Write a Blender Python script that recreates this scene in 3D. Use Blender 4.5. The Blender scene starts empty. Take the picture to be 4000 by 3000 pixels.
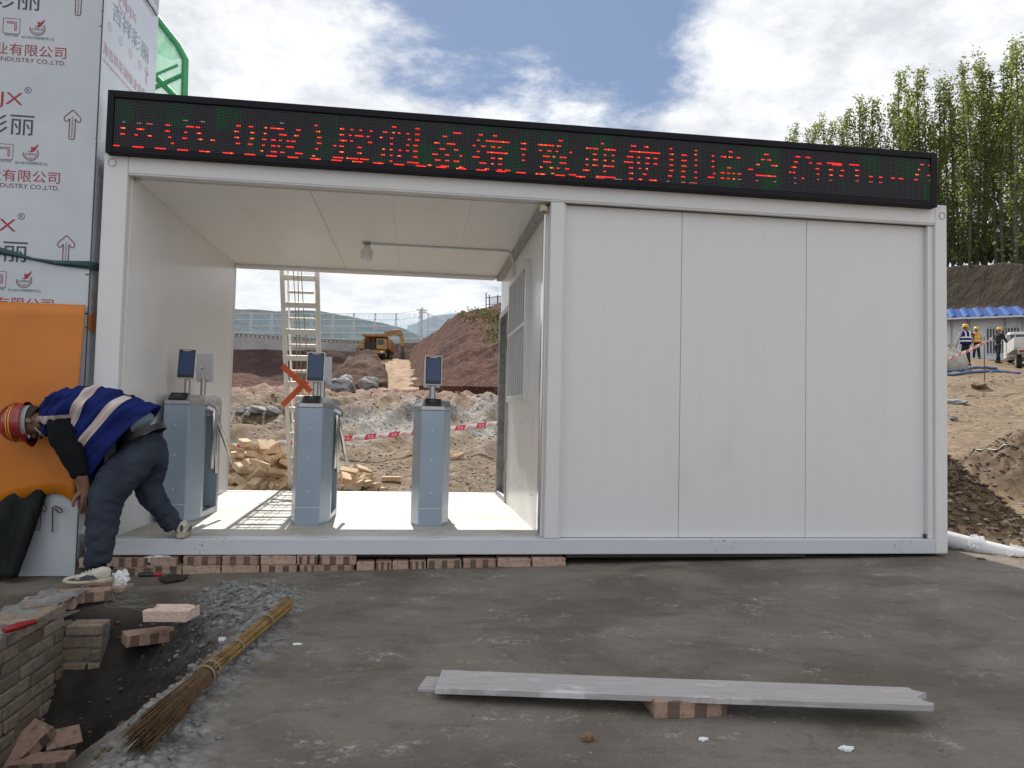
import bpy, bmesh, math, random
import numpy as np
from mathutils import Vector, Matrix, Euler
random.seed(7)
R = math.radians
S = bpy.context.scene
COL = S.collection

# ---------------------------------------------------------------- camera
F_PX = 2860.11                      # focal length in pixels of the 4000 px wide photograph
YAW, PITCH, ROLL = 0.1315, 0.0448, 0.0230
CAM = Vector((2.0658, -5.0489, 0.9489))
_f = Vector((math.sin(YAW)*math.cos(PITCH), math.cos(YAW)*math.cos(PITCH), math.sin(PITCH)))
_r0 = Vector((math.cos(YAW), -math.sin(YAW), 0)); _u0 = _r0.cross(_f)
_r = _r0*math.cos(ROLL) + _u0*math.sin(ROLL)
_u = -_r0*math.sin(ROLL) + _u0*math.cos(ROLL)
cd = bpy.data.cameras.new('camera'); cam = bpy.data.objects.new('camera', cd); COL.objects.link(cam)
cam.matrix_world = Matrix(((_r.x, _u.x, -_f.x, CAM.x), (_r.y, _u.y, -_f.y, CAM.y), (_r.z, _u.z, -_f.z, CAM.z), (0, 0, 0, 1)))
cd.sensor_width = 36; cd.sensor_fit = 'HORIZONTAL'; cd.lens = 36*F_PX/4000
cd.clip_start = .05; cd.clip_end = 6000
S.camera = cam

K = 4000/2212
def ray(px, py):
    return _f + _r*((px*K-2000)/F_PX) - _u*((py*K-1500)/F_PX)
def at(px, py, x=None, y=None, z=None):
    "survey helper: the point of the real place seen at a spot of the photo, on a known plane"
    d = ray(px, py)
    t = (y-CAM.y)/d.y if y is not None else (z-CAM.z)/d.z if z is not None else (x-CAM.x)/d.x
    return CAM + d*t

# ---------------------------------------------------------------- light
SUN_EL, SUN_AZ = R(42), R(-4)       # azimuth from +Y towards +X
sd = bpy.data.lights.new('sun', 'SUN'); sd.energy = 4.8; sd.angle = R(.5); sd.color = (1, .95, .86)
so = bpy.data.objects.new('sun', sd); COL.objects.link(so)
sdir = Vector((math.sin(SUN_AZ)*math.cos(SUN_EL), math.cos(SUN_AZ)*math.cos(SUN_EL), math.sin(SUN_EL)))
so.rotation_euler = sdir.to_track_quat('Z', 'Y').to_euler()
so.location = (0, 0, 60)

W = bpy.data.worlds.new('World'); S.world = W; W.use_nodes = True
S.view_settings.view_transform = 'Standard'; S.view_settings.look = 'None'
S.view_settings.exposure = 0.31; S.view_settings.gamma = 1.0
S.view_settings.use_curve_mapping = False

class NT:
    "tiny node-tree writer"
    def __init__(s, tree): s.t = tree; s.n = tree.nodes; s.l = tree.links
    def new(s, typ, **kw):
        n = s.n.new(typ)
        for k, v in kw.items(): setattr(n, k, v)
        return n
    def link(s, a, b): s.l.new(a, b)
    def put(s, sock, v):
        if hasattr(v, 'is_linked') or hasattr(v, 'links'): s.l.new(v, sock)
        elif isinstance(v, (tuple, list)) and len(v) == 3 and sock.type == 'RGBA': sock.default_value = (*v, 1)
        else: sock.default_value = v
    def math(s, op, a, b=0.0, c=None, clamp=False):
        n = s.new('ShaderNodeMath', operation=op, use_clamp=clamp)
        s.put(n.inputs[0], a); s.put(n.inputs[1], b)
        if c is not None: s.put(n.inputs[2], c)
        return n.outputs[0]
    def vmath(s, op, a, b=None, out=0):
        n = s.new('ShaderNodeVectorMath', operation=op)
        s.put(n.inputs[0], a)
        if b is not None: s.put(n.inputs[1], b)
        return n.outputs[out]
    def mix(s, fac, a, b, blend='MIX'):
        n = s.new('ShaderNodeMix', data_type='RGBA', blend_type=blend)
        s.put(n.inputs[0], fac); s.put(n.inputs[6], a); s.put(n.inputs[7], b)
        return n.outputs[2]
    def noise(s, vec, scale, detail=4, rough=.55, dist=0.0, out=0):
        n = s.new('ShaderNodeTexNoise')
        if vec is not None: s.put(n.inputs['Vector'], vec)
        n.inputs['Scale'].default_value = scale; n.inputs['Detail'].default_value = detail
        n.inputs['Roughness'].default_value = rough; n.inputs['Distortion'].default_value = dist
        return n.outputs[out]
    def ramp(s, fac, a, b, smooth=True):
        n = s.new('ShaderNodeMapRange', interpolation_type='SMOOTHSTEP' if smooth else 'LINEAR')
        s.put(n.inputs[0], fac); n.inputs[1].default_value = a; n.inputs[2].default_value = b
        return n.outputs[0]
    def mapping(s, vec, scale=(1, 1, 1), loc=(0, 0, 0), rot=(0, 0, 0)):
        n = s.new('ShaderNodeMapping')
        s.put(n.inputs[0], vec); n.inputs[1].default_value = loc; n.inputs[2].default_value = rot; n.inputs[3].default_value = scale
        return n.outputs[0]

# sky: Nishita daylight with broken cumulus laid over it by direction
w = NT(W.node_tree); W.node_tree.nodes.clear()
sky = w.new('ShaderNodeTexSky', sky_type='NISHITA', sun_disc=False, sun_elevation=SUN_EL, sun_rotation=SUN_AZ,
            altitude=2200, air_density=1.0, dust_density=.6, ozone_density=1.2)
tc = w.new('ShaderNodeTexCoord'); D = tc.outputs['Generated']
sep = w.new('ShaderNodeSeparateXYZ'); w.link(D, sep.inputs[0])
zz = w.math('ADD', w.math('MAXIMUM', sep.outputs[2], 0.0), .22)
cmb = w.new('ShaderNodeCombineXYZ')
w.put(cmb.inputs[0], w.math('DIVIDE', sep.outputs[0], zz)); w.put(cmb.inputs[1], w.math('DIVIDE', sep.outputs[1], zz))
P = cmb.outputs[0]
n1 = w.noise(P, 1.9, 12, .66, .25)
n2 = w.noise(w.vmath('ADD', P, (3.1, 7.7, 0)), 5.0, 8, .62)
def blob(px, py, k, amp):
    d = ray(px, py).normalized()
    dot = w.vmath('DOT_PRODUCT', D, tuple(d), out=1)
    return w.math('MULTIPLY', w.math('POWER', 2.71828, w.math('MULTIPLY', w.math('SUBTRACT', dot, 1.0), k)), amp)
mask = None
for b in ((620, 190, 22, .34), (1950, 190, 16, .32), (1350, 215, 90, .14), (1280, 200, 300, .06), (1160, 105, 1200, .12), (1190, 70, 40, -.10), (1420, 70, 150, -.06), (1120, 190, 150, .12), (700, 640, 30, .20), (420, 120, 60, .15), (1750, 90, 50, .15),
          (1030, 60, 45, -.32), (1300, 20, 80, -.22), (640, 20, 150, -.08), (1500, 10, 90, -.10), (2100, 30, 200, -.05)):
    t = blob(*b); mask = t if mask is None else w.math('ADD', mask, t)
dens = w.math('ADD', w.math('ADD', w.math('MULTIPLY', n1, .95), w.math('MULTIPLY', n2, .58)), mask)
over = w.math('MULTIPLY', w.math('MAXIMUM', w.ramp(sep.outputs[1], .35, -.25), w.ramp(sep.outputs[2], .62, .85)), .22)
cov = w.ramp(w.math('ADD', dens, over), .69, .95)
sh1 = w.ramp(w.noise(w.vmath('ADD', P, (1.3, 2.2, 0)), 2.2, 9, .62, .25), .38, .62)
sh2 = w.ramp(w.noise(w.vmath('ADD', P, (5.3, .2, 0)), 9.0, 8, .65), .36, .62)
shade = w.math('ADD', w.math('MULTIPLY', sh1, .6), w.math('MULTIPLY', sh2, .4))
cloud = w.mix(shade, (5.7, 5.9, 6.25), (9.2, 9.25, 9.3))
cloud = w.mix(w.math('MULTIPLY', w.ramp(sep.outputs[2], .26, .04), .8), cloud, (7.9, 8.2, 8.6))
skyc = w.mix(.72, sky.outputs[0], (1.95, 2.62, 3.95))
hz = w.ramp(sep.outputs[2], .30, 0.0)
skyc = w.mix(w.math('MULTIPLY', hz, .65), skyc, (5.6, 6.2, 7.0))
col = w.mix(w.math('MULTIPLY', cov, .96), skyc, cloud)
bg = w.new('ShaderNodeBackground'); w.link(col, bg.inputs[0]); bg.inputs[1].default_value = .105
wo = w.new('ShaderNodeOutputWorld'); w.link(bg.outputs[0], wo.inputs[0])

# ---------------------------------------------------------------- materials
M = {}
def mat(name, color, rough=.6, metal=0.0, var=.0, vscale=8.0, color2=None, bump=0.0, bscale=40.0, spec=.5, stretch=(1, 1, 1), cut=(.35, .7), emit=None, coat=0.0, detail=5):
    m = bpy.data.materials.new(name); m.use_nodes = True
    t = NT(m.node_tree); b = t.n['Principled BSDF']
    b.inputs['Roughness'].default_value = rough; b.inputs['Metallic'].default_value = metal
    b.inputs['Specular IOR Level'].default_value = spec; b.inputs['Coat Weight'].default_value = coat
    co = t.new('ShaderNodeTexCoord').outputs['Object']
    if stretch != (1, 1, 1): co = t.mapping(co, stretch)
    if var or color2:
        c2 = color2 or tuple(max(0, c*(1-var)) for c in color)
        f = t.ramp(t.noise(co, vscale, detail, .6), *cut)
        t.link(t.mix(f, color, c2), b.inputs['Base Color'])
    else: b.inputs['Base Color'].default_value = (*color, 1)
    if bump:
        bp = t.new('ShaderNodeBump'); bp.inputs['Strength'].default_value = bump; bp.inputs['Distance'].default_value = .02
        t.link(t.noise(co, bscale, 5, .6), bp.inputs['Height']); t.link(bp.outputs[0], b.inputs['Normal'])
    if emit:
        b.inputs['Emission Color'].default_value = (*emit[0], 1); b.inputs['Emission Strength'].default_value = emit[1]
    M[name] = m
    return m

mat('white_paint', (.67, .672, .685), .36, color2=(.62, .61, .60), vscale=1.6, cut=(.45, .85))
mat('grey_paint', (.55, .57, .60), .4, color2=(.40, .40, .41), vscale=3, cut=(.5, .85), bump=.05)
mat('galv', (.42, .43, .43), .42, .55, var=.35, vscale=14)
mat('steel', (.50, .51, .52), .30, .85, var=.2, vscale=6, stretch=(1, 1, .1))
mat('chrome', (.62, .61, .58), .16, 1.0)
mat('sky_sheen_red', (.52, .30, .34), .3)  # red and maroon print paled to imitate sky reflection on the side film
mat('sky_sheen_navy', (.27, .31, .38), .3)  # navy print lightened the same way, sky reflection put into the colour
mat('pillar_film', (.28, .355, .44), .26, .2, color2=(.34, .41, .48), vscale=2.2, coat=.1)
mat('black_box', (.008, .008, .013), .6, var=.0, bump=.05, spec=.2)
mat('black_plastic', (.015, .015, .018), .4)
mat('dark_line', (.06, .06, .06), .7)
mat('seal', (.25, .25, .25), .7)
mat('foam', (.72, .66, .48), .9, bump=.5, bscale=60)
mat('screen', (.012, .02, .045), .12, color2=(.02, .035, .08), vscale=14, emit=((.03, .08, .22), .13))
mat('led_on', (.2, .01, .005), .5, emit=((1.0, .02, .012), 1.7))
mat('led_hot', (.2, .05, .005), .5, emit=((1.0, .22, .03), 1.8))
mat('led_mid', (.2, .02, .02), .5, emit=((1.0, .16, .12), .9))
mat('led_dim', (.2, .1, .1), .5, emit=((.75, .45, .40), .5))
mat('lamp_glass', (.78, .78, .76), .3)
mat('orange_sheet', (.56, .175, .008), .32, color2=(.49, .145, .006), vscale=2)
mat('pale_brick', (.66, .52, .44), .92, color2=(.46, .33, .27), vscale=24, cut=(.5, .75), bump=.5, bscale=60)
mat('film', (.52, .56, .61), .24, color2=(.47, .51, .565), vscale=2.5, bump=.04, bscale=6)
mat('print_red', (.32, .02, .03), .45)
mat('print_navy', (.03, .05, .07), .45)
mat('print_maroon', (.16, .035, .06), .45)
mat('print_pink', (.42, .16, .24), .45)
mat('print_green', (.05, .16, .12), .5)
mat('tarp', (.004, .006, .006), .7, spec=.2, color2=(.010, .015, .013), vscale=5, stretch=(3, 3, .5), bump=.4, bscale=9)
mat('strap', (.03, .075, .085), .6, var=.3, vscale=30, stretch=(1, 1, 6))
mat('vest_blue', (.010, .022, .15), .85, color2=(.008, .014, .09), vscale=6, bump=.25, bscale=14, spec=.2)
mat('reflective', (.62, .52, .50), .55, color2=(.52, .44, .42), vscale=12, bump=.15, bscale=30)
mat('black_cloth', (.008, .010, .012), .9, bump=.2, bscale=20, spec=.15)
mat('jeans', (.042, .053, .075), .9, color2=(.028, .036, .054), vscale=7, bump=.35, bscale=22, spec=.15)
mat('undershirt', (.22, .30, .36), .9, bump=.2)
mat('leather', (.02, .018, .018), .5)
mat('skin', (.22, .115, .072), .6, color2=(.18, .085, .055), vscale=10)
mat('hair', (.012, .010, .009), .6, bump=.5, bscale=80)
mat('helmet_red', (.26, .010, .014), .25, coat=.4, var=.35, vscale=7)
mat('helmet_yellow', (.68, .36, .015), .35)
mat('yellow_line', (.72, .34, .02), .5)
mat('shoe_white', (.55, .53, .46), .7, color2=(.36, .33, .26), vscale=16, bump=.1)
mat('shoe_dark', (.05, .065, .09), .8)
mat('shoe_sole', (.48, .43, .32), .8, color2=(.3, .25, .16), vscale=20)
mat('pile_brick', (.60, .45, .30), .9, color2=(.46, .32, .20), vscale=9, bump=.4, bscale=60)
mat('mortar', (.26, .26, .25), .95, color2=(.13, .13, .13), vscale=9, bump=.7, bscale=50)
mat('bamboo', (.29, .175, .05), .55, color2=(.16, .09, .025), vscale=20, stretch=(1, 1, 1))
mat('bristle', (.135, .078, .030), .85, color2=(.07, .040, .016), vscale=30)
mat('wire', (.20, .20, .15), .6)
mat('white_junk', (.75, .76, .78), .8, bump=.4, bscale=50)
mat('trowel_red', (.26, .012, .02), .4)
mat('trowel_steel', (.16, .15, .14), .6, .5, var=.5, vscale=30)
mat('timber_dark', (.03, .026, .02), .9, var=.4, vscale=20)
mat('rock', (.33, .34, .345), .9, color2=(.18, .185, .19), vscale=1.5, bump=.8, bscale=5)
mat('gravel', (.30, .285, .265), .95, color2=(.20, .165, .13), vscale=3)
mat('dark_clod', (.12, .082, .050), .98, color2=(.07, .047, .03), vscale=4, bump=.6, bscale=20)
mat('clod', (.22, .155, .10), .98, color2=(.15, .09, .05), vscale=4, bump=.6, bscale=20)
mat('ladder_paint', (.74, .72, .66), .5, color2=(.46, .36, .18), vscale=5, cut=(.66, .76))
mat('rope', (.40, .33, .20), .9)
mat('warn_orange', (.62, .11, .03), .5, color2=(.50, .08, .02), vscale=9)
mat('tape_white', (.75, .72, .70), .45)
mat('tape_red', (.66, .02, .08), .45)
mat('machine_yellow', (.40, .225, .055), .6, color2=(.28, .17, .08), vscale=.8)
mat('machine_orange', (.30, .135, .045), .5, var=.3, vscale=.8)
mat('machine_dark', (.02, .02, .022), .6)
mat('rubber', (.018, .018, .018), .85)
mat('glass_dark', (.03, .04, .05), .1)
mat('concrete_wall', (.40, .40, .41), .9, color2=(.30, .30, .31), vscale=.4)
mat('far_brick', (.30, .22, .14), .95, color2=(.12, .10, .08), vscale=3)
mat('far_steel', (.55, .58, .60), .5)
mat('fence_dark', (.05, .06, .08), .6)
mat('fence_blue', (.10, .25, .45), .6)
mat('roof_blue', (.045, .11, .34), .35)
mat('prefab_white', (.60, .65, .70), .5, var=.08, vscale=1)
mat('pvc', (.66, .66, .68), .25, var=.06, vscale=5)
mat('pvc_print', (.20, .34, .55), .5)
mat('sack', (.46, .44, .38), .85, color2=(.30, .29, .25), vscale=3, bump=.6, bscale=6)
mat('hose_blue', (.06, .12, .26), .45)
mat('truck_white', (.60, .60, .58), .4, var=.2, vscale=2)
mat('truck_print', (.07, .24, .42), .5)
mat('stake', (.10, .06, .04), .8)
mat('hoodie_grey', (.33, .34, .34), .9)
mat('trouser_black', (.012, .013, .016), .9)
mat('vest_orange', (.66, .20, .05), .8)
mat('vest_lime', (.55, .62, .18), .8)
mat('bark', (.13, .125, .095), .9, color2=(.075, .072, .055), vscale=2, bump=.5, bscale=8)
mat('net_frame', (.05, .30, .12), .6)

def leaf_mat(name, c1, c2, trans):
    m = bpy.data.materials.new(name); m.use_nodes = True; t = NT(m.node_tree); b = t.n['Principled BSDF']
    g = t.new('ShaderNodeNewGeometry'); oi = t.new('ShaderNodeObjectInfo')
    f = t.math('ADD', t.math('MULTIPLY', g.outputs['Random Per Island'], .75), t.math('MULTIPLY', oi.outputs['Random'], .35), clamp=True)
    c = t.mix(f, c1, c2); t.link(c, b.inputs['Base Color']); b.inputs['Roughness'].default_value = .65
    b.inputs['Specular IOR Level'].default_value = .25
    tr = t.new('ShaderNodeBsdfTranslucent'); t.link(t.mix(.35, c, (.30, .34, .04)), tr.inputs[0])
    mx = t.new('ShaderNodeMixShader'); mx.inputs[0].default_value = trans
    t.link(b.outputs[0], mx.inputs[1]); t.link(tr.outputs[0], mx.inputs[2])
    t.link(mx.outputs[0], t.n['Material Output'].inputs[0]); M[name] = m
leaf_mat('poplar_leaf', (.080, .125, .040), (.245, .27, .080), .55)
leaf_mat('bush_leaf', (.045, .065, .022), (.095, .115, .038), .25)

def net_mat(name, color, alpha, trans=.3):
    m = bpy.data.materials.new(name); m.use_nodes = True; t = NT(m.node_tree); b = t.n['Principled BSDF']
    b.inputs['Base Color'].default_value = (*color, 1); b.inputs['Roughness'].default_value = .7
    co = t.new('ShaderNodeTexCoord').outputs['Object']
    f = t.math('MULTIPLY', t.ramp(t.noise(t.mapping(co, (1, 1, .35)), 5, 5, .65), .3, .75), .35)
    tl = t.new('ShaderNodeBsdfTranslucent'); tl.inputs[0].default_value = (*color, 1)
    m1 = t.new('ShaderNodeMixShader'); m1.inputs[0].default_value = trans
    t.link(b.outputs[0], m1.inputs[1]); t.link(tl.outputs[0], m1.inputs[2])
    tp = t.new('ShaderNodeBsdfTransparent'); m2 = t.new('ShaderNodeMixShader')
    t.link(t.math('ADD', f, alpha, clamp=True), m2.inputs[0]); t.link(tp.outputs[0], m2.inputs[1]); t.link(m1.outputs[0], m2.inputs[2])
    t.link(m2.outputs[0], t.n['Material Output'].inputs[0]); M[name] = m
net_mat('green_net', (.10, .45, .22), .30, .6)
net_mat('blue_net', (.16, .33, .45), .12, .4)
net_mat('clear_wrap', (.75, .77, .80), .25, .4)

# insulated wall panel: white paint with fine pressed ribs
def panel_mat(name, col, axis, period, strength, rough):
    m = bpy.data.materials.new(name); m.use_nodes = True; t = NT(m.node_tree); b = t.n['Principled BSDF']
    co = t.new('ShaderNodeTexCoord').outputs['Object']
    sp = t.new('ShaderNodeSeparateXYZ'); t.link(co, sp.inputs[0])
    fr = t.math('FRACT', t.math('DIVIDE', sp.outputs[axis], period))
    e = t.math('ABSOLUTE', t.math('SUBTRACT', fr, .5))
    h = t.ramp(e, .44, .49)
    bp = t.new('ShaderNodeBump'); bp.inputs['Strength'].default_value = strength; bp.inputs['Distance'].default_value = .004
    wob = t.noise(co, 1.6, 2, .5)
    t.link(t.math('ADD', h, t.math('MULTIPLY', wob, .8)), bp.inputs['Height']); t.link(bp.outputs[0], b.inputs['Normal'])
    dirt = t.ramp(t.noise(t.mapping(co, (1, 1, .25)), 3, 6, .6), .52, .9)
    t.link(t.mix(t.math('MULTIPLY', dirt, .35), col, (.52, .48, .42)), b.inputs['Base Color'])
    b.inputs['Roughness'].default_value = rough; M[name] = m
panel_mat('panel_front', (.67, .672, .685), 0, .243, .4, .34)
panel_mat('panel_side', (.80, .80, .80), 1, .085, .6, .28)
panel_mat('panel_ceiling', (.82, .82, .81), 0, .19, .2, .33)

# steel floor plate, dusty, with tread lozenges
m = bpy.data.materials.new('floor_plate'); m.use_nodes = True; t = NT(m.node_tree); b = t.n['Principled BSDF']
co = t.new('ShaderNodeTexCoord').outputs['Object']
dust = t.ramp(t.noise(co, 2.4, 8, .65), .38, .66)
br = t.new('ShaderNodeTexBrick'); t.link(t.mapping(co, (1, 1, 1)), br.inputs['Vector'])
br.inputs['Scale'].default_value = 12; br.inputs['Mortar Size'].default_value = .03; br.inputs['Mortar Smooth'].default_value = .4
c0 = t.mix(dust, (.54, .53, .51), (.42, .375, .315)); c0 = t.mix(t.ramp(t.noise(co, 22, 5, .7), .52, .8), c0, (.30, .25, .19))
t.link(c0, b.inputs['Base Color'])
b.inputs['Roughness'].default_value = .6
bp = t.new('ShaderNodeBump'); bp.inputs['Strength'].default_value = .35; bp.inputs['Distance'].default_value = .004
t.link(br.outputs['Fac'], bp.inputs['Height']); t.link(bp.outputs[0], b.inputs['Normal']); M['floor_plate'] = m

# front sill: grey paint with rust runs, splashes
m = bpy.data.materials.new('sill_paint'); m.use_nodes = True; t = NT(m.node_tree); b = t.n['Principled BSDF']
co = t.new('ShaderNodeTexCoord').outputs['Object']
runs = t.ramp(t.noise(t.mapping(co, (26, 1, 1.2)), 1.0, 4, .7), .60, .74)
zone = t.ramp(t.noise(t.mapping(co, (1.3, 1, 1)), 1.0, 2, .5), .45, .7)
spl = t.math('MULTIPLY', t.ramp(t.noise(co, 38, 4, .7), .55, .66), t.ramp(t.noise(co, 2.0, 2, .5), .55, .68))
c0 = t.mix(t.math('MULTIPLY', runs, zone), (.55, .57, .61), (.24, .21, .19)); c0 = t.mix(spl, c0, (.20, .17, .15))
t.link(c0, b.inputs['Base Color']); b.inputs['Roughness'].default_value = .42; M['sill_paint'] = m

# burnt pattern of the clay bricks
m = bpy.data.materials.new('patterned_brick'); m.use_nodes = True; t = NT(m.node_tree); b = t.n['Principled BSDF']
tcn = t.new('ShaderNodeTexCoord'); oi = t.new('ShaderNodeObjectInfo')
sp = t.new('ShaderNodeSeparateXYZ'); t.link(tcn.outputs['Object'], sp.inputs[0])
ph = t.math('ADD', t.math('MULTIPLY', sp.outputs[0], 10.5), t.math('MULTIPLY', oi.outputs['Random'], 3.0))
nz_ = t.new('ShaderNodeSeparateXYZ'); t.link(tcn.outputs['Normal'], nz_.inputs[0])
sq = t.ramp(t.math('ABSOLUTE', t.math('SUBTRACT', t.math('FRACT', ph), .5)), .25, .29)
sq = t.math('MULTIPLY', sq, t.ramp(t.math('ABSOLUTE', nz_.outputs[2]), .8, .3))
on = t.math('GREATER_THAN', oi.outputs['Random'], .28)
sh = t.mix(t.math('MULTIPLY', sq, on), (.44, .31, .24), (.095, .068, .058))
sh = t.mix(t.math('MULTIPLY', oi.outputs['Random'], .45), sh, (.20, .12, .085))
sh = t.mix(t.ramp(t.noise(tcn.outputs['Object'], 26, 5, .7), .46, .75), sh, (.13, .10, .085))
t.link(sh, b.inputs['Base Color']); b.inputs['Roughness'].default_value = .92
bp = t.new('ShaderNodeBump'); bp.inputs['Strength'].default_value = .5; bp.inputs['Distance'].default_value = .006
t.link(t.noise(tcn.outputs['Object'], 70, 4, .7), bp.inputs['Height']); t.link(bp.outputs[0], b.inputs['Normal']); M['patterned_brick'] = m

# weathered shuttering board with grain, cement film and rust marks
m = bpy.data.materials.new('old_board'); m.use_nodes = True; t = NT(m.node_tree); b = t.n['Principled BSDF']
co = t.new('ShaderNodeTexCoord').outputs['Object']
gr = t.ramp(t.noise(t.mapping(co, (1.1, 60, 60)), 2.0, 9, .78, .3), .30, .72)
c0 = t.mix(gr, (.44, .425, .43), (.32, .295, .29))
c0 = t.mix(t.ramp(t.noise(t.mapping(co, (1, 2.5, 1)), 3.2, 7, .7), .52, .68), c0, (.60, .605, .63))
c0 = t.mix(t.ramp(t.noise(t.mapping(co, (1, 1.5, 1), (5, 0, 0)), 4.2, 8, .75), .62, .72), c0, (.13, .085, .07))
t.link(c0, b.inputs['Base Color']); b.inputs['Roughness'].default_value = .8
bp = t.new('ShaderNodeBump'); bp.inputs['Strength'].default_value = .4; bp.inputs['Distance'].default_value = .004
t.link(gr, bp.inputs['Height']); t.link(bp.outputs[0], b.inputs['Normal']); M['old_board'] = m
# bricks of the pit wall, tone by brick
m = bpy.data.materials.new('wall_brick'); m.use_nodes = True; t = NT(m.node_tree); b = t.n['Principled BSDF']
g = t.new('ShaderNodeNewGeometry'); co = t.new('ShaderNodeTexCoord').outputs['Object']
c0 = t.mix(g.outputs['Random Per Island'], (.17, .128, .09), (.31, .255, .19))
c0 = t.mix(t.ramp(t.noise(co, 24, 6, .72), .44, .74), c0, (.10, .09, .075)); c0 = t.mix(t.ramp(t.noise(co, 3, 4, .6), .5, .75), c0, (.15, .14, .12))
t.link(c0, b.inputs['Base Color']); b.inputs['Roughness'].default_value = .95
bp = t.new('ShaderNodeBump'); bp.inputs['Strength'].default_value = .5; bp.inputs['Distance'].default_value = .006
t.link(t.noise(co, 60, 4, .7), bp.inputs['Height']); t.link(bp.outputs[0], b.inputs['Normal']); M['wall_brick'] = m
# face of the running-text board: a grid of unlit diodes over black, a green cast per module
m = bpy.data.materials.new('led_face'); m.use_nodes = True; t = NT(m.node_tree); b = t.n['Principled BSDF']
co = t.new('ShaderNodeTexCoord').outputs['Object']; sp = t.new('ShaderNodeSeparateXYZ'); t.link(co, sp.inputs[0])
PITCH_LED = .009906
fx = t.math('SUBTRACT', t.math('FRACT', t.math('DIVIDE', sp.outputs[0], PITCH_LED)), .5)
fz = t.math('SUBTRACT', t.math('FRACT', t.math('DIVIDE', sp.outputs[2], PITCH_LED)), .5)
rr = t.math('SQRT', t.math('ADD', t.math('MULTIPLY', fx, fx), t.math('MULTIPLY', fz, fz)))
dot = t.ramp(rr, .34, .20)
def cells(nx, nz, o):
    fl = t.new('ShaderNodeCombineXYZ'); t.link(t.math('FLOOR', t.math('ADD', t.math('MULTIPLY', sp.outputs[0], nx), o)), fl.inputs[0]); t.link(t.math('FLOOR', t.math('ADD', t.math('MULTIPLY', sp.outputs[2], nz), o)), fl.inputs[1])
    wn = t.new('ShaderNodeTexWhiteNoise', noise_dimensions='2D'); t.link(fl.outputs[0], wn.inputs['Vector']); return wn.outputs['Value']
gsel = t.math('MULTIPLY', t.ramp(t.math('ADD', t.math('MULTIPLY', cells(6.31, 6.31, 0), .7), t.math('MULTIPLY', cells(6.31*2, 3.15, .5), .3)), .46, .80), t.ramp(t.noise(co, 2.5, 2, .5), .35, .6))
dotc = t.mix(gsel, (.085, .080, .092), (.045, .15, .085)); basec = t.mix(gsel, (.005, .004, .008), (.002, .012, .006))
t.link(t.mix(dot, basec, dotc), b.inputs['Base Color']); b.inputs['Roughness'].default_value = .6; b.inputs['Specular IOR Level'].default_value = .2; M['led_face'] = m
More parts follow.
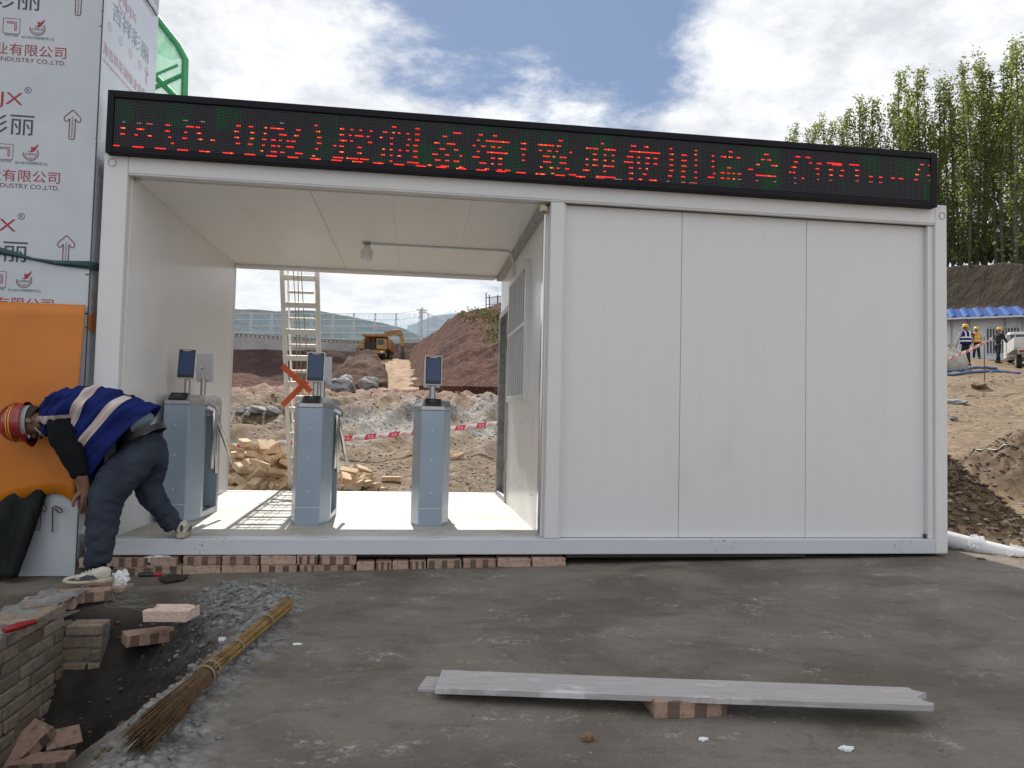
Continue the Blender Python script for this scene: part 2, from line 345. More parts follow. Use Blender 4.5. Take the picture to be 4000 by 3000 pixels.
# ---------------------------------------------------------------- mesh helpers
class MB:
    "collects shapes that become ONE mesh object"
    def __init__(s): s.v = []; s.f = []; s.m = []; s.sm = []
    def add(s, vs, fs, mi=0, smooth=False):
        o = len(s.v); s.v += [tuple(p) for p in vs]
        for f in fs: s.f.append([i+o for i in f]); s.m.append(mi); s.sm.append(smooth)
        return s
    def box(s, x0, x1, y0, y1, z0, z1, mi=0, mtx=None):
        vs = [Vector(p) for p in ((x0,y0,z0),(x1,y0,z0),(x1,y1,z0),(x0,y1,z0),(x0,y0,z1),(x1,y0,z1),(x1,y1,z1),(x0,y1,z1))]
        if mtx: vs = [mtx @ p for p in vs]
        return s.add(vs, [(0,3,2,1),(4,5,6,7),(0,1,5,4),(1,2,6,5),(2,3,7,6),(3,0,4,7)], mi)
    def bar(s, a, b, wx, wy, mi=0, up=(0, 0, 1)):
        "rectangular bar from a to b"
        a, b = Vector(a), Vector(b); d = (b-a).normalized(); u = Vector(up)
        if abs(d.dot(u)) > .98: u = Vector((0, 1, 0))
        x = d.cross(u).normalized(); y = x.cross(d)
        vs = [p + x*sx*wx/2 + y*sy*wy/2 for p in (a, b) for sx, sy in ((-1,-1),(1,-1),(1,1),(-1,1))]
        return s.add(vs, [(0,1,2,3),(7,6,5,4),(0,4,5,1),(1,5,6,2),(2,6,7,3),(3,7,4,0)], mi)
    def tube(s, pts, r, n=8, mi=0, caps=True):
        pts = [Vector(p) for p in pts]; rs = r if isinstance(r, (list, tuple)) else [r]*len(pts)
        rings = []; px = None
        for i, p in enumerate(pts):
            d = (pts[min(i+1, len(pts)-1)] - pts[max(i-1, 0)]).normalized()
            if px is None:
                u = Vector((0, 0, 1)) if abs(d.z) < .9 else Vector((1, 0, 0)); px = d.cross(u).normalized()
            px = (px - d*px.dot(d)).normalized(); py = d.cross(px)
            rings.append([p + px*math.cos(2*math.pi*k/n)*rs[i] + py*math.sin(2*math.pi*k/n)*rs[i] for k in range(n)])
        s.rings(rings, mi, True, caps); return s
    def rings(s, rings, mi=0, smooth=True, caps=True):
        n = len(rings[0]); vs = [p for r in rings for p in r]; fs = []
        for i in range(len(rings)-1):
            for k in range(n):
                fs.append((i*n+k, i*n+(k+1) % n, (i+1)*n+(k+1) % n, (i+1)*n+k))
        s.add(vs, fs, mi, smooth)
        if caps:
            s.add(rings[0], [tuple(range(n))[::-1]], mi); s.add(rings[-1], [tuple(range(n))], mi)
        return s
    def prism(s, poly, z0, z1, mi=0, poly1=None):
        p1 = poly1 or poly; n = len(poly)
        vs = [(x, y, z0) for x, y in poly] + [(x, y, z1) for x, y in p1]
        return s.add(vs, [tuple(range(n))[::-1], tuple(range(n, 2*n))] + [(k, (k+1) % n, n+(k+1) % n, n+k) for k in range(n)], mi)
    def quad(s, a, b, c, d, mi=0): return s.add([a, b, c, d], [(0, 1, 2, 3)], mi)
    def sphere(s, c, r, nu=12, nv=8, mi=0, sc=(1, 1, 1), mtx=None, v0=0.0, v1=1.0):
        c = Vector(c); rings = []
        for j in range(nv+1):
            th = math.pi*(v0+(v1-v0)*j/nv)
            ring = []
            for k in range(nu):
                p = Vector((math.sin(th)*math.cos(2*math.pi*k/nu)*sc[0], math.sin(th)*math.sin(2*math.pi*k/nu)*sc[1], math.cos(th)*sc[2]))*r
                if mtx: p = mtx @ p
                ring.append(c+p)
            rings.append(ring)
        return s.rings(rings[::-1], mi, True, False)
    def build(s, name, mats, parent=None, bevel=0.0, seg=1, origin=None):
        me = bpy.data.meshes.new(name)
        o = Vector(origin) if origin is not None else Vector((0, 0, 0))
        me.from_pydata([(p[0]-o.x, p[1]-o.y, p[2]-o.z) for p in s.v], [], s.f)
        for mm in (mats if isinstance(mats, (list, tuple)) else [mats]): me.materials.append(M[mm])
        me.polygons.foreach_set('material_index', s.m); me.polygons.foreach_set('use_smooth', s.sm)
        me.update()
        ob = bpy.data.objects.new(name, me); COL.objects.link(ob)
        if origin is not None: ob.location = o
        if parent:
            ob.parent = parent
            if origin is None: pass
        if bevel:
            md = ob.modifiers.new('bevel', 'BEVEL'); md.width = bevel; md.segments = seg; md.limit_method = 'ANGLE'
        return ob

def tag(o, label, cat, group=None, kind=None):
    if label: o['label'] = label
    if cat: o['category'] = cat
    if group: o['group'] = group
    if kind: o['kind'] = kind
    return o
def thing(name, label, cat, loc=(0, 0, 0), rz=0.0, group=None):
    o = bpy.data.objects.new(name, None); COL.objects.link(o); o.empty_display_size = .1
    o.location = loc; o.rotation_euler = (0, 0, rz)
    return tag(o, label, cat, group)
def hold(ob, root):
    "parent an object built in world coordinates under a root, keeping its place"
    ob.parent = root
    ob.matrix_parent_inverse = (Matrix.Translation(root.location) @ Euler(root.rotation_euler).to_matrix().to_4x4()).inverted()
    return ob
def copy_tree(o, parent=None):
    c = o.copy(); COL.objects.link(c)
    if parent: c.parent = parent; c.matrix_parent_inverse = o.matrix_parent_inverse.copy()
    for ch in [x for x in o.children]: copy_tree(ch, c)
    return c
def text_shape(txt, height):
    "flat mesh of a line of lettering, x to the right, y up, baseline at 0; returns verts, faces"
    cu = bpy.data.curves.new('t', 'FONT'); cu.body = txt; cu.size = 1.0; cu.resolution_u = 3
    ob = bpy.data.objects.new('t', cu); COL.objects.link(ob)
    bpy.context.view_layer.update()
    dg = bpy.context.evaluated_depsgraph_get(); me = bpy.data.meshes.new_from_object(ob.evaluated_get(dg))
    vs = [Vector((v.co.x, v.co.y, 0)) for v in me.vertices]; fs = [tuple(p.vertices) for p in me.polygons]
    bpy.data.objects.remove(ob); bpy.data.curves.remove(cu); bpy.data.meshes.remove(me)
    if not vs: return [], [], 0
    x0 = min(v.x for v in vs); x1 = max(v.x for v in vs); y0 = min(v.y for v in vs); y1 = max(v.y for v in vs)
    k = height/max(1e-6, (y1-y0))
    return [Vector(((v.x-x0)*k, (v.y-y0)*k, 0)) for v in vs], fs, (x1-x0)*k
_tcache = {}
def letter(mb, txt, height, origin, right, up, mi=0, align='l', width=None):
    if txt not in _tcache: _tcache[txt] = text_shape(txt, 1.0)
    vs, fs, wd = _tcache[txt]
    if not vs: return 0
    origin, right, up = Vector(origin), Vector(right), Vector(up)
    kx = (width/wd) if width else height
    off = {'l': 0, 'r': -wd*kx, 'c': -wd*kx/2}[align]
    mb.add([origin + right*(v.x*kx+off) + up*(v.y*height) for v in vs], fs, mi)
    return wd*kx

# value noise for terrain
def _hash(i, j, s): 
    h = (i*374761393 + j*668265263 + s*982451653) & 0x7fffffff
    h = ((h ^ (h >> 13)) * 1274126177) & 0x7fffffff
    return ((h ^ (h >> 16)) & 0xffff) / 65535.0
def vnoise(x, y, s=0):
    i = np.floor(x).astype(np.int64); j = np.floor(y).astype(np.int64); u = x-i; v = y-j
    u = u*u*(3-2*u); v = v*v*(3-2*v)
    return (_hash(i, j, s)*(1-u)+_hash(i+1, j, s)*u)*(1-v) + (_hash(i, j+1, s)*(1-u)+_hash(i+1, j+1, s)*u)*v
def fbm(x, y, octv=4, s=0):
    r = 0; a = .5; t = 0
    for k in range(octv):
        r = r + a*vnoise(x*2**k+k*17.3, y*2**k+k*9.1, s+k); t += a; a *= .5
    return r/t
def sstep(a, b, x):
    t = np.clip((x-a)/(b-a), 0, 1); return t*t*(3-2*t)
# ---------------------------------------------------------------- ground
PIT_R, PIT_L = 1.26, .27
def gz(x, y, fine=True):
    x = np.asarray(x, float); y = np.asarray(y, float)
    front = -.13 + .018*np.clip(x, -1, 6.5)
    kx = np.clip((x-5)/17, 0, 1); s = .08 + (.18-.08)*kx
    back = -.10 + s*np.minimum(np.clip(y-3.2, 0, None), 26-1*kx)
    k = sstep(1.5, 3.4, y)
    z = front*(1-k) + back*k
    # dug-out pit by the brick wall, rough mortar lip on its right
    edge = PIT_R + .09*(fbm(x*0+3, y*2.2, 3, 5)-.5)*2
    Rr = sstep(0, .85, edge-x); Bk = sstep(-.50, -1.25, y)
    Fr = 1-.35*sstep(-2.2, -3.0, y)
    z = z - .56*Rr*Bk*Fr - .035*sstep(0, .1, edge-x)*sstep(-.42, -.55, y)
    if fine:
        lip = np.exp(-((x-edge-.02)/.11)**2)*sstep(-.45, -.75, y)*sstep(-3.6, -3.2, y)
        z = z + lip*(.012+.055*fbm(x*14, y*14, 3, 11)**1.5)
        heap = np.exp(-(((x-1.08)/.17)**2+((y+.66)/.26)**2))
        z = z + heap*(.05+.07*fbm(x*18, y*18, 3, 21))
        pit = Rr*Bk
        z = z + pit*(.07*(fbm(x*5, y*5, 4, 31)-.5))
        yard = (1-sstep(2.6, 3.6, y))*(1-sstep(6.3, 6.9, x))
        z = z + yard*(.010*(fbm(x*2.1, y*2.1, 3, 41)-.5) + .004*(fbm(x*22, y*22, 3, 42)-.5))
        dirt = 1-yard
        d = np.hypot(x-CAM.x, y-CAM.y)
        z = z + dirt*(.10*(fbm(x*1.1, y*1.1, 4, 51)-.5)*np.clip(d/12, .45, 1.6) + .055*(fbm(x*4, y*5, 5, 52)-.5))
        # wheel ruts running up to the right behind the gatehouse
        q = y - .30*x + 1.3*(fbm(x*.25, y*.25, 2, 61)-.5)
        qq = x - .26*y + .7*(fbm(x*.3, y*.12, 3, 63)-.5)
        rut = np.sin(qq*6.0)*.5+.5
        z = z + sstep(5.5, 9, y)*(1-sstep(8, 16, x))*((rut**2*.20 - .08)*(.4+1.1*fbm(x*.8, y*.25, 3, 64)) + (np.sin(q*1.9)*.5+.5)**4*.10)
        ridge = np.exp(-((q-13.2)/.8)**2)+.8*np.exp(-((q-19.5)/1.1)**2)
        z = z + (1-sstep(9, 16, x))*ridge*.42*(.4+fbm(x*2, y*2, 3, 62))
        # dug soil beside the gatehouse and up the path on the right
        m1 = np.exp(-(((x-6.88)/.52)**2+((y-1.10)/.55)**2)); m1 = m1*sstep(6.06, 6.25, x)
        z = z + m1*(.60+.34*(fbm(x*3.2, y*3.2, 4, 71)-.5)+.26*(fbm(x*9, y*9, 4, 72)-.5)+.12*(fbm(x*24, y*24, 3, 76)-.5))
        m2 = np.exp(-(((x-10.7)/1.25)**2+((y-4.0)/1.2)**2))
        z = z + m2*(.95+.4*(fbm(x*2.2, y*2.2, 4, 73)-.5)+.32*(fbm(x*7, y*7, 4, 74)-.5))
        m3 = sstep(8, 13, x)*sstep(15, 18, y)*(1-sstep(20, 23, y))
        z = z + m3*.15*(fbm(x*.9, y*.9, 3, 75)-.2)
    return z
def gz1(x, y): return float(gz(np.array([x]), np.array([y]))[0])

def grid_mesh(name, X, Y, Z, mats, attrs=None, wrap=False):
    n, mcol = X.shape
    me = bpy.data.meshes.new(name); me.vertices.add(n*mcol)
    co = np.stack([X, Y, Z], -1).reshape(-1).astype(np.float32); me.vertices.foreach_set('co', co)
    i = np.arange(n-1)[:, None]*mcol + np.arange(mcol if wrap else mcol-1)[None, :]
    j = np.roll(np.arange(mcol), -1)[None, :] if wrap else (np.arange(mcol-1)+1)[None, :]
    a = i; b = np.arange(n-1)[:, None]*mcol + j; q = np.stack([a, b, b+mcol, a+mcol], -1).reshape(-1)
    nf = q.size//4
    me.loops.add(nf*4); me.loops.foreach_set('vertex_index', q.astype(np.int32))
    me.polygons.add(nf); me.polygons.foreach_set('loop_start', np.arange(0, nf*4, 4, dtype=np.int32))
    me.polygons.foreach_set('use_smooth', np.ones(nf, dtype=bool))
    for mm in mats: me.materials.append(M[mm])
    for k, v in (attrs or {}).items():
        at_ = me.attributes.new(k, 'FLOAT', 'POINT'); at_.data.foreach_set('value', v.reshape(-1).astype(np.float32))
    me.update(calc_edges=True); me.validate()
    o = bpy.data.objects.new(name, me); COL.objects.link(o); return o

m = bpy.data.materials.new('ground'); m.use_nodes = True; t = NT(m.node_tree); b = t.n['Principled BSDF']; M['ground'] = m
P3 = t.new('ShaderNodeNewGeometry').outputs['Position']
def attr(nm): return t.new('ShaderNodeAttribute', attribute_name=nm).outputs['Fac']
# worn concrete: brown mud film, pale cement splashes, dark damp stains
a1 = t.ramp(t.noise(P3, 1.1, 7, .62, .4), .36, .66)
conc = t.mix(a1, (.112, .095, .076), (.186, .166, .142))
a2 = t.ramp(t.noise(t.mapping(P3, (1, 1.3, 1), rot=(0, 0, .5)), 3.4, 12, .80, .3), .53, .66)
a2b = t.ramp(t.noise(P3, 38, 8, .8), .46, .60)
conc = t.mix(t.math('MULTIPLY', a2, a2b), conc, (.40, .385, .375))
a3 = t.ramp(t.noise(t.mapping(P3, (1, 1.5, 1), (3, 1, 0)), 1.9, 12, .78, .4), .50, .66)
conc = t.mix(t.math('MULTIPLY', a3, .62), conc, (.056, .050, .042))
a4 = t.ramp(t.noise(P3, 60, 4, .7), .58, .72)
conc = t.mix(t.math('MULTIPLY', a4, .7), conc, (.042, .038, .034))
a5 = t.math('MULTIPLY', t.ramp(t.noise(P3, 120, 5, .75), .52, .70), t.ramp(t.noise(P3, 2.2, 5, .65), .40, .62))
conc = t.mix(t.math('MULTIPLY', a5, .55), conc, (.40, .39, .38))
a6 = t.ramp(t.noise(t.mapping(P3, (.5, 2.2, 1), rot=(0, 0, -.15)), 3.5, 8, .75, .5), .55, .70)
conc = t.mix(t.math('MULTIPLY', a6, .42), conc, (.060, .060, .066))
vn = t.new('ShaderNodeTexVoronoi'); t.link(P3, vn.inputs['Vector']); vn.inputs['Scale'].default_value = 9
spk = t.ramp(vn.outputs['Distance'], .05, .02)
conc = t.mix(t.math('MULTIPLY', spk, t.ramp(t.noise(P3, 3, 2), .5, .6)), conc, (.55, .54, .52))
# fine cracks and scratches
wob_ = t.vmath('ADD', P3, t.vmath('MULTIPLY', t.noise(P3, 2.5, 4, .6, out=1), (.5, .5, .0)))
ve = t.new('ShaderNodeTexVoronoi', feature='DISTANCE_TO_EDGE'); t.link(wob_, ve.inputs['Vector']); ve.inputs['Scale'].default_value = .62
ck = t.math('MULTIPLY', t.ramp(ve.outputs['Distance'], .0055, .001), t.ramp(t.noise(P3, .8, 3, .6), .47, .58))
conc = t.mix(t.math('MULTIPLY', ck, .28), conc, (.03, .028, .026))
sc1 = t.ramp(t.noise(t.mapping(t.mapping(P3, rot=(0, 0, .9)), (1.2, 70, 1)), 1.0, 3, .6), .70, .76)
conc = t.mix(t.math('MULTIPLY', t.math('MULTIPLY', sc1, t.ramp(t.noise(P3, 1.3, 3, .6), .52, .62)), .6), conc, (.36, .35, .34))
# bare dirt
d1 = t.ramp(t.noise(P3, .55, 7, .65, .5), .34, .64)
dirt = t.mix(d1, (.130, .080, .045), (.056, .034, .020))
d2 = t.ramp(t.noise(P3, 5.5, 8, .72), .40, .66)
dirt = t.mix(d2, dirt, (.225, .155, .092))
d3 = t.ramp(t.noise(P3, 14, 6, .75), .56, .72)
dirt = t.mix(d3, dirt, (.062, .039, .022)); dirt = t.mix(t.ramp(t.noise(P3, 30, 6, .75), .56, .70), dirt, (.30, .24, .17))
# crushed grey stone
vg = t.new('ShaderNodeTexVoronoi'); t.link(P3, vg.inputs['Vector']); vg.inputs['Scale'].default_value = 13
sc_ = t.new('ShaderNodeSeparateColor'); t.link(vg.outputs['Color'], sc_.inputs[0])
grav = t.mix(sc_.outputs[0], (.095, .09, .085), (.30, .295, .285))
grav = t.mix(t.ramp(t.noise(P3, 1.5, 6, .7), .5, .66), grav, (.20, .145, .095))
red = t.mix(t.ramp(t.noise(P3, 1.3, 7, .7), .35, .65), (.12, .055, .038), (.22, .115, .075))
wet = t.mix(t.ramp(t.noise(P3, 5, 7, .7), .4, .62), (.070, .044, .026), (.165, .108, .062))
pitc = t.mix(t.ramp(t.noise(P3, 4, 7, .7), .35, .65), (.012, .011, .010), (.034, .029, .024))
lipc = t.mix(t.ramp(t.noise(P3, 16, 6, .72), .36, .62), (.075, .078, .082), (.33, .33, .34))
c0 = t.mix(attr('z_dirt'), conc, dirt); c0 = t.mix(attr('z_gravel'), c0, grav); c0 = t.mix(attr('z_red'), c0, red)
pale = t.mix(d2, (.30, .225, .145), (.42, .33, .225)); c0 = t.mix(t.math('MULTIPLY', attr('z_pale'), .24), c0, pale); c0 = t.mix(attr('z_wet'), c0, wet); c0 = t.mix(attr('z_pit'), c0, pitc); c0 = t.mix(attr('z_lip'), c0, lipc)
t.link(c0, b.inputs['Base Color']); b.inputs['Roughness'].default_value = .86; b.inputs['Specular IOR Level'].default_value = .3
rgh = t.math('SUBTRACT', .9, t.math('MULTIPLY', a3, .25)); t.link(rgh, b.inputs['Roughness'])
bp = t.new('ShaderNodeBump'); bp.inputs['Strength'].default_value = .55; bp.inputs['Distance'].default_value = .03
hb = t.math('ADD', t.math('MULTIPLY', t.noise(P3, 18, 6, .7), .5), t.math('MULTIPLY', t.noise(P3, 90, 5, .75), .34))
hb = t.math('MULTIPLY', hb, t.math('ADD', t.math('MULTIPLY', t.math('MAXIMUM', attr('z_dirt'), attr('z_lip')), 1.7), .28))
t.link(hb, bp.inputs['Height']); t.link(bp.outputs[0], b.inputs['Normal'])

rr_ = [0.9]
while rr_[-1] < 9: rr_.append(rr_[-1]*1.0062)
while rr_[-1] < 62: rr_.append(rr_[-1]*1.0095)
while rr_[-1] < 3500: rr_.append(rr_[-1]*1.18)
rr_ = np.array(rr_)
th = np.concatenate([np.linspace(-45, 56, 640), np.linspace(58, 313, 60)])
RR, TH = np.meshgrid(rr_, np.radians(th), indexing='ij')
GX = CAM.x + RR*np.sin(TH); GY = CAM.y + RR*np.cos(TH); GZ = gz(GX, GY)
yard = (1-sstep(2.9, 3.5, GY))*(1-sstep(6.25, 6.75, GX + .5*(fbm(GX*2, GY*2, 3, 80)-.5)))
q_ = GY - .30*GX
zgrav = .8*sstep(.58, .64, fbm(GX*.45+4, GY*.16, 3, 81)+.16*np.exp(-((q_-12)/3)**2)+.14*sstep(1.5, 4, GX-.1*GY))*(1-yard)*sstep(7, 10, GY)*(1-sstep(10, 16, GX))
zred = sstep(18, 24, GY)*(1-sstep(6, 12, GX))*.8
zwet = np.clip(np.exp(-(((GX-6.88)/.62)**2+((GY-1.1)/.65)**2))*2.0 + np.exp(-(((GX-10.7)/1.5)**2+((GY-4.0)/1.4)**2))*1.7, 0, 1)*sstep(.3, .6, fbm(GX*1.5, GY*1.5, 3, 83)+.15)*(1-yard)
edge_ = PIT_R + .09*(fbm(GX*0+3, GY*2.2, 3, 5)-.5)*2
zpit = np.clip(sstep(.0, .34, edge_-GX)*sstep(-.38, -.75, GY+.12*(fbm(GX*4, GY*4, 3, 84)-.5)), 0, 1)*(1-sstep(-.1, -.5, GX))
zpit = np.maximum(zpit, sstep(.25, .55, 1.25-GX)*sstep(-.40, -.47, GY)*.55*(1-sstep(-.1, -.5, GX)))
zlip = np.exp(-((GX-edge_-.03)/.15)**2)*sstep(-.45, -.7, GY)*sstep(.30, .52, fbm(GX*6, GY*6, 3, 85)+.1)
zlip = np.maximum(zlip, np.exp(-(((GX-1.08)/.22)**2+((GY+.66)/.30)**2)))
ground = grid_mesh('ground', GX, GY, GZ, ['ground'], {'z_dirt': 1-yard, 'z_gravel': zgrav, 'z_red': zred, 'z_wet': zwet, 'z_pale': sstep(6.1, 7, GX)*(1-yard), 'z_pit': zpit, 'z_lip': zlip}, wrap=True)
tag(ground, 'worn concrete yard with bare dirt and rutted tracks beyond it', None, kind='structure')

# ---------------------------------------------------------------- earth slopes and far hills
def soil_mat(name, c1, c2, c3, sc, streak, bumpd):
    m = bpy.data.materials.new(name); m.use_nodes = True; t = NT(m.node_tree); b = t.n['Principled BSDF']
    P = t.new('ShaderNodeNewGeometry').outputs['Position']
    f1 = t.ramp(t.noise(t.mapping(P, streak), sc, 9, .7, .3), .36, .64); f2 = t.ramp(t.noise(P, sc*4, 7, .75), .48, .70)
    c = t.mix(f2, t.mix(f1, c1, c2), c3); t.link(c, b.inputs['Base Color']); b.inputs['Roughness'].default_value = .95
    b.inputs['Specular IOR Level'].default_value = .15
    bp = t.new('ShaderNodeBump'); bp.inputs['Strength'].default_value = .9; bp.inputs['Distance'].default_value = bumpd
    t.link(t.math('ADD', t.noise(t.mapping(P, streak), sc*2, 7, .7), t.math('MULTIPLY', t.noise(P, sc*6, 5, .7), .5)), bp.inputs['Height'])
    t.link(bp.outputs[0], b.inputs['Normal']); M[name] = m
soil_mat('red_soil', (.140, .054, .036), (.062, .029, .022), (.25, .125, .085), .55, (1.9, 1, .42), .8)
soil_mat('brown_soil', (.120, .064, .042), (.064, .036, .026), (.20, .125, .08), .6, (1, 1, .6), .5)
soil_mat('road_soil', (.38, .27, .18), (.25, .15, .095), (.48, .38, .28), .35, (2.2, .5, .5), .25)
soil_mat('bank_soil', (.085, .052, .048), (.055, .036, .034), (.12, .075, .06), .25, (1, 1, .5), .5)
soil_mat('cliff_soil', (.050, .038, .025), (.030, .023, .016), (.080, .060, .038), .22, (1.6, 1, .22), .5)
soil_mat('hill_green', (.040, .055, .055), (.060, .060, .058), (.034, .050, .052), .03, (1, 1, 1), 2.0)
soil_mat('hazed_hill', (.20, .25, .31), (.24, .29, .34), (.22, .26, .31), .01, (1, 1, 1), 1.0)  # pale blue of distant air haze put into the mountain's colour

def hpt(px, py, d):
    r_ = ray(px, py); return CAM + r_*(d/math.hypot(r_.x, r_.y))
def hill(name, label, cols, mt, nu=90, nv=40, rough=.5, rs=.3, drop=6.0, back=30.0, seed=1, gull=0.0):
    us = [c[0] for c in cols]; L = len(cols[0][1])
    U = np.linspace(us[0], us[-1], nu); T = np.linspace(0, L-1, nv)
    pts = np.zeros((nu, nv+2, 3))
    for i, u in enumerate(U):
        prof = [(np.interp(u, us, [c[1][k][0] for c in cols]), np.interp(u, us, [c[1][k][1] for c in cols])) for k in range(L)]
        for j, tt in enumerate(T):
            d = np.interp(tt, range(L), [p[0] for p in prof]); v = np.interp(tt, range(L), [p[1] for p in prof])
            pts[i, j] = hpt(u, v, d)
        top = Vector(pts[i, nv-1]); dirh = Vector((top.x-CAM.x, top.y-CAM.y, 0)).normalized()
        pts[i, nv] = top + dirh*back*.5; pts[i, nv+1] = top + dirh*back + Vector((0, 0, -drop))
        f = Vector(pts[i, 0]); pts[i, 0] = f + Vector((0, 0, -1.5))
    X, Y, Z = pts[..., 0], pts[..., 1], pts[..., 2]
    n = fbm(X*rs+Y*rs*.3, Z*rs*1.4+Y*rs*.5, 5, seed)-.5
    amp = rough*np.minimum(1, np.arange(nv+2)/6.0)[None, :]
    Z = Z + n*amp*1.6
    if gull:
        g = fbm(X*rs*4, Y*rs*.4, 3, seed+9); Y = Y + (g-.5)*gull*np.minimum(1, np.arange(nv+2)/5.0)[None, :]
    o = grid_mesh(name, X, Y, Z, [mt]); return tag(o, label, None, kind='structure')

hill('hillside', 'steep red cut slope with weeds along its crest',
     [(884, [(37, 834), (60, 812), (108, 766)]), (905, [(36, 834), (58, 795), (100, 738)]), (930, [(35, 834), (52, 780), (85, 720)]), (965, [(35, 835), (48, 765), (70, 695)]),
      (1010, [(34, 835), (45, 752), (62, 669)]), (1050, [(33, 836), (44, 747), (60, 660)]), (1090, [(32, 837), (42, 742), (58, 655)]), (1350, [(31, 845), (41, 740), (58, 645)])],
     'red_soil', 150, 80, .75, .5, 4, 30, 3, gull=1.0)
hill('spoil_heap', 'brown heap of dug soil left of the haul road',
     [(700, [(41, 832), (46, 816), (50, 806)]), (725, [(41, 832), (46, 806), (51, 797)]), (750, [(41, 832), (46, 790), (52, 776)]), (775, [(41, 832), (46, 778), (53, 761)]), (800, [(41, 832), (46, 775), (53, 757)]),
      (815, [(41, 830), (46, 782), (52, 765)]), (828, [(41, 829), (44, 803), (49, 783)]), (838, [(40, 829), (42, 822), (45, 816)])], 'brown_soil', 90, 40, .8, .6, 6, 6, 13)
hill('haul_road', 'pale rutted dirt road climbing to the dump truck',
     [(796, [(33, 846), (62, 812), (105, 780)]), (835, [(33, 845), (60, 806), (105, 778)]), (868, [(33, 845), (60, 806), (105, 777)]), (905, [(33, 844), (60, 802), (105, 772)])], 'road_soil', 60, 60, .45, .9, 1, 20, 23)
hill('embankment', 'low red earth slope left of the tracks',
     [(100, [(23, 894), (32, 840), (40, 790)]), (420, [(23, 894), (32, 845), (40, 800)]), (500, [(23, 894), (32, 848), (40, 806)]), (560, [(24, 893), (33, 850), (40, 812)]), (620, [(24, 891), (33, 853), (41, 820)]),
      (680, [(25, 884), (32, 858), (41, 828)]), (735, [(26, 870), (31, 858), (38, 840)])], 'red_soil', 120, 50, .35, .8, 1.5, 12, 33, gull=.5)
hill('earth_bank', 'dark vertical earth bank below the grey retaining wall',
     [(-100, [(101, 850), (106, 800), (110, 757)]), (520, [(101, 850), (106, 800), (110, 757)]), (700, [(101, 850), (106, 800), (110, 757)]), (790, [(101, 850), (106, 800), (110, 756)]),
      (860, [(106, 800), (110, 765), (113, 742)]), (930, [(106, 800), (110, 765), (113, 735)])], 'bank_soil', 90, 30, .5, .2, 0, 14, 43)
hill('distant_hill', 'distant dark green hill behind the mesh fence',
     [(-300, [(230, 760), (280, 705), (320, 674)]), (150, [(230, 760), (280, 700), (320, 655)]), (480, [(230, 760), (280, 700), (320, 664)]), (545, [(230, 760), (280, 705), (320, 667)]), (600, [(230, 760), (280, 708), (320, 673)]),
      (700, [(230, 760), (280, 712), (320, 677)]), (760, [(230, 760), (280, 715), (320, 686)]), (820, [(230, 760), (280, 722), (320, 699)]), (870, [(230, 760), (280, 730), (320, 712)]),
      (905, [(230, 760), (280, 738), (320, 729)]), (960, [(230, 765), (280, 755), (320, 748)])], 'hill_green', 120, 40, 2.5, .05, 40, 200, 53)
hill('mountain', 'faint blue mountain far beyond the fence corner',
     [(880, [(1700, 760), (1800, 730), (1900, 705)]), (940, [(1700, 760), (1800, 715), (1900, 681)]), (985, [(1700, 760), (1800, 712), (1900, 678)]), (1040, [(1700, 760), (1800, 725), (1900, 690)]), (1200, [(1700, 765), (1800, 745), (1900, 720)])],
     'hazed_hill', 60, 20, 8, .01, 200, 600, 63)
def crest_d(u): return np.interp(u, [1400, 1690, 2050, 2212, 2500], [88, 76, 62, 57, 50])
hill('cliff', 'bare brown earth cliff below the poplars',
     [(u, [(crest_d(u)-7, 735), (crest_d(u)-4, 660), (crest_d(u)-2.5, v)]) for u, v in ((1350, 640), (1700, 610), (1950, 585), (2050, 574), (2100, 572), (2160, 570), (2212, 572), (2400, 570), (2700, 560))],
     'cliff_soil', 130, 40, .5, .3, 0, 60, 73, gull=.8)
def on_ground(px, py, off=0.0, t0=1.0, tmax=120.0):
    "where the line of sight meets the ground sheet"
    d = ray(px, py); t = t0; step = .02; prev = t0
    while t < tmax:
        p = CAM+d*t
        if p.z <= gz1(p.x, p.y)+off:
            lo, hi = prev, t
            for _ in range(18):
                mid = (lo+hi)/2; p = CAM+d*mid
                if p.z <= gz1(p.x, p.y)+off: hi = mid
                else: lo = mid
            return CAM+d*hi
        prev = t; t += max(.03, t*.012)
    return CAM+d*tmax
# ---------------------------------------------------------------- gatehouse (white box cabin, open on its left half)
LX, HZ, DY, FZ, XB = 6.055, 2.619, 3.0, .109, 2.9735
gh = thing('gatehouse', 'white steel container gatehouse with an open passage on its left half', 'gatehouse', (3, 0, 0))
def gp(mb, name, mats, bevel=0.0, parent=None, label=None, seg=1):
    o = mb.build(name, mats, None, bevel, seg)
    hold(o, parent or gh) if parent is None else setattr(o, 'parent', parent)
    if label: o['label'] = label
    return o
def sub(mb, name, mats, parent, bevel=0.0):
    "sub-part: the parent is a part built in world coordinates (its matrix is identity), so no offset is needed"
    o = mb.build(name, mats, None, bevel); o.parent = parent; return o
for x0, x1, y0, y1 in ((0, .152, 0, .15), (5.957, LX, 0, .15), (0, .15, DY-.15, DY), (5.905, LX, DY-.15, DY)):
    po = gp(MB().box(x0, x1, y0, y1, 0, HZ), 'corner_post', 'white_paint', .008, seg=2)
    if y0 == 0:
        ring = MB(); cx = .052 if x0 < 1 else 6.015
        ring.tube([(cx+.026*math.cos(a)*.95, -.0015, HZ-.062+.026*math.sin(a)) for a in np.linspace(0, 2*math.pi, 25)], .0022, 5)
        sub(ring, 'plug_ring', 'seal', po)
gp(MB().box(.152, 5.957, .001, .12, 2.494, HZ-.002).box(.152, 5.957, .001, .035, 2.482, 2.4935), 'top_beam', 'white_paint', .006, seg=2)
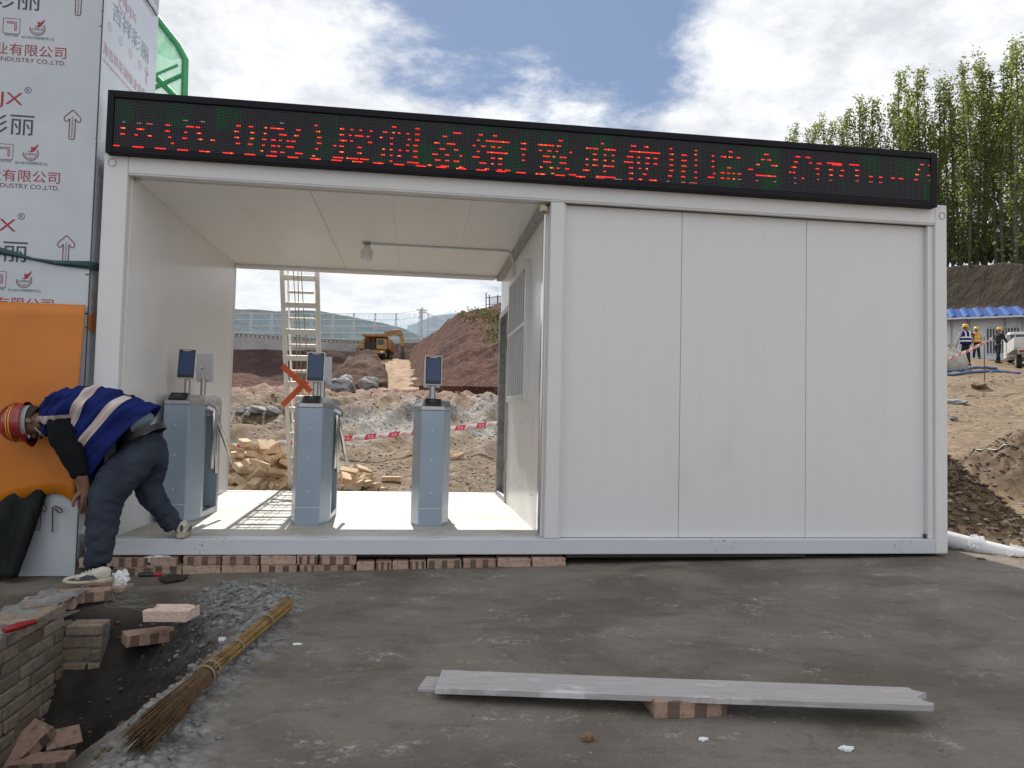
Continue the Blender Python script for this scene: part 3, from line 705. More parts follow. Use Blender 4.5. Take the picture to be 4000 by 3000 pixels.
gp(MB().box(.15, 5.905, DY-.12, DY-.001, 2.469, HZ-.002), 'top_beam', 'white_paint', .006)
gp(MB().box(.001, .12, .15, DY-.15, 2.49, HZ-.002), 'top_beam', 'white_paint', .006)
gp(MB().box(LX-.12, LX-.001, .15, DY-.15, 2.49, HZ-.002), 'top_beam', 'white_paint', .006)
gp(MB().box(.152, 5.957, .001, .12, 0, FZ-.003), 'sill_beam', 'sill_paint', .006, seg=2)
gp(MB().box(.15, 5.905, DY-.12, DY-.001, 0, FZ+.004), 'sill_beam', 'grey_paint', .006)
gp(MB().box(.001, .12, .15, DY-.15, 0, FZ-.003), 'sill_beam', 'grey_paint', .006)
gp(MB().box(LX-.12, LX-.001, .15, DY-.15, 0, FZ-.003), 'sill_beam', 'grey_paint', .006)
gp(MB().box(2.985, 3.083, .003, .12, FZ-.002, 2.481), 'middle_post', 'white_paint', .006, seg=2)
gp(MB().box(5.912, 5.9565, .022, .10, FZ-.002, 2.481).box(3.0835, 3.103, .03, .06, FZ-.002, 2.48), 'jamb', 'white_paint', .003)
gp(MB().box(.003, LX-.003, .003, DY-.003, HZ+.001, HZ+.02), 'roof', 'white_paint')
for x0, x1 in ((3.085, 3.9735), (3.9765, 4.9475), (4.9505, 5.911)):
    gp(MB().box(x0, x1, .062, .11, FZ, 2.481), 'front_panel', 'panel_front', .0025)
gp(MB().box(3.09, 5.9, .112, .114, FZ, 2.48), 'panel_backing', 'dark_line')
gp(MB().box(6.0, 6.045, .15, DY-.15, FZ-.002, 2.489), 'end_panel', 'panel_side')
gp(MB().box(.105, .16, .1505, DY-.1505, FZ-.002, 2.489).box(.153, .16, .06, .15, FZ-.002, 2.481), 'side_panel', 'panel_side', label='inner left wall of ribbed white panel')
gp(MB().box(3.03, 5.904, DY-.06, DY-.02, FZ+.005, 2.468), 'back_panel', 'panel_front')
ce = MB()
for x0, x1 in ((.161, .7355), (.737, 1.2995), (1.3035, 1.868), (1.8693, 2.4335), (2.4347, 2.972)):
    ce.box(x0, x1, .121, DY-.121, 2.486, 2.51)
gp(ce, 'ceiling', 'panel_ceiling')
gp(MB().box(.12, XB, .12, DY-.12, 2.511, 2.52).box(.2, .9, DY-.125, DY-.121, 2.478, 2.4855), 'ceiling_backing', 'seal')
gp(MB().box(.16, 2.9, DY-.14, DY-.1205, 2.462, 2.4855).box(.16, 2.9, DY-.1205, DY+.004, 2.459, 2.4685), 'beam_trim', 'white_paint', .002)
gp(MB().box(.1205, 5.9, .1205, DY-.1205, FZ-.012, FZ), 'floor', 'floor_plate')
gp(MB().box(.13, 5.9, .13, DY-.13, .02, FZ-.0125), 'floor_frame', 'timber_dark')
# partition with window and doorway
WY0, WY1, WZ0, WZ1 = .80, 1.86, 1.115, 2.20
DY0, DY1, DZ1 = 2.10, 2.86, 2.035
pw = MB(); X0, X1 = XB, XB+.05
for y0, y1, z0, z1 in ((.1205, WY0, FZ, 2.482), (WY0, WY1, FZ, WZ0), (WY0, WY1, WZ1, 2.482), (WY1, DY0, FZ, 2.482), (DY0, DY1, DZ1, 2.482), (DY1, DY-.1205, FZ, 2.482)):
    pw.box(X0, X1, y0, y1, z0, z1)
part = gp(pw, 'partition', 'panel_side', label='ribbed white partition with barred window and doorway')
part.parent = None; part.parent = gh; part.matrix_parent_inverse = Matrix.Translation(gh.location).inverted()
fr = MB()
for y0, y1, z0, z1 in ((WY0-.03, WY0+.03, WZ0-.03, WZ1+.03), (WY1-.03, WY1+.03, WZ0-.03, WZ1+.03), (WY0+.03, WY1-.03, WZ0-.03, WZ0+.02), (WY0+.03, WY1-.03, WZ1-.02, WZ1+.03), (WY0+.03, WY1-.03, 1.70, 1.73)):
    fr.box(XB-.045, XB+.052, y0, y1, z0, z1)
win = gp(fr, 'window', 'white_paint', .003)
br_ = MB()
for k in range(8):
    y = WY0+.09+k*(WY1-WY0-.18)/7
    br_.tube([(XB-.028, y, WZ0+.02), (XB-.028, y, WZ1-.02)], .0105, 8)
sub(br_, 'window_bars', 'white_paint', win)
sub(MB().box(XB+.02, XB+.026, WY0+.031, WY1-.031, WZ0+.021, WZ1-.021), 'pane', 'glass_dark', win)
sub(MB().box(XB+.012, XB+.019, (WY0+WY1)/2-.03, (WY0+WY1)/2+.03, WZ0+.021, WZ1-.021), 'sash', 'galv', win)
dm = MB()
for y0, y1, z0, z1 in ((DY0-.02, DY0+.04, FZ, DZ1+.03), (DY1-.05, DY1+.02, FZ, DZ1+.03), (DY0+.04, DY1-.05, DZ1-.03, DZ1+.03), (DY0+.04, DY1-.05, FZ, FZ+.05)):
    dm.box(XB-.014, XB+.055, y0, y1, z0, z1)
door = gp(dm, 'door_frame', 'galv', .003)
dl = MB().box(XB+.06, XB+.80, DY1-.055, DY1-.02, FZ+.06, DZ1-.035)
sub(dl, 'door_leaf', 'white_paint', door)
for z in (.42, 1.72):
    sub(MB().box(XB+.0555, XB+.075, DY1-.10, DY1-.056, z-.06, z+.06).tube([(XB+.062, DY1-.075, z-.055), (XB+.062, DY1-.075, z+.055)], .008, 8).box(XB-.0165, XB-.0145, DY1-.045, DY1+.0, z-.05, z+.05), 'hinge', 'steel', door)
gp(MB().box(XB-.055, XB-.001, .121, DY-.121, 2.43, 2.4855), 'corner_trim', 'galv', .002)
gp(MB().box(XB-.018, XB-.001, .1205, .175, FZ, 2.43), 'edge_trim', 'chrome', .002)
gp(MB().box(XB-.008, XB-.0008, 1.90, 2.0, 1.45, 2.43), 'joint_strip', 'white_paint', .002)
fo = MB()
for c, s_ in (((.185, .10, 2.475), .022), ((2.945, .075, 2.455), .034), ((2.93, .07, 2.44), .02)):
    for k in range(5): fo.sphere((c[0]+random.uniform(-1, 1)*s_*.6, c[1], c[2]+random.uniform(-1, 1)*s_*.4), s_*random.uniform(.4, .7), 8, 6)
gp(fo, 'sealing_foam', 'foam')
gp(MB().box(5.895, 5.911, .04, .061, FZ+.0, FZ+.03), 'drain_plug', 'dark_line')
sc_m = MB()
for y in (.5, 1.15, 1.98):
    for z in (.35, .9, 2.3): sc_m.box(XB-.004, XB-.0002, y, y+.009, z, z+.009)
for z in (.4, .85, 1.3, 1.75, 2.2): sc_m.box(2.982, 2.9845, .04, .048, z, z+.008)
gp(sc_m, 'screws', 'seal')

# bulb and its conduit, screwed to the ceiling
bl = thing('ceiling_bulb', 'round white bulb hanging below the passage ceiling on a thin conduit', 'ceiling light', (1.6, 1.6, 2.486))
rg = [[(1.6+r*math.cos(2*math.pi*k/20), 1.6+r*math.sin(2*math.pi*k/20), z) for k in range(20)] for r, z in ((.030, 2.46), (.034, 2.43), (.052, 2.415), (.055, 2.37), (.053, 2.345), (.042, 2.325), (.018, 2.316))]
hold(MB().rings(rg).build('bulb', 'lamp_glass'), bl)
hold(MB().tube([(1.6, 1.6, 2.486), (1.6, 1.6, 2.461)], [.045, .026], 16).build('lamp_socket', 'galv'), bl)
hold(MB().tube([(1.65, 1.6, 2.476), (2.86, 1.6, 2.476), (2.905, 1.62, 2.47), (2.93, 1.66, 2.42), (2.955, 1.72, 2.37), (2.962, 1.76, 2.30), (2.962, 1.78, 1.30)], .009, 8).build('conduit', 'white_paint'), bl)

# ---------------------------------------------------------------- running-text board
LEDX0, LEDZT, PL = .075, 2.964, .009906
lb = thing('text_board', 'long black running text board with red characters on top of the gatehouse', 'LED sign', (3, -.02, 2.62))
bx = MB()
BX0, BX1, BZ0, BZ1 = .030, 5.928, 2.6415-.04, 3.016
LEDX1 = LEDX0+585*PL; LEDZB = LEDZT-32*PL
for x0, x1, z0, z1 in ((BX0, LEDX0-.004, BZ0, BZ1), (LEDX1+.004, BX1, BZ0, BZ1), (LEDX0-.004, LEDX1+.004, LEDZT+.004, BZ1), (LEDX0-.004, LEDX1+.004, BZ0, LEDZB-.004)):
    bx.box(x0, x1, -.066, .055, z0, z1)
hold(bx.build('casing', 'black_box', None, .004), lb)
lf = MB().quad((0, 0, -32*PL), (585*PL, 0, -32*PL), (585*PL, 0, 0), (0, 0, 0)).box(0, 585*PL, .001, .04, -32*PL, 0, 1)
lo = lf.build('display_face', ['led_face', 'black_box']); lo.location = (LEDX0, -.056, LEDZT); hold(lo, lb)
LED = "0,4,31;4,3,19;4,3,23;5,2,15,d;12,7,31;13,2,23;14,3,15,d;14,5,19;20,4,15,m;21,3,23;26,7,31;32,3,15;32,3,19;34,2,23;36,2,27;40,7,31;43,3,11,d;43,3,23;44,2,19;45,5,15;51,3,15;52,3,19;53,3,23;54,3,11,d;54,7,32;61,3,23;69,7,32;76,3,16;76,3,20;77,3,12;77,3,24;83,7,32;85,3,12;85,3,24;86,3,16;86,3,20;93,2,28;94,2,24;94,3,20;95,2,12;95,2,16;97,7,32;99,9,12;100,3,20;100,3,24;100,4,28;104,2,24;105,2,20;105,3,8,d;105,5,16;106,3,28;110,2,20;110,5,24;111,7,32;113,3,20;115,3,16;116,3,12;116,5,28;126,7,33;127,2,29;128,2,8;129,2,24;129,3,12;130,3,16;130,3,20;140,7,33;141,2,21;141,7,29;145,3,9;145,3,13;145,3,21;145,3,25;145,5,17;150,8,29;151,2,13;152,2,9;152,2,17;154,7,33;155,6,13;157,3,21;157,3,25;158,2,9;159,6,29;163,2,13;164,3,17;165,2,9;168,7,33;172,2,13;173,3,25;174,2,21;174,3,9;179,2,13;179,2,17;179,2,21;179,2,25;179,2,29;180,2,9;180,3,5;182,7,33;184,2,9;184,3,25;185,2,21;190,2,9;190,2,17;190,2,21;191,2,13;191,7,29;192,7,29;195,3,17;195,3,17;195,3,21;195,3,21;195,3,25;195,3,25;196,3,5;196,3,5;196,3,9;196,3,9;196,3,13;196,3,13;197,5,34;197,7,33;205,3,30;208,4,22;209,4,14;210,4,26;211,7,34;213,4,18;214,6,30;215,3,9;217,3,22;217,3,26;218,6,14;222,6,6;223,3,18;223,4,26;225,7,34;227,2,22;227,3,30;236,2,14;236,5,22;239,2,10;239,2,18;239,7,34;240,3,6;241,5,26;242,3,14;245,3,30;245,17,10;246,15,18;249,2,26;249,3,14;249,3,22;250,3,6;253,7,34;254,2,14;254,3,22;254,3,26;254,3,30;259,4,30;267,7,34;270,4,10;270,4,14;271,2,18;271,2,22;281,7,34;282,12,10;283,2,14;284,2,26;286,5,18;286,6,22;289,3,14;291,3,26;292,2,30;293,2,18;295,2,14;295,7,34;296,2,26;296,3,10;297,3,6;298,4,18;298,5,22;300,2,34;300,3,18;301,2,22;302,3,26;302,3,26;305,2,14;305,2,14;305,4,30;306,4,30;310,7,34;315,5,26;317,2,18;317,2,22;317,4,10;322,3,14;322,4,10;322,4,18;322,4,22;324,7,34,m;325,14,30;328,2,6;330,2,14;330,2,18;330,2,26;330,8,22;330,9,10;336,2,14;336,2,18;338,6,34,d;345,7,18;347,5,14;349,3,22;349,3,26;349,3,30;349,23,10;350,4,6;355,2,14;355,2,18;356,2,22;356,3,30;359,3,26;360,3,6;361,2,22;361,3,14;361,3,18;364,6,30;367,3,14;367,3,18;377,2,30,m;378,3,26;379,2,6;379,3,10;379,3,14;379,3,18;379,3,22;388,3,22;388,3,26;388,3,30,m;388,4,10;388,4,14;388,4,18;394,6,30,m;398,2,6;398,2,9;398,2,13;398,2,17;398,2,22;398,2,26;408,5,25;411,2,9;411,2,13;411,2,17;412,2,22;418,3,9;418,3,21;418,3,21;418,3,25;418,3,25;418,4,9;423,2,21;423,2,21;423,2,25;423,2,25;423,3,17;424,3,5;424,3,9;427,2,21;427,2,25;430,3,9;431,3,21;431,3,25,m;439,4,17;445,2,25,m;445,3,13;445,16,21;449,3,9;451,4,5;454,3,9;457,5,13;459,2,25,d;471,2,17;473,4,13;474,2,17;475,2,21,m;475,2,25,d;475,3,9;476,4,5;481,2,21;484,4,5;487,2,9;492,3,13;493,2,17;493,2,21,m;493,4,9;501,12,8;503,2,21,m;503,3,13;503,3,17;505,8,9;511,3,17;512,3,13;519,8,8;524,3,12;524,3,16;524,3,20,m;535,3,16;535,3,20,m;543,3,16;543,3,20,m;553,3,16;559,4,16;572,3,16;573,3,12;575,2,8;577,3,4;583,2,12;584,1,4;584,1,16,d"
random.seed(3)
groups = {0: MB(), 1: MB(), 2: MB(), 3: MB()}
for sg in LED.split(';'):
    q = sg.split(','); c, n, r0 = int(q[0]), int(q[1]), min(31, int(q[2])); md = q[3] if len(q) > 3 else ''
    for k in range(n):
        if c+k > 584: continue
        g = 2 if md == 'm' else 3 if md == 'd' else (1 if random.random() < .09 else 0)
        x = LEDX0+(c+k+.5)*PL; z = LEDZT-(r0+.5)*PL; h = PL*(.44 if g < 2 else .34)
        groups[g].add([(x+h*math.cos(a), -.0575, z+h*math.sin(a)) for a in np.linspace(0, 2*math.pi, 7)[:-1]], [tuple(range(6))])
for g, nm in ((0, 'led_on'), (1, 'led_hot'), (2, 'led_mid'), (3, 'led_dim')):
    if groups[g].f: hold(groups[g].build('lit_diodes', nm), lb)

# ---------------------------------------------------------------- wrapped panel kiosk on the left
KX, KY = -.05, -.005
kb = thing('kiosk', 'panel clad kiosk still wrapped in printed protective film left of the gatehouse', 'building', (-1.5, .5, -.13))
hold(MB().box(-4.2, KX, KY, KY+.06, -.13, 4.6).build('front_wall', 'film', None, .002), kb)
hold(MB().box(KX-.06, KX-.001, KY+.0605, 1.0, -.13, 4.6).build('side_wall', 'film', None, .002), kb)
hold(MB().box(-4.2, KX-.061, .97, 1.0, -.13, 4.6).box(-4.2, -4.15, KY+.0605, .97, -.13, 4.6).build('rear_wall', 'film'), kb)
hold(MB().box(-4.2, KX, KY, 1.0, 4.601, 4.62).build('roof', 'film'), kb)
hold(MB().box(KX-.001, KX+.004, KY-.004, KY+.0045, -.13, 4.6).build('edge_strip', 'dark_line'), kb)
sr = MB()
for k in range(16):
    z = random.uniform(.2, 4); sr.box(KX-.022*random.random()**2-.008, KX-.002, KY-.0012, KY-.0002, z, z+random.uniform(.003, .010))
hold(sr.build('scuffs', 'print_navy'), kb)
# printing on the film
fy = KY-.0015
def fa(zx, zy): return at(zx/2.37/K, zy/2.37/K, y=fy)
pr_red, pr_navy, pr_mar, pr_grn = MB(), MB(), MB(), MB()
RX, UZ = Vector((1, 0, 0)), Vector((0, 0, 1))
CN = '上海吉祥彩丽板业有限公司'; EN = 'SHANGHAI JIXIANG CAILI PLATE INDUSTRY CO.,LTD.'
def ringm(mb, c, r, w_, rt, up, n=28, a0=0.0, a1=2*math.pi):
    c, rt, up = Vector(c), Vector(rt), Vector(up); aa = np.linspace(a0, a1, n+1)
    for i in range(n):
        p = [c+(rt*math.cos(a)+up*math.sin(a))*q for a, q in ((aa[i], r), (aa[i+1], r), (aa[i+1], r-w_), (aa[i], r-w_))]
        mb.add(p, [(0, 1, 2, 3)])
def outline(mb, pts, w_, nrm):
    n = len(pts); nrm = Vector(nrm)
    for i in range(n):
        a, b = Vector(pts[i]), Vector(pts[(i+1) % n]); s_ = (b-a).normalized().cross(nrm)*w_/2
        mb.add([a-s_, b-s_, b+s_, a+s_], [(0, 1, 2, 3)])
def arrow(o, h, wd, rt, up, nrm, mb=None):
    mb = mb or pr_mar
    o, rt, up = Vector(o), Vector(rt), Vector(up)
    sh = [(-.16, .06), (-.10, 0), (.10, 0), (.16, .06), (.16, .70), (.30, .60), (.42, .60), (.48, .68), (.44, .76), (0, 1.0), (-.44, .76), (-.48, .68), (-.42, .60), (-.30, .60), (-.16, .70)]
    outline(mb, [o+rt*x*wd+up*y*h for x, y in sh], .006, nrm)
    letter(mb, '撕膜方向安装方向请按此方向', wd*.11, o+rt*wd*.055+up*h*.05, up, -rt, 0, 'l', h*.72)
def emblem(c, r, rt, up, nrm):
    ringm(pr_mar, c, r, r*.10, rt, up, 26, -1.05*math.pi, .18*math.pi)
    ringm(pr_mar, c, r*.72, r*.05, rt, up, 24, -1.0*math.pi, .10*math.pi)
    for k in range(12):
        a = math.pi*(-.95+1.08*k/11); p = Vector(c)+(Vector(rt)*math.cos(a)+Vector(up)*math.sin(a))*r*.83
        pr_mar.add([p-Vector(rt)*r*.05-Vector(up)*r*.05, p+Vector(rt)*r*.05-Vector(up)*r*.05, p+Vector(up)*r*.06], [(0, 1, 2)])
    letter(pr_mar, 'ISO', r*.22, Vector(c)+Vector(up)*r*.14-Vector(rt)*r*.1, rt, up, 0, 'c')
    letter(pr_mar, '14001', r*.34, Vector(c)-Vector(up)*r*.28, rt, up, 0, 'c', r*1.15)
    letter(pr_mar, '✓', r*.25, Vector(c)-Vector(up)*r*.72, rt, up, 0, 'c')
    bird = [(-.05, .25), (.05, .55), (-.05, .8), (.12, .95), (.30, .82), (.62, 1.05), (.95, 1.35), (.80, .9), (.62, .62), (.50, .38), (.22, .18)]
    pr_red.add([Vector(c)+(Vector(rt)*x+Vector(up)*y)*r for x, y in bird], [tuple(range(len(bird)))[::-1]])
PER = None
def block(dz, first=False):
    U_ = Vector((0, 0, dz))
    p = fa(610, 548)+U_; letter(pr_red, CN, .078, p, RX, UZ, 0, 'r', 1.06)
    p = fa(606, 620)+U_; letter(pr_mar, EN, .038, p, RX, UZ, 0, 'r', 1.07)
    emblem(fa(346, 262)+U_, .048, RX, UZ, (0, -1, 0))
    letter(pr_grn, 'ISO14001环境管理体系认证', .020, fa(350, 366)+U_, RX, UZ, 0, 'c', .195)
    c = fa(106, 240)+U_; s_ = .050
    outline(pr_mar, [c+RX*x*s_+UZ*z*s_ for x, z in ((-1, -1), (1, -1), (1, 1), (-1, 1))], .003, (0, -1, 0))
    outline(pr_red, [c+RX*x*s_+UZ*z*s_ for x, z in ((-.55, .38), (.40, .38), (.40, -.55), (.58, -.55), (.58, .58), (-.55, .58))], .004, (0, -1, 0))
    letter(pr_grn, '绿色环保板', .016, fa(106, 336)+U_, RX, UZ, 0, 'c', .082)
def block2(dz):
    U_ = Vector((0, 0, dz))
    letter(pr_red, 'JX', .105, fa(206, 1010)+U_, RX, UZ, 0, 'r', .150)
    letter(pr_red, 'SHU', .105, fa(-10, 1006)+U_, RX, UZ, 0, 'r', .21)
    ringm(pr_navy, fa(258, 835)+U_, .021, .0035, RX, UZ); letter(pr_navy, 'R', .021, fa(258, 849)+U_, RX, UZ, 0, 'c')
    letter(pr_navy, '丽', .130, fa(199, 1250)+U_, RX, UZ, 0, 'c', .145)
    letter(pr_navy, '吉祥彩', .130, fa(66, 1243)+U_, RX, UZ, 0, 'r', .50)
    arrow(fa(662, 1290)+U_, .195, .108, RX, UZ, (0, -1, 0))
pz0 = fa(346, 262).z; pz1 = fa(292, 1420).z; PER = pz0-pz1
for k in range(0, 4):
    if k < 3: block(-k*PER)
    if k < 3: block2(-(k-1)*PER)
block2(-4*PER+.0)
arrow(at(80, 1145, y=fy), .195, .108, RX, UZ, (0, -1, 0))
# the same film on the side wall, read along its depth
SX = KX+.0012; RY = Vector((0, 1, 0))
def sa(zx, zy): return at(zx/2.37/K, zy/2.37/K, x=SX)
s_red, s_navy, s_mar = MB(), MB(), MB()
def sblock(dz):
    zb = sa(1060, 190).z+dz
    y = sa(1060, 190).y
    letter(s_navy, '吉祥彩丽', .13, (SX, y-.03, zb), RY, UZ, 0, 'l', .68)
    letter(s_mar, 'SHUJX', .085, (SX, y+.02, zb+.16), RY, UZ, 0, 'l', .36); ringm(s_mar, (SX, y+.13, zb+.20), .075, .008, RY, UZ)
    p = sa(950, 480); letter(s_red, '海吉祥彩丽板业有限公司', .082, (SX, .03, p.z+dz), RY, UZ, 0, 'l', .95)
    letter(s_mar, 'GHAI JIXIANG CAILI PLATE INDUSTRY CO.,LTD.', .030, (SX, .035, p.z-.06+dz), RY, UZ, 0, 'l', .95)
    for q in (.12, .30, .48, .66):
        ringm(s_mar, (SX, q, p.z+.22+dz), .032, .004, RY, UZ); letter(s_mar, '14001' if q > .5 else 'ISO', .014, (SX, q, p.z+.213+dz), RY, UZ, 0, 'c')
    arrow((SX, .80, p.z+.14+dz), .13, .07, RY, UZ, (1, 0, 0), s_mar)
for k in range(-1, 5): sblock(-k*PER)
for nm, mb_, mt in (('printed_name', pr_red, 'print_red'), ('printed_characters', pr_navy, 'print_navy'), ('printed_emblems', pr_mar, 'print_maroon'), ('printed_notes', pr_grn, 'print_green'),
                    ('printed_name', s_red, 'sky_sheen_red'), ('printed_characters', s_navy, 'sky_sheen_navy'), ('printed_emblems', s_mar, 'sky_sheen_red')):
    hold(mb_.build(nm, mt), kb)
# dark cable across the kiosk's side
tag(MB().tube([at(303, -25, x=KX+.012), at(317, 0, x=KX+.012), at(329, 17, x=KX+.012), at(338, 34, x=KX+.012)], .007, 6).build('cable', 'dark_line'),
    'dark cable running slantwise over the side of the film wrapped kiosk', 'cable')

# orange sheet hung on the kiosk, its lower edge bowed
def surf(n, fn):  # strip surface with thickness
    return [fn(i/(n-1)) for i in range(n)]
osx = MB()
xs = np.linspace(-3.2, KX-.008, 120)
low_pts = [(-3.2, -.10), (-1.6, -.02), (-1.0, .10), (-.68, .25), (at(0, 1092, y=-.03).x, at(0, 1092, y=-.03).z), (at(35, 1079, y=-.03).x, at(35, 1079, y=-.03).z), (at(75, 1070, y=-.03).x, at(75, 1070, y=-.03).z), (at(115, 1066, y=-.03).x, at(115, 1066, y=-.03).z),
           (at(135, 1068, y=-.03).x, at(135, 1068, y=-.03).z), (at(150, 1077, y=-.03).x, at(150, 1077, y=-.03).z), (KX-.008, at(167, 1089, y=-.03).z)]
lz = np.interp(xs, [p[0] for p in low_pts], [p[1] for p in low_pts]); tz = at(100, 656, y=-.02).z
NV = 16
def oy(x, v): return KY-.012-.055*math.sin(math.pi*(1-v))**2*(.5+.5*math.sin(x*3.1+.6))-.012-.012*max(0, .25-v)*4*(.5+.5*math.cos(x*5))
fr_r = [[(x, oy(x, j/NV), l+(tz-l)*j/NV) for x, l in zip(xs, lz)] for j in range(NV+1)]
nX = len(xs); V = [p for r in fr_r for p in r]; Fq = [(j*nX+i, j*nX+i+1, (j+1)*nX+i+1, (j+1)*nX+i) for j in range(NV) for i in range(nX-1)]
osx.add(V, Fq, 0, True)
os_ = osx.build('orange_sheet', 'orange_sheet'); md = os_.modifiers.new('t', 'SOLIDIFY'); md.thickness = .004; md.offset = 1
tag(os_, 'orange plastic sheet with a bowed lower edge hung over the printed kiosk wall', 'sheet')
osd = MB(); 
osd.add([(KX+.003, .0, 1.545), (KX+.003, .17, 1.60), (KX+.003, .17, 1.46), (KX+.003, .10, 1.43), (KX+.003, 0, 1.46)], [(0, 1, 2, 3, 4)])
od = osd.build('orange_scrap', 'orange_sheet'); od.modifiers.new('t', 'SOLIDIFY').thickness = .003
tag(od, 'torn scrap of orange sheet folded round the kiosk corner', 'sheet')
# dark plastic draped below it
dt = MB(); cols_ = []
tx = np.linspace(-3.2, at(105, 1090, y=-.03).x, 90)
topz = np.interp(tx, [p[0] for p in low_pts], [p[1]+.06 for p in low_pts])
rows = []
for j in range(19):
    v = j/18; row = []
    for i, x in enumerate(tx):
        u = i/89
        xr = at(105, 1090, y=-.03).x; xbtm = at(52, 1250, y=-.1).x
        lim = xr+(xbtm-xr)*v**1.25
        xx = -3.2+(lim+3.2)*u
        z = np.interp(xx, [p[0] for p in low_pts], [p[1]+.10 for p in low_pts])*(1-v)-.10*v
        y = KY-.006-.10*v-(.045*abs(math.sin(xx*17+v*1.5))*(.3+v)+.02+.02*math.sin(xx*41+2*v))*min(1, v*3)
        row.append((xx, y, z))
    rows.append(row)
V = [p for r in rows for p in r]; dt.add(V, [(j*90+i, (j+1)*90+i, (j+1)*90+i+1, j*90+i+1) for j in range(18) for i in range(89)], 0, True)
dto = dt.build('plastic_drape', 'tarp'); dto.modifiers.new('t', 'SOLIDIFY').thickness = .002
tag(dto, 'black plastic sheeting draped to the ground below the orange sheet', 'tarpaulin')
tag(MB().tube([at(113, 1150, y=-.03), at(114, 1095, y=-.03), at(119, 1093, y=-.03), at(133, 1100, y=-.035), at(134, 1106, y=-.035), at(128, 1108, y=-.035), at(118, 1098, y=-.04)], .0045, 6).build('wire_hook', 'stake'), 'bent dark red wire hook hanging beside the black plastic', 'hook')
# green strap pulled round the kiosk to the gatehouse post
sp_ = MB(); pts = [(-3.2, 2.25), (-1.3, 2.02), (at(0, 541, y=-.03).x, at(0, 541, y=-.03).z), (at(30, 548, y=-.03).x, at(30, 548, y=-.03).z), (at(70, 559, y=-.03).x, at(70, 559, y=-.03).z), (at(120, 567, y=-.03).x, at(120, 567, y=-.03).z), (at(195, 572, y=-.03).x, at(195, 572, y=-.03).z)]
wds = [.03, .03, .045, .034, .016, .030, .052]
L_ = []; 
for (x, z), h in zip(pts, wds): L_.append([(x, -.020, z-h/2), (x, -.030, z-h*.1), (x, -.022, z+h/2)])
L_.append([(KX+.006, -.018, pts[-1][1]-.03), (KX+.010, -.022, pts[-1][1]-.005), (KX+.006, -.018, pts[-1][1]+.024)])
L_.append([(-.004, .06, pts[-1][1]-.032), (-.002, .06, pts[-1][1]-.006), (-.004, .06, pts[-1][1]+.022)])
V = [p for r in L_ for p in r]; sp_.add(V, [(i*3+j, (i+1)*3+j, (i+1)*3+j+1, i*3+j+1) for i in range(len(L_)-1) for j in range(2)], 0, True)
so_ = sp_.build('strap', 'strap'); so_.modifiers.new('t', 'SOLIDIFY').thickness = .004
tag(so_, 'dark green webbing strap stretched across the printed kiosk wall', 'strap')

# green netted scaffold behind the kiosk
gn = thing('netted_scaffold', 'scaffold frame wrapped in green safety net rising behind the kiosk', 'scaffold', (-1.5, 6, 0))
GY_ = 5.0
def gpt(px, py, y=GY_): return at(px, py, y=y)
c1, c2, c3, c4 = gpt(300, -10), gpt(384, 98), gpt(400, 130), gpt(398, 212)
base_ = Vector((c4.x, GY_, -.1))
fm = MB(); fm.tube([base_, c4, c3, c2, c1], .045, 8); fm.tube([gpt(330, 160), gpt(385, 215), gpt(420, 250)], .04, 8); fm.tube([gpt(310, 200), gpt(398, 160)], .03, 8); fm.tube([gpt(320, 168), gpt(385, 140)], .018, 6)
lft = Vector((c1.x-2, GY_, -.1)); fm.tube([lft, Vector((c1.x-2, GY_, c1.z))], .045, 8); fm.tube([Vector((c1.x-2, GY_, c1.z)), c1], .045, 8)
hold(fm.build('scaffold_frame', 'net_frame'), gn)
nm_ = MB(); nm_.add([Vector((c1.x-2, GY_-.05, -.1)), Vector((c4.x, GY_-.05, -.1)), c4+Vector((0, -.05, 0)), c3+Vector((0, -.05, 0)), c2+Vector((0, -.05, 0)), c1+Vector((0, -.05, 0)), Vector((c1.x-2, GY_-.05, c1.z))], [tuple(range(7))])
hold(nm_.build('safety_net', 'green_net'), gn)
fl = MB(); fl.add([c1+Vector((0, -.07, 0)), c2+Vector((0, -.07, 0)), c3+Vector((0, -.07, 0)), c3+Vector((-.16, -.07, -.05)), c2+Vector((-.22, -.09, -.18)), c1+Vector((-.1, -.09, -.45))], [(0, 1, 4, 5), (1, 2, 3, 4)])
hold(fl.build('net_fold', 'green_net'), gn)
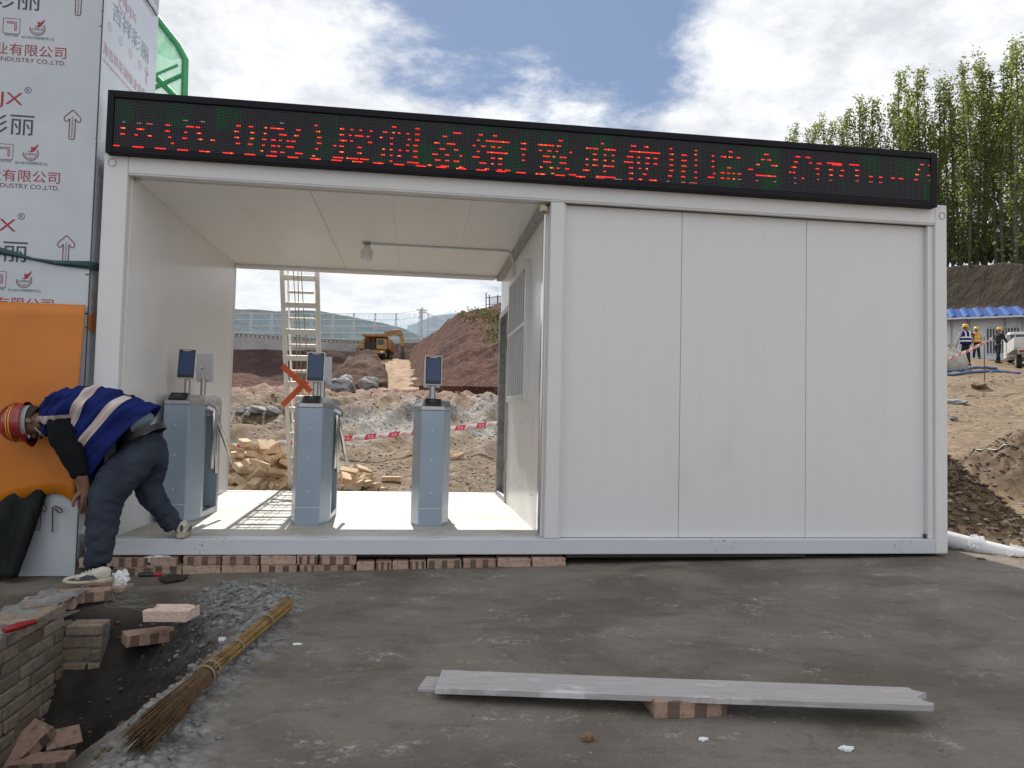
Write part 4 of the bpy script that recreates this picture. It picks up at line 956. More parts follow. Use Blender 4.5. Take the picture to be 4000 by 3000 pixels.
# ---------------------------------------------------------------- turnstiles
def turnstile(label, loc, arms, hx=.008):
    t_ = thing('turnstile', label, 'turnstile', loc, 0, 'turnstiles in the passage')
    def P(mb, name, mats, bevel=0.0, seg=1, parent=None):
        o = mb.build(name, mats, None, bevel, seg); o.parent = parent or t_; return o
    # plan: x across, y from front (0) to back (L); hexagonal ends
    L = .90; hw = .145; fw = .088; ch = .20
    front = [(-fw, 0), (fw, 0), (hw, ch), (hw, ch+.055), (-hw, ch+.055), (-hw, ch)]
    rear = [(x, L-y) for x, y in front][::-1]
    body = MB().prism(front, .006, .875).prism(rear, .006, .875)
    P(body, 'housing', 'pillar_film', .004)
    P(MB().box(-hw+.001, -hw+.02, ch+.055, L-ch-.055, .05, .875), 'back_panel', 'pillar_film')
    P(MB().prism([(-fw*.99, .002), (fw*.99, .002), (hw*.99, ch), (hw*.99, L-ch), (fw*.99, L-.002), (-fw*.99, L-.002), (-hw*.99, L-ch), (-hw*.99, ch)], 0, .05), 'base_plate', 'pillar_film')
    ol = [(-fw, -.002), (fw, -.002), (hw+.002, ch), (hw+.002, L-ch), (fw, L+.002), (-fw, L+.002), (-hw-.002, L-ch), (-hw-.002, ch)]
    tp = [(-fw*.80, .062), (fw*.80, .062), (hw-.012, ch+.015), (hw-.012, L-ch-.015), (fw*.80, L-.062), (-fw*.80, L-.062), (-hw+.012, L-ch-.015), (-hw+.012, ch+.015)]
    P(MB().prism(ol, .876, .905).prism(ol, .9055, .952, 0, tp), 'top_cover', 'steel', .003, 2)
    gus = MB(); gus.add([(hw-.002, ch+.056, .8745), (hw-.002, L-ch-.056, .8745), (hw-.002, L-ch-.056, .80), (-hw+.03, L-ch-.056, .70), (-hw+.03, ch+.056, .70), (hw-.002, ch+.056, .80)],
                        [(0, 1, 2, 5), (5, 2, 3, 4)])
    g_ = P(gus, 'motor_cover', 'chrome'); g_.modifiers.new('t', 'SOLIDIFY').thickness = .003
    # card reader on each sloping end
    for s_, y in ((1, .035), (-1, L-.035)):
        mt = Matrix.Translation((0, y, .934)) @ Matrix.Rotation(s_*R(32), 4, 'X')
        rd = P(MB().box(-.062, .062, -.042, .042, -.006, .012, 0, mt), 'card_reader', 'black_plastic', .004)
        ic = MB()
        for x0, x1, y0, y1 in ((-.018, .018, -.012, -.009), (-.018, .018, .009, .012), (-.018, -.015, -.009, .009), (.015, .018, -.009, .009)):
            ic.box(x0, x1, y0, y1, .0125, .0132, 0, mt)
        P(ic, 'reader_mark', 'galv', parent=rd)
    # face terminals on posts, one to each side
    for s_, y in ((1, .235), (-1, L-.235)):
        po = P(MB().tube([(0, y, .945), (0, y, 1.10)], .022, 16).tube([(0, y, .951), (0, y, .962)], .030, 16), 'terminal_post', 'steel')
        mt = Matrix.Translation((0, y-s_*.03, 1.19)) @ Matrix.Rotation(R(180) if s_ < 0 else 0, 4, 'Z') @ Matrix.Rotation(R(-8), 4, 'X')
        tb = P(MB().box(-.068, .068, -.010, .014, -.118, .118, 0, mt).box(-.03, .03, .0145, .028, -.10, -.055, 0, mt), 'face_terminal', 'pvc', .006, 2)
        P(MB().box(-.0605, .0605, -.0135, -.0102, -.110, .110, 0, mt), 'bezel', 'black_plastic', .002, parent=tb)
        P(MB().box(-.052, .052, -.0148, -.0137, -.085, .090, 0, mt), 'screen', 'screen', parent=tb)
        P(MB().box(-.030, .022, -.0149, -.0138, .098, .103, 0, mt).box(.028, .033, -.0149, -.0138, .098, .103, 0, mt), 'camera_bar', 'lamp_glass', parent=tb)
        st = MB().box(-.02, .03, .0145, .0152, -.025, .010, 0, mt); P(st, 'sticker', 'white_junk', parent=tb)
        tx = MB()
        for k in range(4): tx.box(-.015, .010-.004*(k % 2), .0153, .0156, .004-k*.007, .0062-k*.007, 0, mt)
        tx.box(.014, .026, .0153, .0156, -.019, -.004, 0, mt); P(tx, 'sticker_print', 'black_plastic', parent=tb)
    # tripod hub with three dropped arms on the right flank
    hub = Vector((hw+hx, L/2-.12, .845))
    P(MB().tube([hub+Vector((-.06, 0, .03)), hub+Vector((.03, 0, -.015))], [.045, .040], 18).sphere(hub+Vector((.032, 0, -.016)), .040, 14, 8, sc=(.6, 1, 1)), 'hub', 'steel')
    for a in arms:
        a0 = hub+Vector(a[0]); a1 = hub+Vector(a[1])
        P(MB().tube([a0, a0+(a1-a0)*.995, a1], [.0165, .0165, .010], 14), 'arm', 'chrome')
    # seams and fixings
    sm = MB().box(-fw+.001, fw-.001, -.0012, -.0002, .135, .1375)
    for z in (.25, .5, .72): sm.box(-.004, .004, -.0012, -.0003, z, z+.006)
    P(sm, 'seam', 'lamp_glass')
    P(MB().tube([(hw-.05, ch+.12, .0525), (hw-.05, ch+.12, .058)], .020, 12).tube([(hw-.05, L-ch-.12, .0525), (hw-.05, L-ch-.12, .058)], .020, 12), 'floor_bolt', 'black_plastic')
    P(MB().box(hw+.0025, hw+.0035, .42, .428, .925-.02, .925-.008), 'lock', 'black_plastic')
    return t_
ARMS = [((.035, -.02, -.01), (.045, -.07, -.46)), ((.035, .02, .0), (.062, -.005, -.50)), ((.03, .03, -.03), (.115, .30, -.44))]
turnstile('leftmost turnstile, half hidden behind the bending worker by the side wall', (.318, .66, FZ), ARMS)
turnstile('middle turnstile in front of the white ladder with the orange cross', (1.300, .555, FZ), [((.01, -.02, -.01), (.005, -.06, -.44)), ((.015, .02, 0), (.022, .0, -.47)), ((.01, .03, -.03), (.07, .30, -.42))])
turnstile('right turnstile standing alone nearest the barred window', (2.205, .528, FZ), [((-.02, -.02, -.01), (-.04, -.06, -.44)), ((-.02, .02, 0), (-.03, .0, -.47)), ((-.02, .03, -.03), (.045, .26, -.46))], -.04)

# ---------------------------------------------------------------- loose and laid bricks
BL, BW, BH = .255, .122, .060
def brick_mesh(name, material, chip=0, seed=0):
    rnd = random.Random(seed); bm = bmesh.new(); bmesh.ops.create_cube(bm, size=1)
    for v in bm.verts: v.co = Vector((v.co.x*BL, v.co.y*BW, v.co.z*BH))
    bmesh.ops.bevel(bm, geom=list(bm.edges), offset=.0045, segments=2, profile=.6, affect='EDGES')
    bmesh.ops.subdivide_edges(bm, edges=[e for e in bm.edges if e.calc_length() > .05], cuts=3, use_grid_fill=True)
    for v in bm.verts:
        n = math.sin(v.co.x*91+seed)*math.sin(v.co.y*77+seed*2)*math.sin(v.co.z*133+seed)
        v.co += v.co.normalized()*n*.003
        for c in range(chip):
            p = Vector((rnd.choice((-1, 1))*BL/2, rnd.uniform(-1, 1)*BW/2, BH/2)); d_ = (v.co-p).length
            if d_ < .045: v.co.z -= (.045-d_)*.35
    me = bpy.data.meshes.new(name); bm.to_mesh(me); bm.free(); me.materials.append(M[material])
    return me
BM = [brick_mesh('brick', 'patterned_brick', i % 3, i) for i in range(4)]
PALE = brick_mesh('brick', 'pale_brick', 3, 4)
PM = [brick_mesh('brick', 'pile_brick', i % 2, i+9) for i in range(4)]
_bn = [0]
def brick(mesh, loc, rot, label, group=None, sc=(1, 1, 1)):
    o = bpy.data.objects.new('brick', mesh); COL.objects.link(o); o.location = loc; o.rotation_euler = rot; o.scale = sc
    return tag(o, label, 'brick', group)
LG = 'bricks packed under the gatehouse sill'
def zx(x): return at((x/1.0533+300)/K, (2180)/K, y=-.01).x
LROW = 'patterned clay brick laid lengthwise in the dry course under the gatehouse sill'
top_row = [(437, 595), (598, 752), (755, 902), (905, 993), (998, 1150)]
bot_row = [(270, 435), (437, 595), (598, 755), (757, 910), (915, 995), (992, 1145)]
one_row = [(1152, 1226), (1230, 1296), (1299, 1366), (1369, 1438), (1442, 1583), (1588, 1726), (1730, 1868), (1872, 2010)]
TH = .0575
for row, z1 in ((top_row, -.004), (bot_row, -.0635)):
    for a, b_ in row:
        xa, xb = zx(a), zx(b_); ln = xb-xa
        brick(random.choice(BM), ((xa+xb)/2, .045+random.uniform(-.008, .006), z1-TH/2), (0, 0, random.uniform(-.02, .02)), LROW, LG, ((ln-.004)/BL, 1, TH/BH))
for i, (a, b_) in enumerate(one_row):
    xa, xb = zx(a), zx(b_); ln = xb-xa; gzv = gz1((xa+xb)/2, .03); ztop = min(gzv+.0575, -.004) if i > 3 else gzv+.052
    brick(random.choice(BM), ((xa+xb)/2, .04+random.uniform(-.01, .006), ztop-TH/2), (0, 0, random.uniform(-.03, .03)), LROW, LG, ((ln-.004)/BL, 1, TH/BH))
tag(MB().box(zx(1152), zx(1560), .02, .14, -.020, -.003).build('timber_packer', 'timber_dark', None, .002), 'dark timber board wedged between the sill and the bricks', 'board')
tag(MB().box(zx(2015), 4.92, .01, .13, -.024, -.004).build('timber_packer', 'timber_dark', None, .002), 'dark timber board under the sill right of the brick course', 'board')
# second line of supports out of sight under the cabin keeps it off the ground
# untidy bricks around the worker's feet
brick(BM[0], (at(222, 1228, y=.05).x, .06, -.045), (0, 0, .1), 'dusty brick leaning against the sill behind the worker\'s rear leg', None)
brick(BM[1], (at(358, 1218, y=.03).x, .045, -.04), (0, 0, -.05), 'short clay brick at the left end of the upper course under the sill', None, (.62, 1, .95))
brick(BM[2], (at(285, 1222, y=.03).x, .055, -.045), (0, 0, .03), 'brick under the sill beside the white foam lump', None, (.8, 1, 1))
brick(BM[3], (at(292, 1245, y=.0).x, .03, -.105), (0, 0, .05), 'soot darkened brick lying under the red handled trowel', None)
w0 = at(232, 1276, z=-.13)
brick(BM[1], (w0.x-.02, w0.y+.05, -.135), (0, 0, -.25), 'brick on the wall corner carrying the worker\'s white shoe', None, (1, 1, 1))
brick(PALE, (at(371, 1309, z=-.10).x, at(371, 1309, z=-.10).y, gz1(.76, -.72)+.062+.034), (R(4), R(-4), -.33), 'pale brick lying on top of another brick at the pit edge', None)
brick(BM[2], (at(322, 1326, z=-.15).x, at(322, 1326, z=-.15).y+.03, gz1(.66, -.78)+.026), (0, R(2), .55), 'dark brick half under the pale brick at the pit edge', None)
b1 = on_ground(48, 1637, .03); brick(BM[1], (b1.x, b1.y, gz1(b1.x, b1.y)+.07), (R(10), R(-32), 1.0), 'reddish brick tilted in the pit corner at the bottom left', None)
b1 = on_ground(78, 1650, .03); brick(BM[2], (b1.x+.02, b1.y, gz1(b1.x, b1.y)+.03), (0, 0, .1), 'grey brick lying flat in the pit corner at the bottom left', None)
b1 = on_ground(135, 1600, .03); brick(BM[3], (b1.x, b1.y, gz1(b1.x, b1.y)+.03), (R(30), 0, .6), 'broken brick piece beside the white rag in the pit', None, (.6, .9, .9))

# brick wall of the pit: coursed bricks in mortar, one thing
wl = thing('pit_wall', 'low brick wall with dark mortar along the dug pit beside the kiosk', 'wall', (.14, -1.8, -.6))
def course_wall(x0, y0, x1, y1, thick, ztop, n, seed):
    rnd = random.Random(seed); mb = MB(); A, B_ = Vector((x0, y0, 0)), Vector((x1, y1, 0)); d = (B_-A); ln = d.length; d.normalize(); nr = Vector((d.y, -d.x, 0))
    ch_ = .066
    for c in range(n):
        z1 = ztop-c*ch_; s_ = -(.127 if c % 2 else 0)-rnd.uniform(0, .02)
        while s_ < ln:
            bl_ = (.245 if rnd.random() > .25 else .118)*rnd.uniform(.97, 1.03); a = max(0, s_)+.006; e = min(ln, s_+bl_)-.006
            if e-a > .03:
                off = rnd.uniform(-.006, .008)
                p, q = A+d*a, A+d*e
                mt = Matrix.Translation(((p+q)/2).to_3d()+Vector((0, 0, z1-.027))) @ Matrix.Rotation(math.atan2(d.y, d.x)+rnd.uniform(-.012, .012), 4, 'Z') @ Matrix.Rotation(rnd.uniform(-.02, .02), 4, 'X')
                hl = (e-a)/2
                vs_ = MB().box(-hl, hl, -thick/2-off, thick/2+off, -.027, .027); mb.add([mt @ Vector(v) for v in vs_.v], vs_.f)
            s_ += bl_
    return mb, (A, B_, thick, ztop-n*ch_, ztop)
mb_, info = course_wall(.155, -3.5, .155, -.86, .235, -.085, 9, 1)
hold(mb_.build('brick_courses', 'wall_brick', None, .006, 2), wl)
mb2, _ = course_wall(.05, -.80, .46, -.80, .12, -.205, 8, 2)
hold(mb2.build('brick_courses', 'wall_brick', None, .006, 2), wl)
mo = MB().box(.05, .258, -3.5, -.865, -.70, -.098).box(.05, .455, -.85, -.755, -.72, -.22)
hold(mo.build('mortar', 'mortar'), wl)
crust = MB(); cy_ = np.linspace(-3.45, -.55, 240); cx__ = np.linspace(.045, .262, 18); CX, CY = np.meshgrid(cx__, cy_)
CZ = -.0905+.030*np.clip(fbm(CX*16, CY*9, 4, 91)-.42, -.1, 1)*2+.012*(fbm(CX*60, CY*60, 2, 92)-.5)
crust.add([(x, y, z) for x, y, z in zip(CX.ravel(), CY.ravel(), CZ.ravel())], [(i*18+j, i*18+j+1, (i+1)*18+j+1, (i+1)*18+j) for i in range(239) for j in range(17)], 0, True)
hold(crust.build('mortar_droppings', 'mortar'), wl)
# stepped bricks from the wall top to the kiosk corner
for i, (px, py, rz_) in enumerate(((150, 1292, 1.2), (195, 1290, 1.35), (118, 1306, 1.15))):
    p = at(px, py, z=-.12)
    brick(BM[i], (p.x-.05, p.y+.06, -.125), (0, 0, rz_-.9), ('mortar stained brick of the wall top nearest the worker\'s front shoe', 'brick of the wall top directly below the worker\'s shoe', 'mortar stained brick where the wall top turns towards the kiosk')[i], None)

# ---------------------------------------------------------------- hand tools and litter in front
def trowel(label, a, b, blade_w, hl, dirn_up=.01):
    t_ = thing('trowel', label, 'trowel', tuple(a)); a, b = Vector(a), Vector(b); d = (b-a).normalized(); s_ = d.cross(Vector((0, 0, 1))).normalized()
    h1 = a+d*hl
    hold(MB().tube([a, a+d*.01, a+d*hl*.5, h1], [.010, .016, .018, .012], 10).build('handle', 'trowel_red'), t_)
    hold(MB().tube([h1, h1+d*.05+Vector((0, 0, .0))], .005, 6).build('tang', 'trowel_steel'), t_)
    k = h1+d*.05; z_ = Vector((0, 0, -.004))
    pl = MB().add([k+z_, k+d*.03+s_*blade_w+z_, b+s_*blade_w*.4+z_, b+d*.02+z_, b-s_*blade_w*.4+z_, k+d*.03-s_*blade_w+z_], [(0, 1, 2, 3, 4, 5)])
    o = pl.build('blade', 'trowel_steel'); o.modifiers.new('t', 'SOLIDIFY').thickness = .003; hold(o, t_)
p = at(8, 1362, z=-.055); q = at(165, 1318, z=-.07)
trowel('red handled brick trowel lying on the wall top beside the black plastic', p, (q.x, q.y, -.068), .05, .17)
p = at(372, 1240, z=-.055); q = at(268, 1242, z=-.055)
tt = thing('chisel', 'bolster with a red and black grip resting on the dark brick under the sill', 'tool', tuple(p))
d = (q-p).normalized()
hold(MB().tube([p, p+d*.06], .006, 8).build('shank', 'trowel_steel'), tt)
hold(MB().tube([p+d*.06, p+d*.105], .0145, 10).build('red_grip', 'trowel_red'), tt)
hold(MB().tube([p+d*.105, p+d*.18, p+d*.19], [.015, .0155, .010], 10).build('black_grip', 'black_plastic'), tt)
tg = tag(MB().add([(p_[0], p_[1], gz1(p_[0], p_[1])+.012) for p_ in [(at(px, py, z=-.115).x, at(px, py, z=-.115).y) for px, py in ((342, 1252), (372, 1244), (408, 1246), (396, 1256), (356, 1262))]], [(0, 1, 2, 3, 4)]).build('plastering_trowel', 'timber_dark'), 'dark flat trowel blade lying on the ground below the brick course', 'trowel')
tg.modifiers.new('t', 'SOLIDIFY').thickness = .006
def wad(name, label, c, r, seed, n=9, sc=(1, 1, .8), mt='white_junk', cat='litter'):
    rnd = random.Random(seed); mb = MB()
    mtx = Matrix.Rotation(rnd.uniform(0, 6), 3, 'Z')
    bm = bmesh.new(); bmesh.ops.create_icosphere(bm, subdivisions=3, radius=1)
    for v in bm.verts:
        p = v.co; k = 1+.35*math.sin(p.x*4+seed)*math.sin(p.y*5+seed*1.7)+.22*math.sin(p.z*9+seed)*math.cos(p.x*8)+rnd.uniform(-.09, .09)
        v.co = Vector((p.x*sc[0], p.y*sc[1], p.z*sc[2]))*k*r
    me = bpy.data.meshes.new(name); bm.to_mesh(me); bm.free(); me.materials.append(M[mt])
    o = bpy.data.objects.new(name, me); COL.objects.link(o); o.location = c; return tag(o, label, cat)
p = at(262, 1246, z=-.06); wad('plastic_wad', 'crumpled white plastic wad right behind the worker\'s front shoe', (p.x, p.y, -.072), .042, 3, sc=(1.1, .8, 1.1))
p = at(341, 1205, y=-.004); wad('foam_lump', 'white foam lump squeezed out below the left end of the sill', (p.x, .02, -.028), .05, 5, sc=(1.4, .5, .55))
p = on_ground(94, 1604, .03); wad('rag', 'small crumpled white rag among the bricks in the pit', (p.x, p.y, gz1(p.x, p.y)+.05), .035, 8, sc=(1.3, 1, .7))
p = at(481, 1346, z=-.10); wad('paper_scrap', 'little white paper ball on the mortar rubble above the broom', (p.x, p.y, gz1(p.x, p.y)+.02), .016, 11)
for i, (px, py, r_, lb_) in enumerate(((642, 1382, .012, 'tiny white scrap on the concrete right of the broom handle'), (1829, 1628, .014, 'white scrap on the concrete near the bottom right'), (1520, 1602, .010, 'light chip on the concrete below the supporting brick'))):
    p = at(px, py, z=-.08); wad('scrap', lb_, (p.x, p.y, gz1(p.x, p.y)+.004), r_, 20+i, sc=(1.6, 1, .4))
p = at(1272, 1598, z=-.08); wad('clod', 'brown clod of earth on the concrete below the long board', (p.x, p.y, gz1(p.x, p.y)+.010), .017, 31, sc=(1.2, 1, .7), mt='clod')
wr = MB(); c_ = at(258, 1290, z=-.11)
rnd = random.Random(4)
for k in range(5):
    ph = rnd.uniform(0, 6); a_ = rnd.uniform(.035, .07)
    wr.tube([(c_.x+a_*math.cos(t_*.55+ph)*(1+.15*t_)+.012*t_, c_.y+a_*.8*math.sin(t_*.55+ph)-.012*t_, -.085+.012*math.sin(t_+k)-.004*t_) for t_ in range(14)], .0012, 4)
tag(wr.build('tie_wire', 'wire'), 'tangle of thin tie wire beside the worker\'s front shoe', 'wire')
w2 = MB().tube([at(362, 1232, y=-.03), at(368, 1222, y=-.03), at(362, 1206, y=-.02), at(357, 1203, y=-.015)], .0012, 4).tube([(at(x_, y_, z=-.108).x, at(x_, y_, z=-.108).y, gz1(at(x_, y_, z=-.108).x, at(x_, y_, z=-.108).y)+.006) for x_, y_ in ((372, 1243), (392, 1252), (420, 1254), (432, 1252))], .0012, 4)
tag(w2.build('tie_wire', 'wire'), 'thin wire offcut hanging from the brick course under the sill', 'wire')

# broom: bound bundle of canes with a flared head
bt = thing('broom', 'straw broom with a bound cane handle lying slantwise over the pit edge', 'broom', (1.3, -1.6, -.1))
h0 = on_ground(622, 1304, .05); h1 = on_ground(474, 1430, .05); tip = on_ground(290, 1605, .04)
dv = (h1-h0).normalized(); sx_ = dv.cross(Vector((0, 0, 1))).normalized(); sz_ = sx_.cross(dv)
rnd = random.Random(12); cane = MB(); br2 = MB(); tie = MB()
h1e = h1+dv*.12
for k in range(80):
    rr = .029*math.sqrt(rnd.random()); an = rnd.uniform(0, 6.283); o_ = sx_*rr*math.cos(an)+sz_*rr*math.sin(an)
    cane.tube([h0+o_*1.15+dv*rnd.uniform(-.012, .012), (h0+h1)/2+o_*.95, h1+o_*.9, h1e+o_*1.3], rnd.uniform(.0028, .0042), 5)
hold(cane.build('handle', 'bamboo'), bt)
hv = (tip-h1).normalized(); hs = hv.cross(Vector((0, 0, 1))).normalized(); hu = hs.cross(hv); ln = (tip-h1).length
for k in range(620):
    an = rnd.uniform(0, 6.283); rr = math.sqrt(rnd.random()); o0 = (hs*math.cos(an)+hu*math.sin(an))*rr*.026
    fl_ = Vector(hs)*(math.cos(an)*rr*.020)+Vector(hu)*(math.sin(an)*rr*.020); L2 = ln*rnd.uniform(.72, 1.04)
    if rnd.random() < .10: fl_ += hs*rnd.uniform(-.03, .02); L2 *= rnd.uniform(.75, .9)
    j = Vector((rnd.uniform(-1, 1), rnd.uniform(-1, 1), rnd.uniform(-.6, .6)))*.012
    p1 = h1-hv*.04+o0; p2 = h1+hv*ln*.34+o0*1.1+fl_*.22; p3 = h1+hv*L2*.7+o0+fl_*.62+j*.5; p4 = h1+hv*L2+o0+fl_+j
    br2.tube([p1, p2, p3, p4], [.0024, .0024, .0019, .0010], 4, caps=False)
hold(br2.build('bristles', 'bristle'), bt)
for c_, r_ in ((h0+dv*.38*(h1-h0).length, .034), (h0+dv*.80*(h1-h0).length, .032), (h1+hv*.09, .036), (h1+hv*.16, .041)):
    ax = dv if (c_-h0).length < (h1-h0).length else hv; a1 = ax.cross(Vector((0, 0, 1))).normalized(); a2 = a1.cross(ax)
    tie.tube([c_+(a1*math.cos(q_)+a2*math.sin(q_))*r_+ax*.006*q_/6 for q_ in np.linspace(0, 12.5, 34)], .0022, 4)
hold(tie.build('binding', 'wire'), bt)

# long weathered board on a brick
pl = MB(); A0 = Vector((2.215, -2.285)); A1 = Vector((4.00, -2.64))
zA, zB = -.052, .020
pA = at(940, 1489, z=-.055); pB = at(2033, 1526, z=.012); pC = at(1992, 1486, z=.020); pD = at(955, 1447, z=-.035)
nx, ny = 60, 7
top = []; 
for i in range(nx+1):
    u = i/nx; row = []
    for j in range(ny+1):
        v = j/ny
        e_ = pA.lerp(pB, u).lerp(pD.lerp(pC, u), v); e_ = Vector(e_)
        zz_ = -.045+(.022+.045)*u+.006*math.sin(u*3.1)
        e_ = at(940, 1489+u*37+1.5*math.sin(u*3), z=zz_).lerp(at(940, 1489+u*37, z=zz_), 0) if False else at(940+1093*u, 1487+38*u, z=zz_).lerp(at(955+1037*u, 1447+39*u, z=zz_), v)
        if i == nx: e_ += (pB-pA).normalized()*(-.055*abs(math.sin(j*2.4+.5)))
        if i == nx-1: e_ += (pB-pA).normalized()*(-.02*abs(math.sin(j*2.4+.5)))
        row.append(e_)
    top.append(row)
n_ = (ny+1); V = [p for r in top for p in r]+[p-Vector((0, 0, .019)) for r in top for p in r]; o_ = (nx+1)*n_
pang = math.atan2(pB.y-pA.y, pB.x-pA.x); PO = Vector(pA); RI = Matrix.Rotation(-pang, 3, 'Z'); V = [RI @ (Vector(p)-PO) for p in V]
Fq = []
for i in range(nx):
    for j in range(ny):
        a = i*n_+j; Fq.append((a, a+n_, a+n_+1, a+1)); Fq.append((o_+a, o_+a+1, o_+a+n_+1, o_+a+n_))
for i in range(nx):
    a = i*n_; Fq.append((a, o_+a, o_+a+n_, a+n_)); a = i*n_+ny; Fq.append((a, a+n_, o_+a+n_, o_+a))
for j in range(ny):
    Fq.append((j, j+1, o_+j+1, o_+j)); a = nx*n_+j; Fq.append((a, o_+a, o_+a+1, a+1))
pl.add(V, Fq); plo = pl.build('plank', 'old_board'); plo.location = PO; plo.rotation_euler = (0, 0, pang); tag(plo, 'long weathered grey board lying with its middle on a brick', 'plank')
c_ = at(1490, 1533, z=-.055)
mid = at(1488, 1527, z=-.05)
brick(BM[1], (mid.x, mid.y+.035, gz1(mid.x, mid.y)+.026), (0, R(1), -.02), 'clay brick propping up the middle of the long board', None, (1.02, 1.05, 1.0))
p0 = at(902, 1484, z=-.075); p1 = at(962, 1462, z=-.075); p2 = at(985, 1490, z=-.08)
u_ = (Vector(pB)-Vector(pA)); u_.z = 0; u_.normalize(); v_ = Vector((-u_.y, u_.x, 0))
mt = Matrix(((u_.x, v_.x, 0, p0.x), (u_.y, v_.y, 0, p0.y), (0, 0, 1, -.083), (0, 0, 0, 1)))
tag(MB().box(-.0, .17, .0, .135, -.012, .003, 0, mt).build('short_board', 'old_board', None, .002), 'short offcut of board under the left end of the long one', 'plank')
# ---------------------------------------------------------------- people
def skin_mesh(name, nodes, edges, mt, parent=None, sub=2, root=0):
    "smooth tapering surface grown over a stick skeleton; nodes = (position, radius or (rx, ry))"
    me = bpy.data.meshes.new(name); me.from_pydata([tuple(n[0]) for n in nodes], edges, []); me.materials.append(M[mt])
    o = bpy.data.objects.new(name, me); COL.objects.link(o)
    sk = o.modifiers.new('skin', 'SKIN'); sk.use_smooth_shade = True; sk.branch_smoothing = .6
    roots = root if isinstance(root, (list, tuple)) else [root]
    for i, n in enumerate(nodes):
        r = n[1] if isinstance(n[1], tuple) else (n[1], n[1]); v = me.skin_vertices[0].data[i]; v.radius = r; v.use_root = i in roots
    ss = o.modifiers.new('sub', 'SUBSURF'); ss.levels = sub; ss.render_levels = sub
    if parent: hold(o, parent)
    return o
def chain(nodes, edges, pts):
    i0 = len(nodes); nodes += pts; edges += [(i0+k, i0+k+1) for k in range(len(pts)-1)]; return i0
def lerp(a, b, t): return Vector(a).lerp(Vector(b), t)
def hand(nodes, edges, roots, wrist, tip, side, palm_n, s=1.0, curl=.5):
    "palm and five bent fingers as skin chains; wrist->tip gives the hand's line, side points to the thumb"
    wrist, tip = Vector(wrist), Vector(tip); d = (tip-wrist).normalized(); side = Vector(side).normalized(); n = Vector(palm_n).normalized()
    for k, (o, L) in enumerate(((.028, .072), (.010, .082), (-.009, .076), (-.027, .060))):
        b = wrist+d*.085*s+side*o*s; p = [(wrist+d*.035*s+side*o*.7*s, .013*s), (b, .0125*s)]
        q = b; dd = d.copy()
        for j in range(3):
            dd = (dd+n*curl*(.35+.25*j)).normalized(); q = q+dd*L*s*(.42, .32, .26)[j]; p.append((q, (.0095, .0088, .0072)[j]*s))
        roots.append(chain(nodes, edges, p))
    b = wrist+d*.03*s+side*.026*s; d2 = (d*.6+side*.75+n*.25).normalized()
    roots.append(chain(nodes, edges, [(b, .015*s), (b+d2*.035*s, .0125*s), (b+d2*.055*s+d*.018*s, .0105*s), (b+d2*.060*s+d*.042*s, .008*s)]))
def shoe(parent, heel, fwd, s=1.0, pitch=0.0):
    fwd = Vector(fwd); fwd.z = 0; fwd.normalize(); sd_ = Vector((fwd.y, -fwd.x, 0))
    mt = Matrix(((fwd.x, sd_.x, 0, heel[0]), (fwd.y, sd_.y, 0, heel[1]), (0, 0, 1, heel[2]), (0, 0, 0, 1))) @ Matrix.Rotation(pitch, 4, 'Y')
    def ringset(secs, n=16):
        R_ = []
        for x, w_, z0, z1, p_ in secs:
            R_.append([mt @ Vector((x*s, w_*s*math.copysign(abs(math.cos(a))**p_, math.cos(a)), ((z0+z1)/2+(z1-z0)/2*math.copysign(abs(math.sin(a))**p_, math.sin(a)))*s)) for a in np.linspace(0, 2*math.pi, n+1)[:-1]])
        return R_
    up = MB().rings(ringset([(.0, .026, .03, .085, .8), (.02, .036, .025, .105, .8), (.06, .040, .025, .112, .8), (.10, .041, .025, .100, .8), (.15, .044, .024, .078, .8), (.20, .048, .022, .062, .8), (.25, .044, .022, .053, .8), (.285, .028, .024, .042, .8)]))
    u_ = up.build('shoe', 'shoe_white'); hold(u_, parent)
    so_ = MB().rings(ringset([(-.008, .026, .004, .042, .5), (.02, .040, 0, .040, .5), (.08, .040, 0, .034, .5), (.14, .044, 0, .028, .5), (.20, .052, 0, .028, .5), (.255, .047, .002, .030, .5), (.298, .026, .012, .034, .5)]))
    q_ = so_.build('sole', 'shoe_sole'); q_.parent = u_
    dk = MB()
    for sgn in (1, -1):
        pts = [(.075, .034), (.10, .060), (.13, .072), (.165, .056), (.235, .044), (.262, .034), (.20, .031), (.13, .031)]
        dk.add([mt @ Vector((x*s, sgn*(.0418+.011*math.exp(-((x-.21)/.055)**2)-max(0, z-.055)*.30)*s, z*s)) for x, z in pts], [tuple(range(8)) if sgn < 0 else tuple(range(8))[::-1]])
    dk.rings([[mt @ Vector((-.004*s+.002, .011*s*math.cos(a), (.065+.024*math.sin(a))*s)) for a in np.linspace(0, 6.283, 9)[:-1]], [mt @ Vector((.004*s, .011*s*math.cos(a), (.065+.024*math.sin(a))*s)) for a in np.linspace(0, 6.283, 9)[:-1]]])
    d_ = dk.build('shoe_panel', 'shoe_dark'); d_.parent = u_
    for k in range(4): pass
    lc = MB()
    for k in range(4):
        x = .115+k*.022; z = .094-k*.008; lc.tube([mt @ Vector((x*s, -.026*s, (z-.004)*s)), mt @ Vector(((x+.004)*s, 0, (z+.006)*s)), mt @ Vector((x*s, .026*s, (z-.004)*s))], .0028*s, 5)
    l_ = lc.build('laces', 'lamp_glass'); l_.parent = u_

wk = thing('person', 'worker in red helmet and blue reflective vest bending over beside the gatehouse', 'person', tuple(at(255, 1260, z=-.08)))
Vt = lambda px, py, y: Vector(at(px, py, y=y))
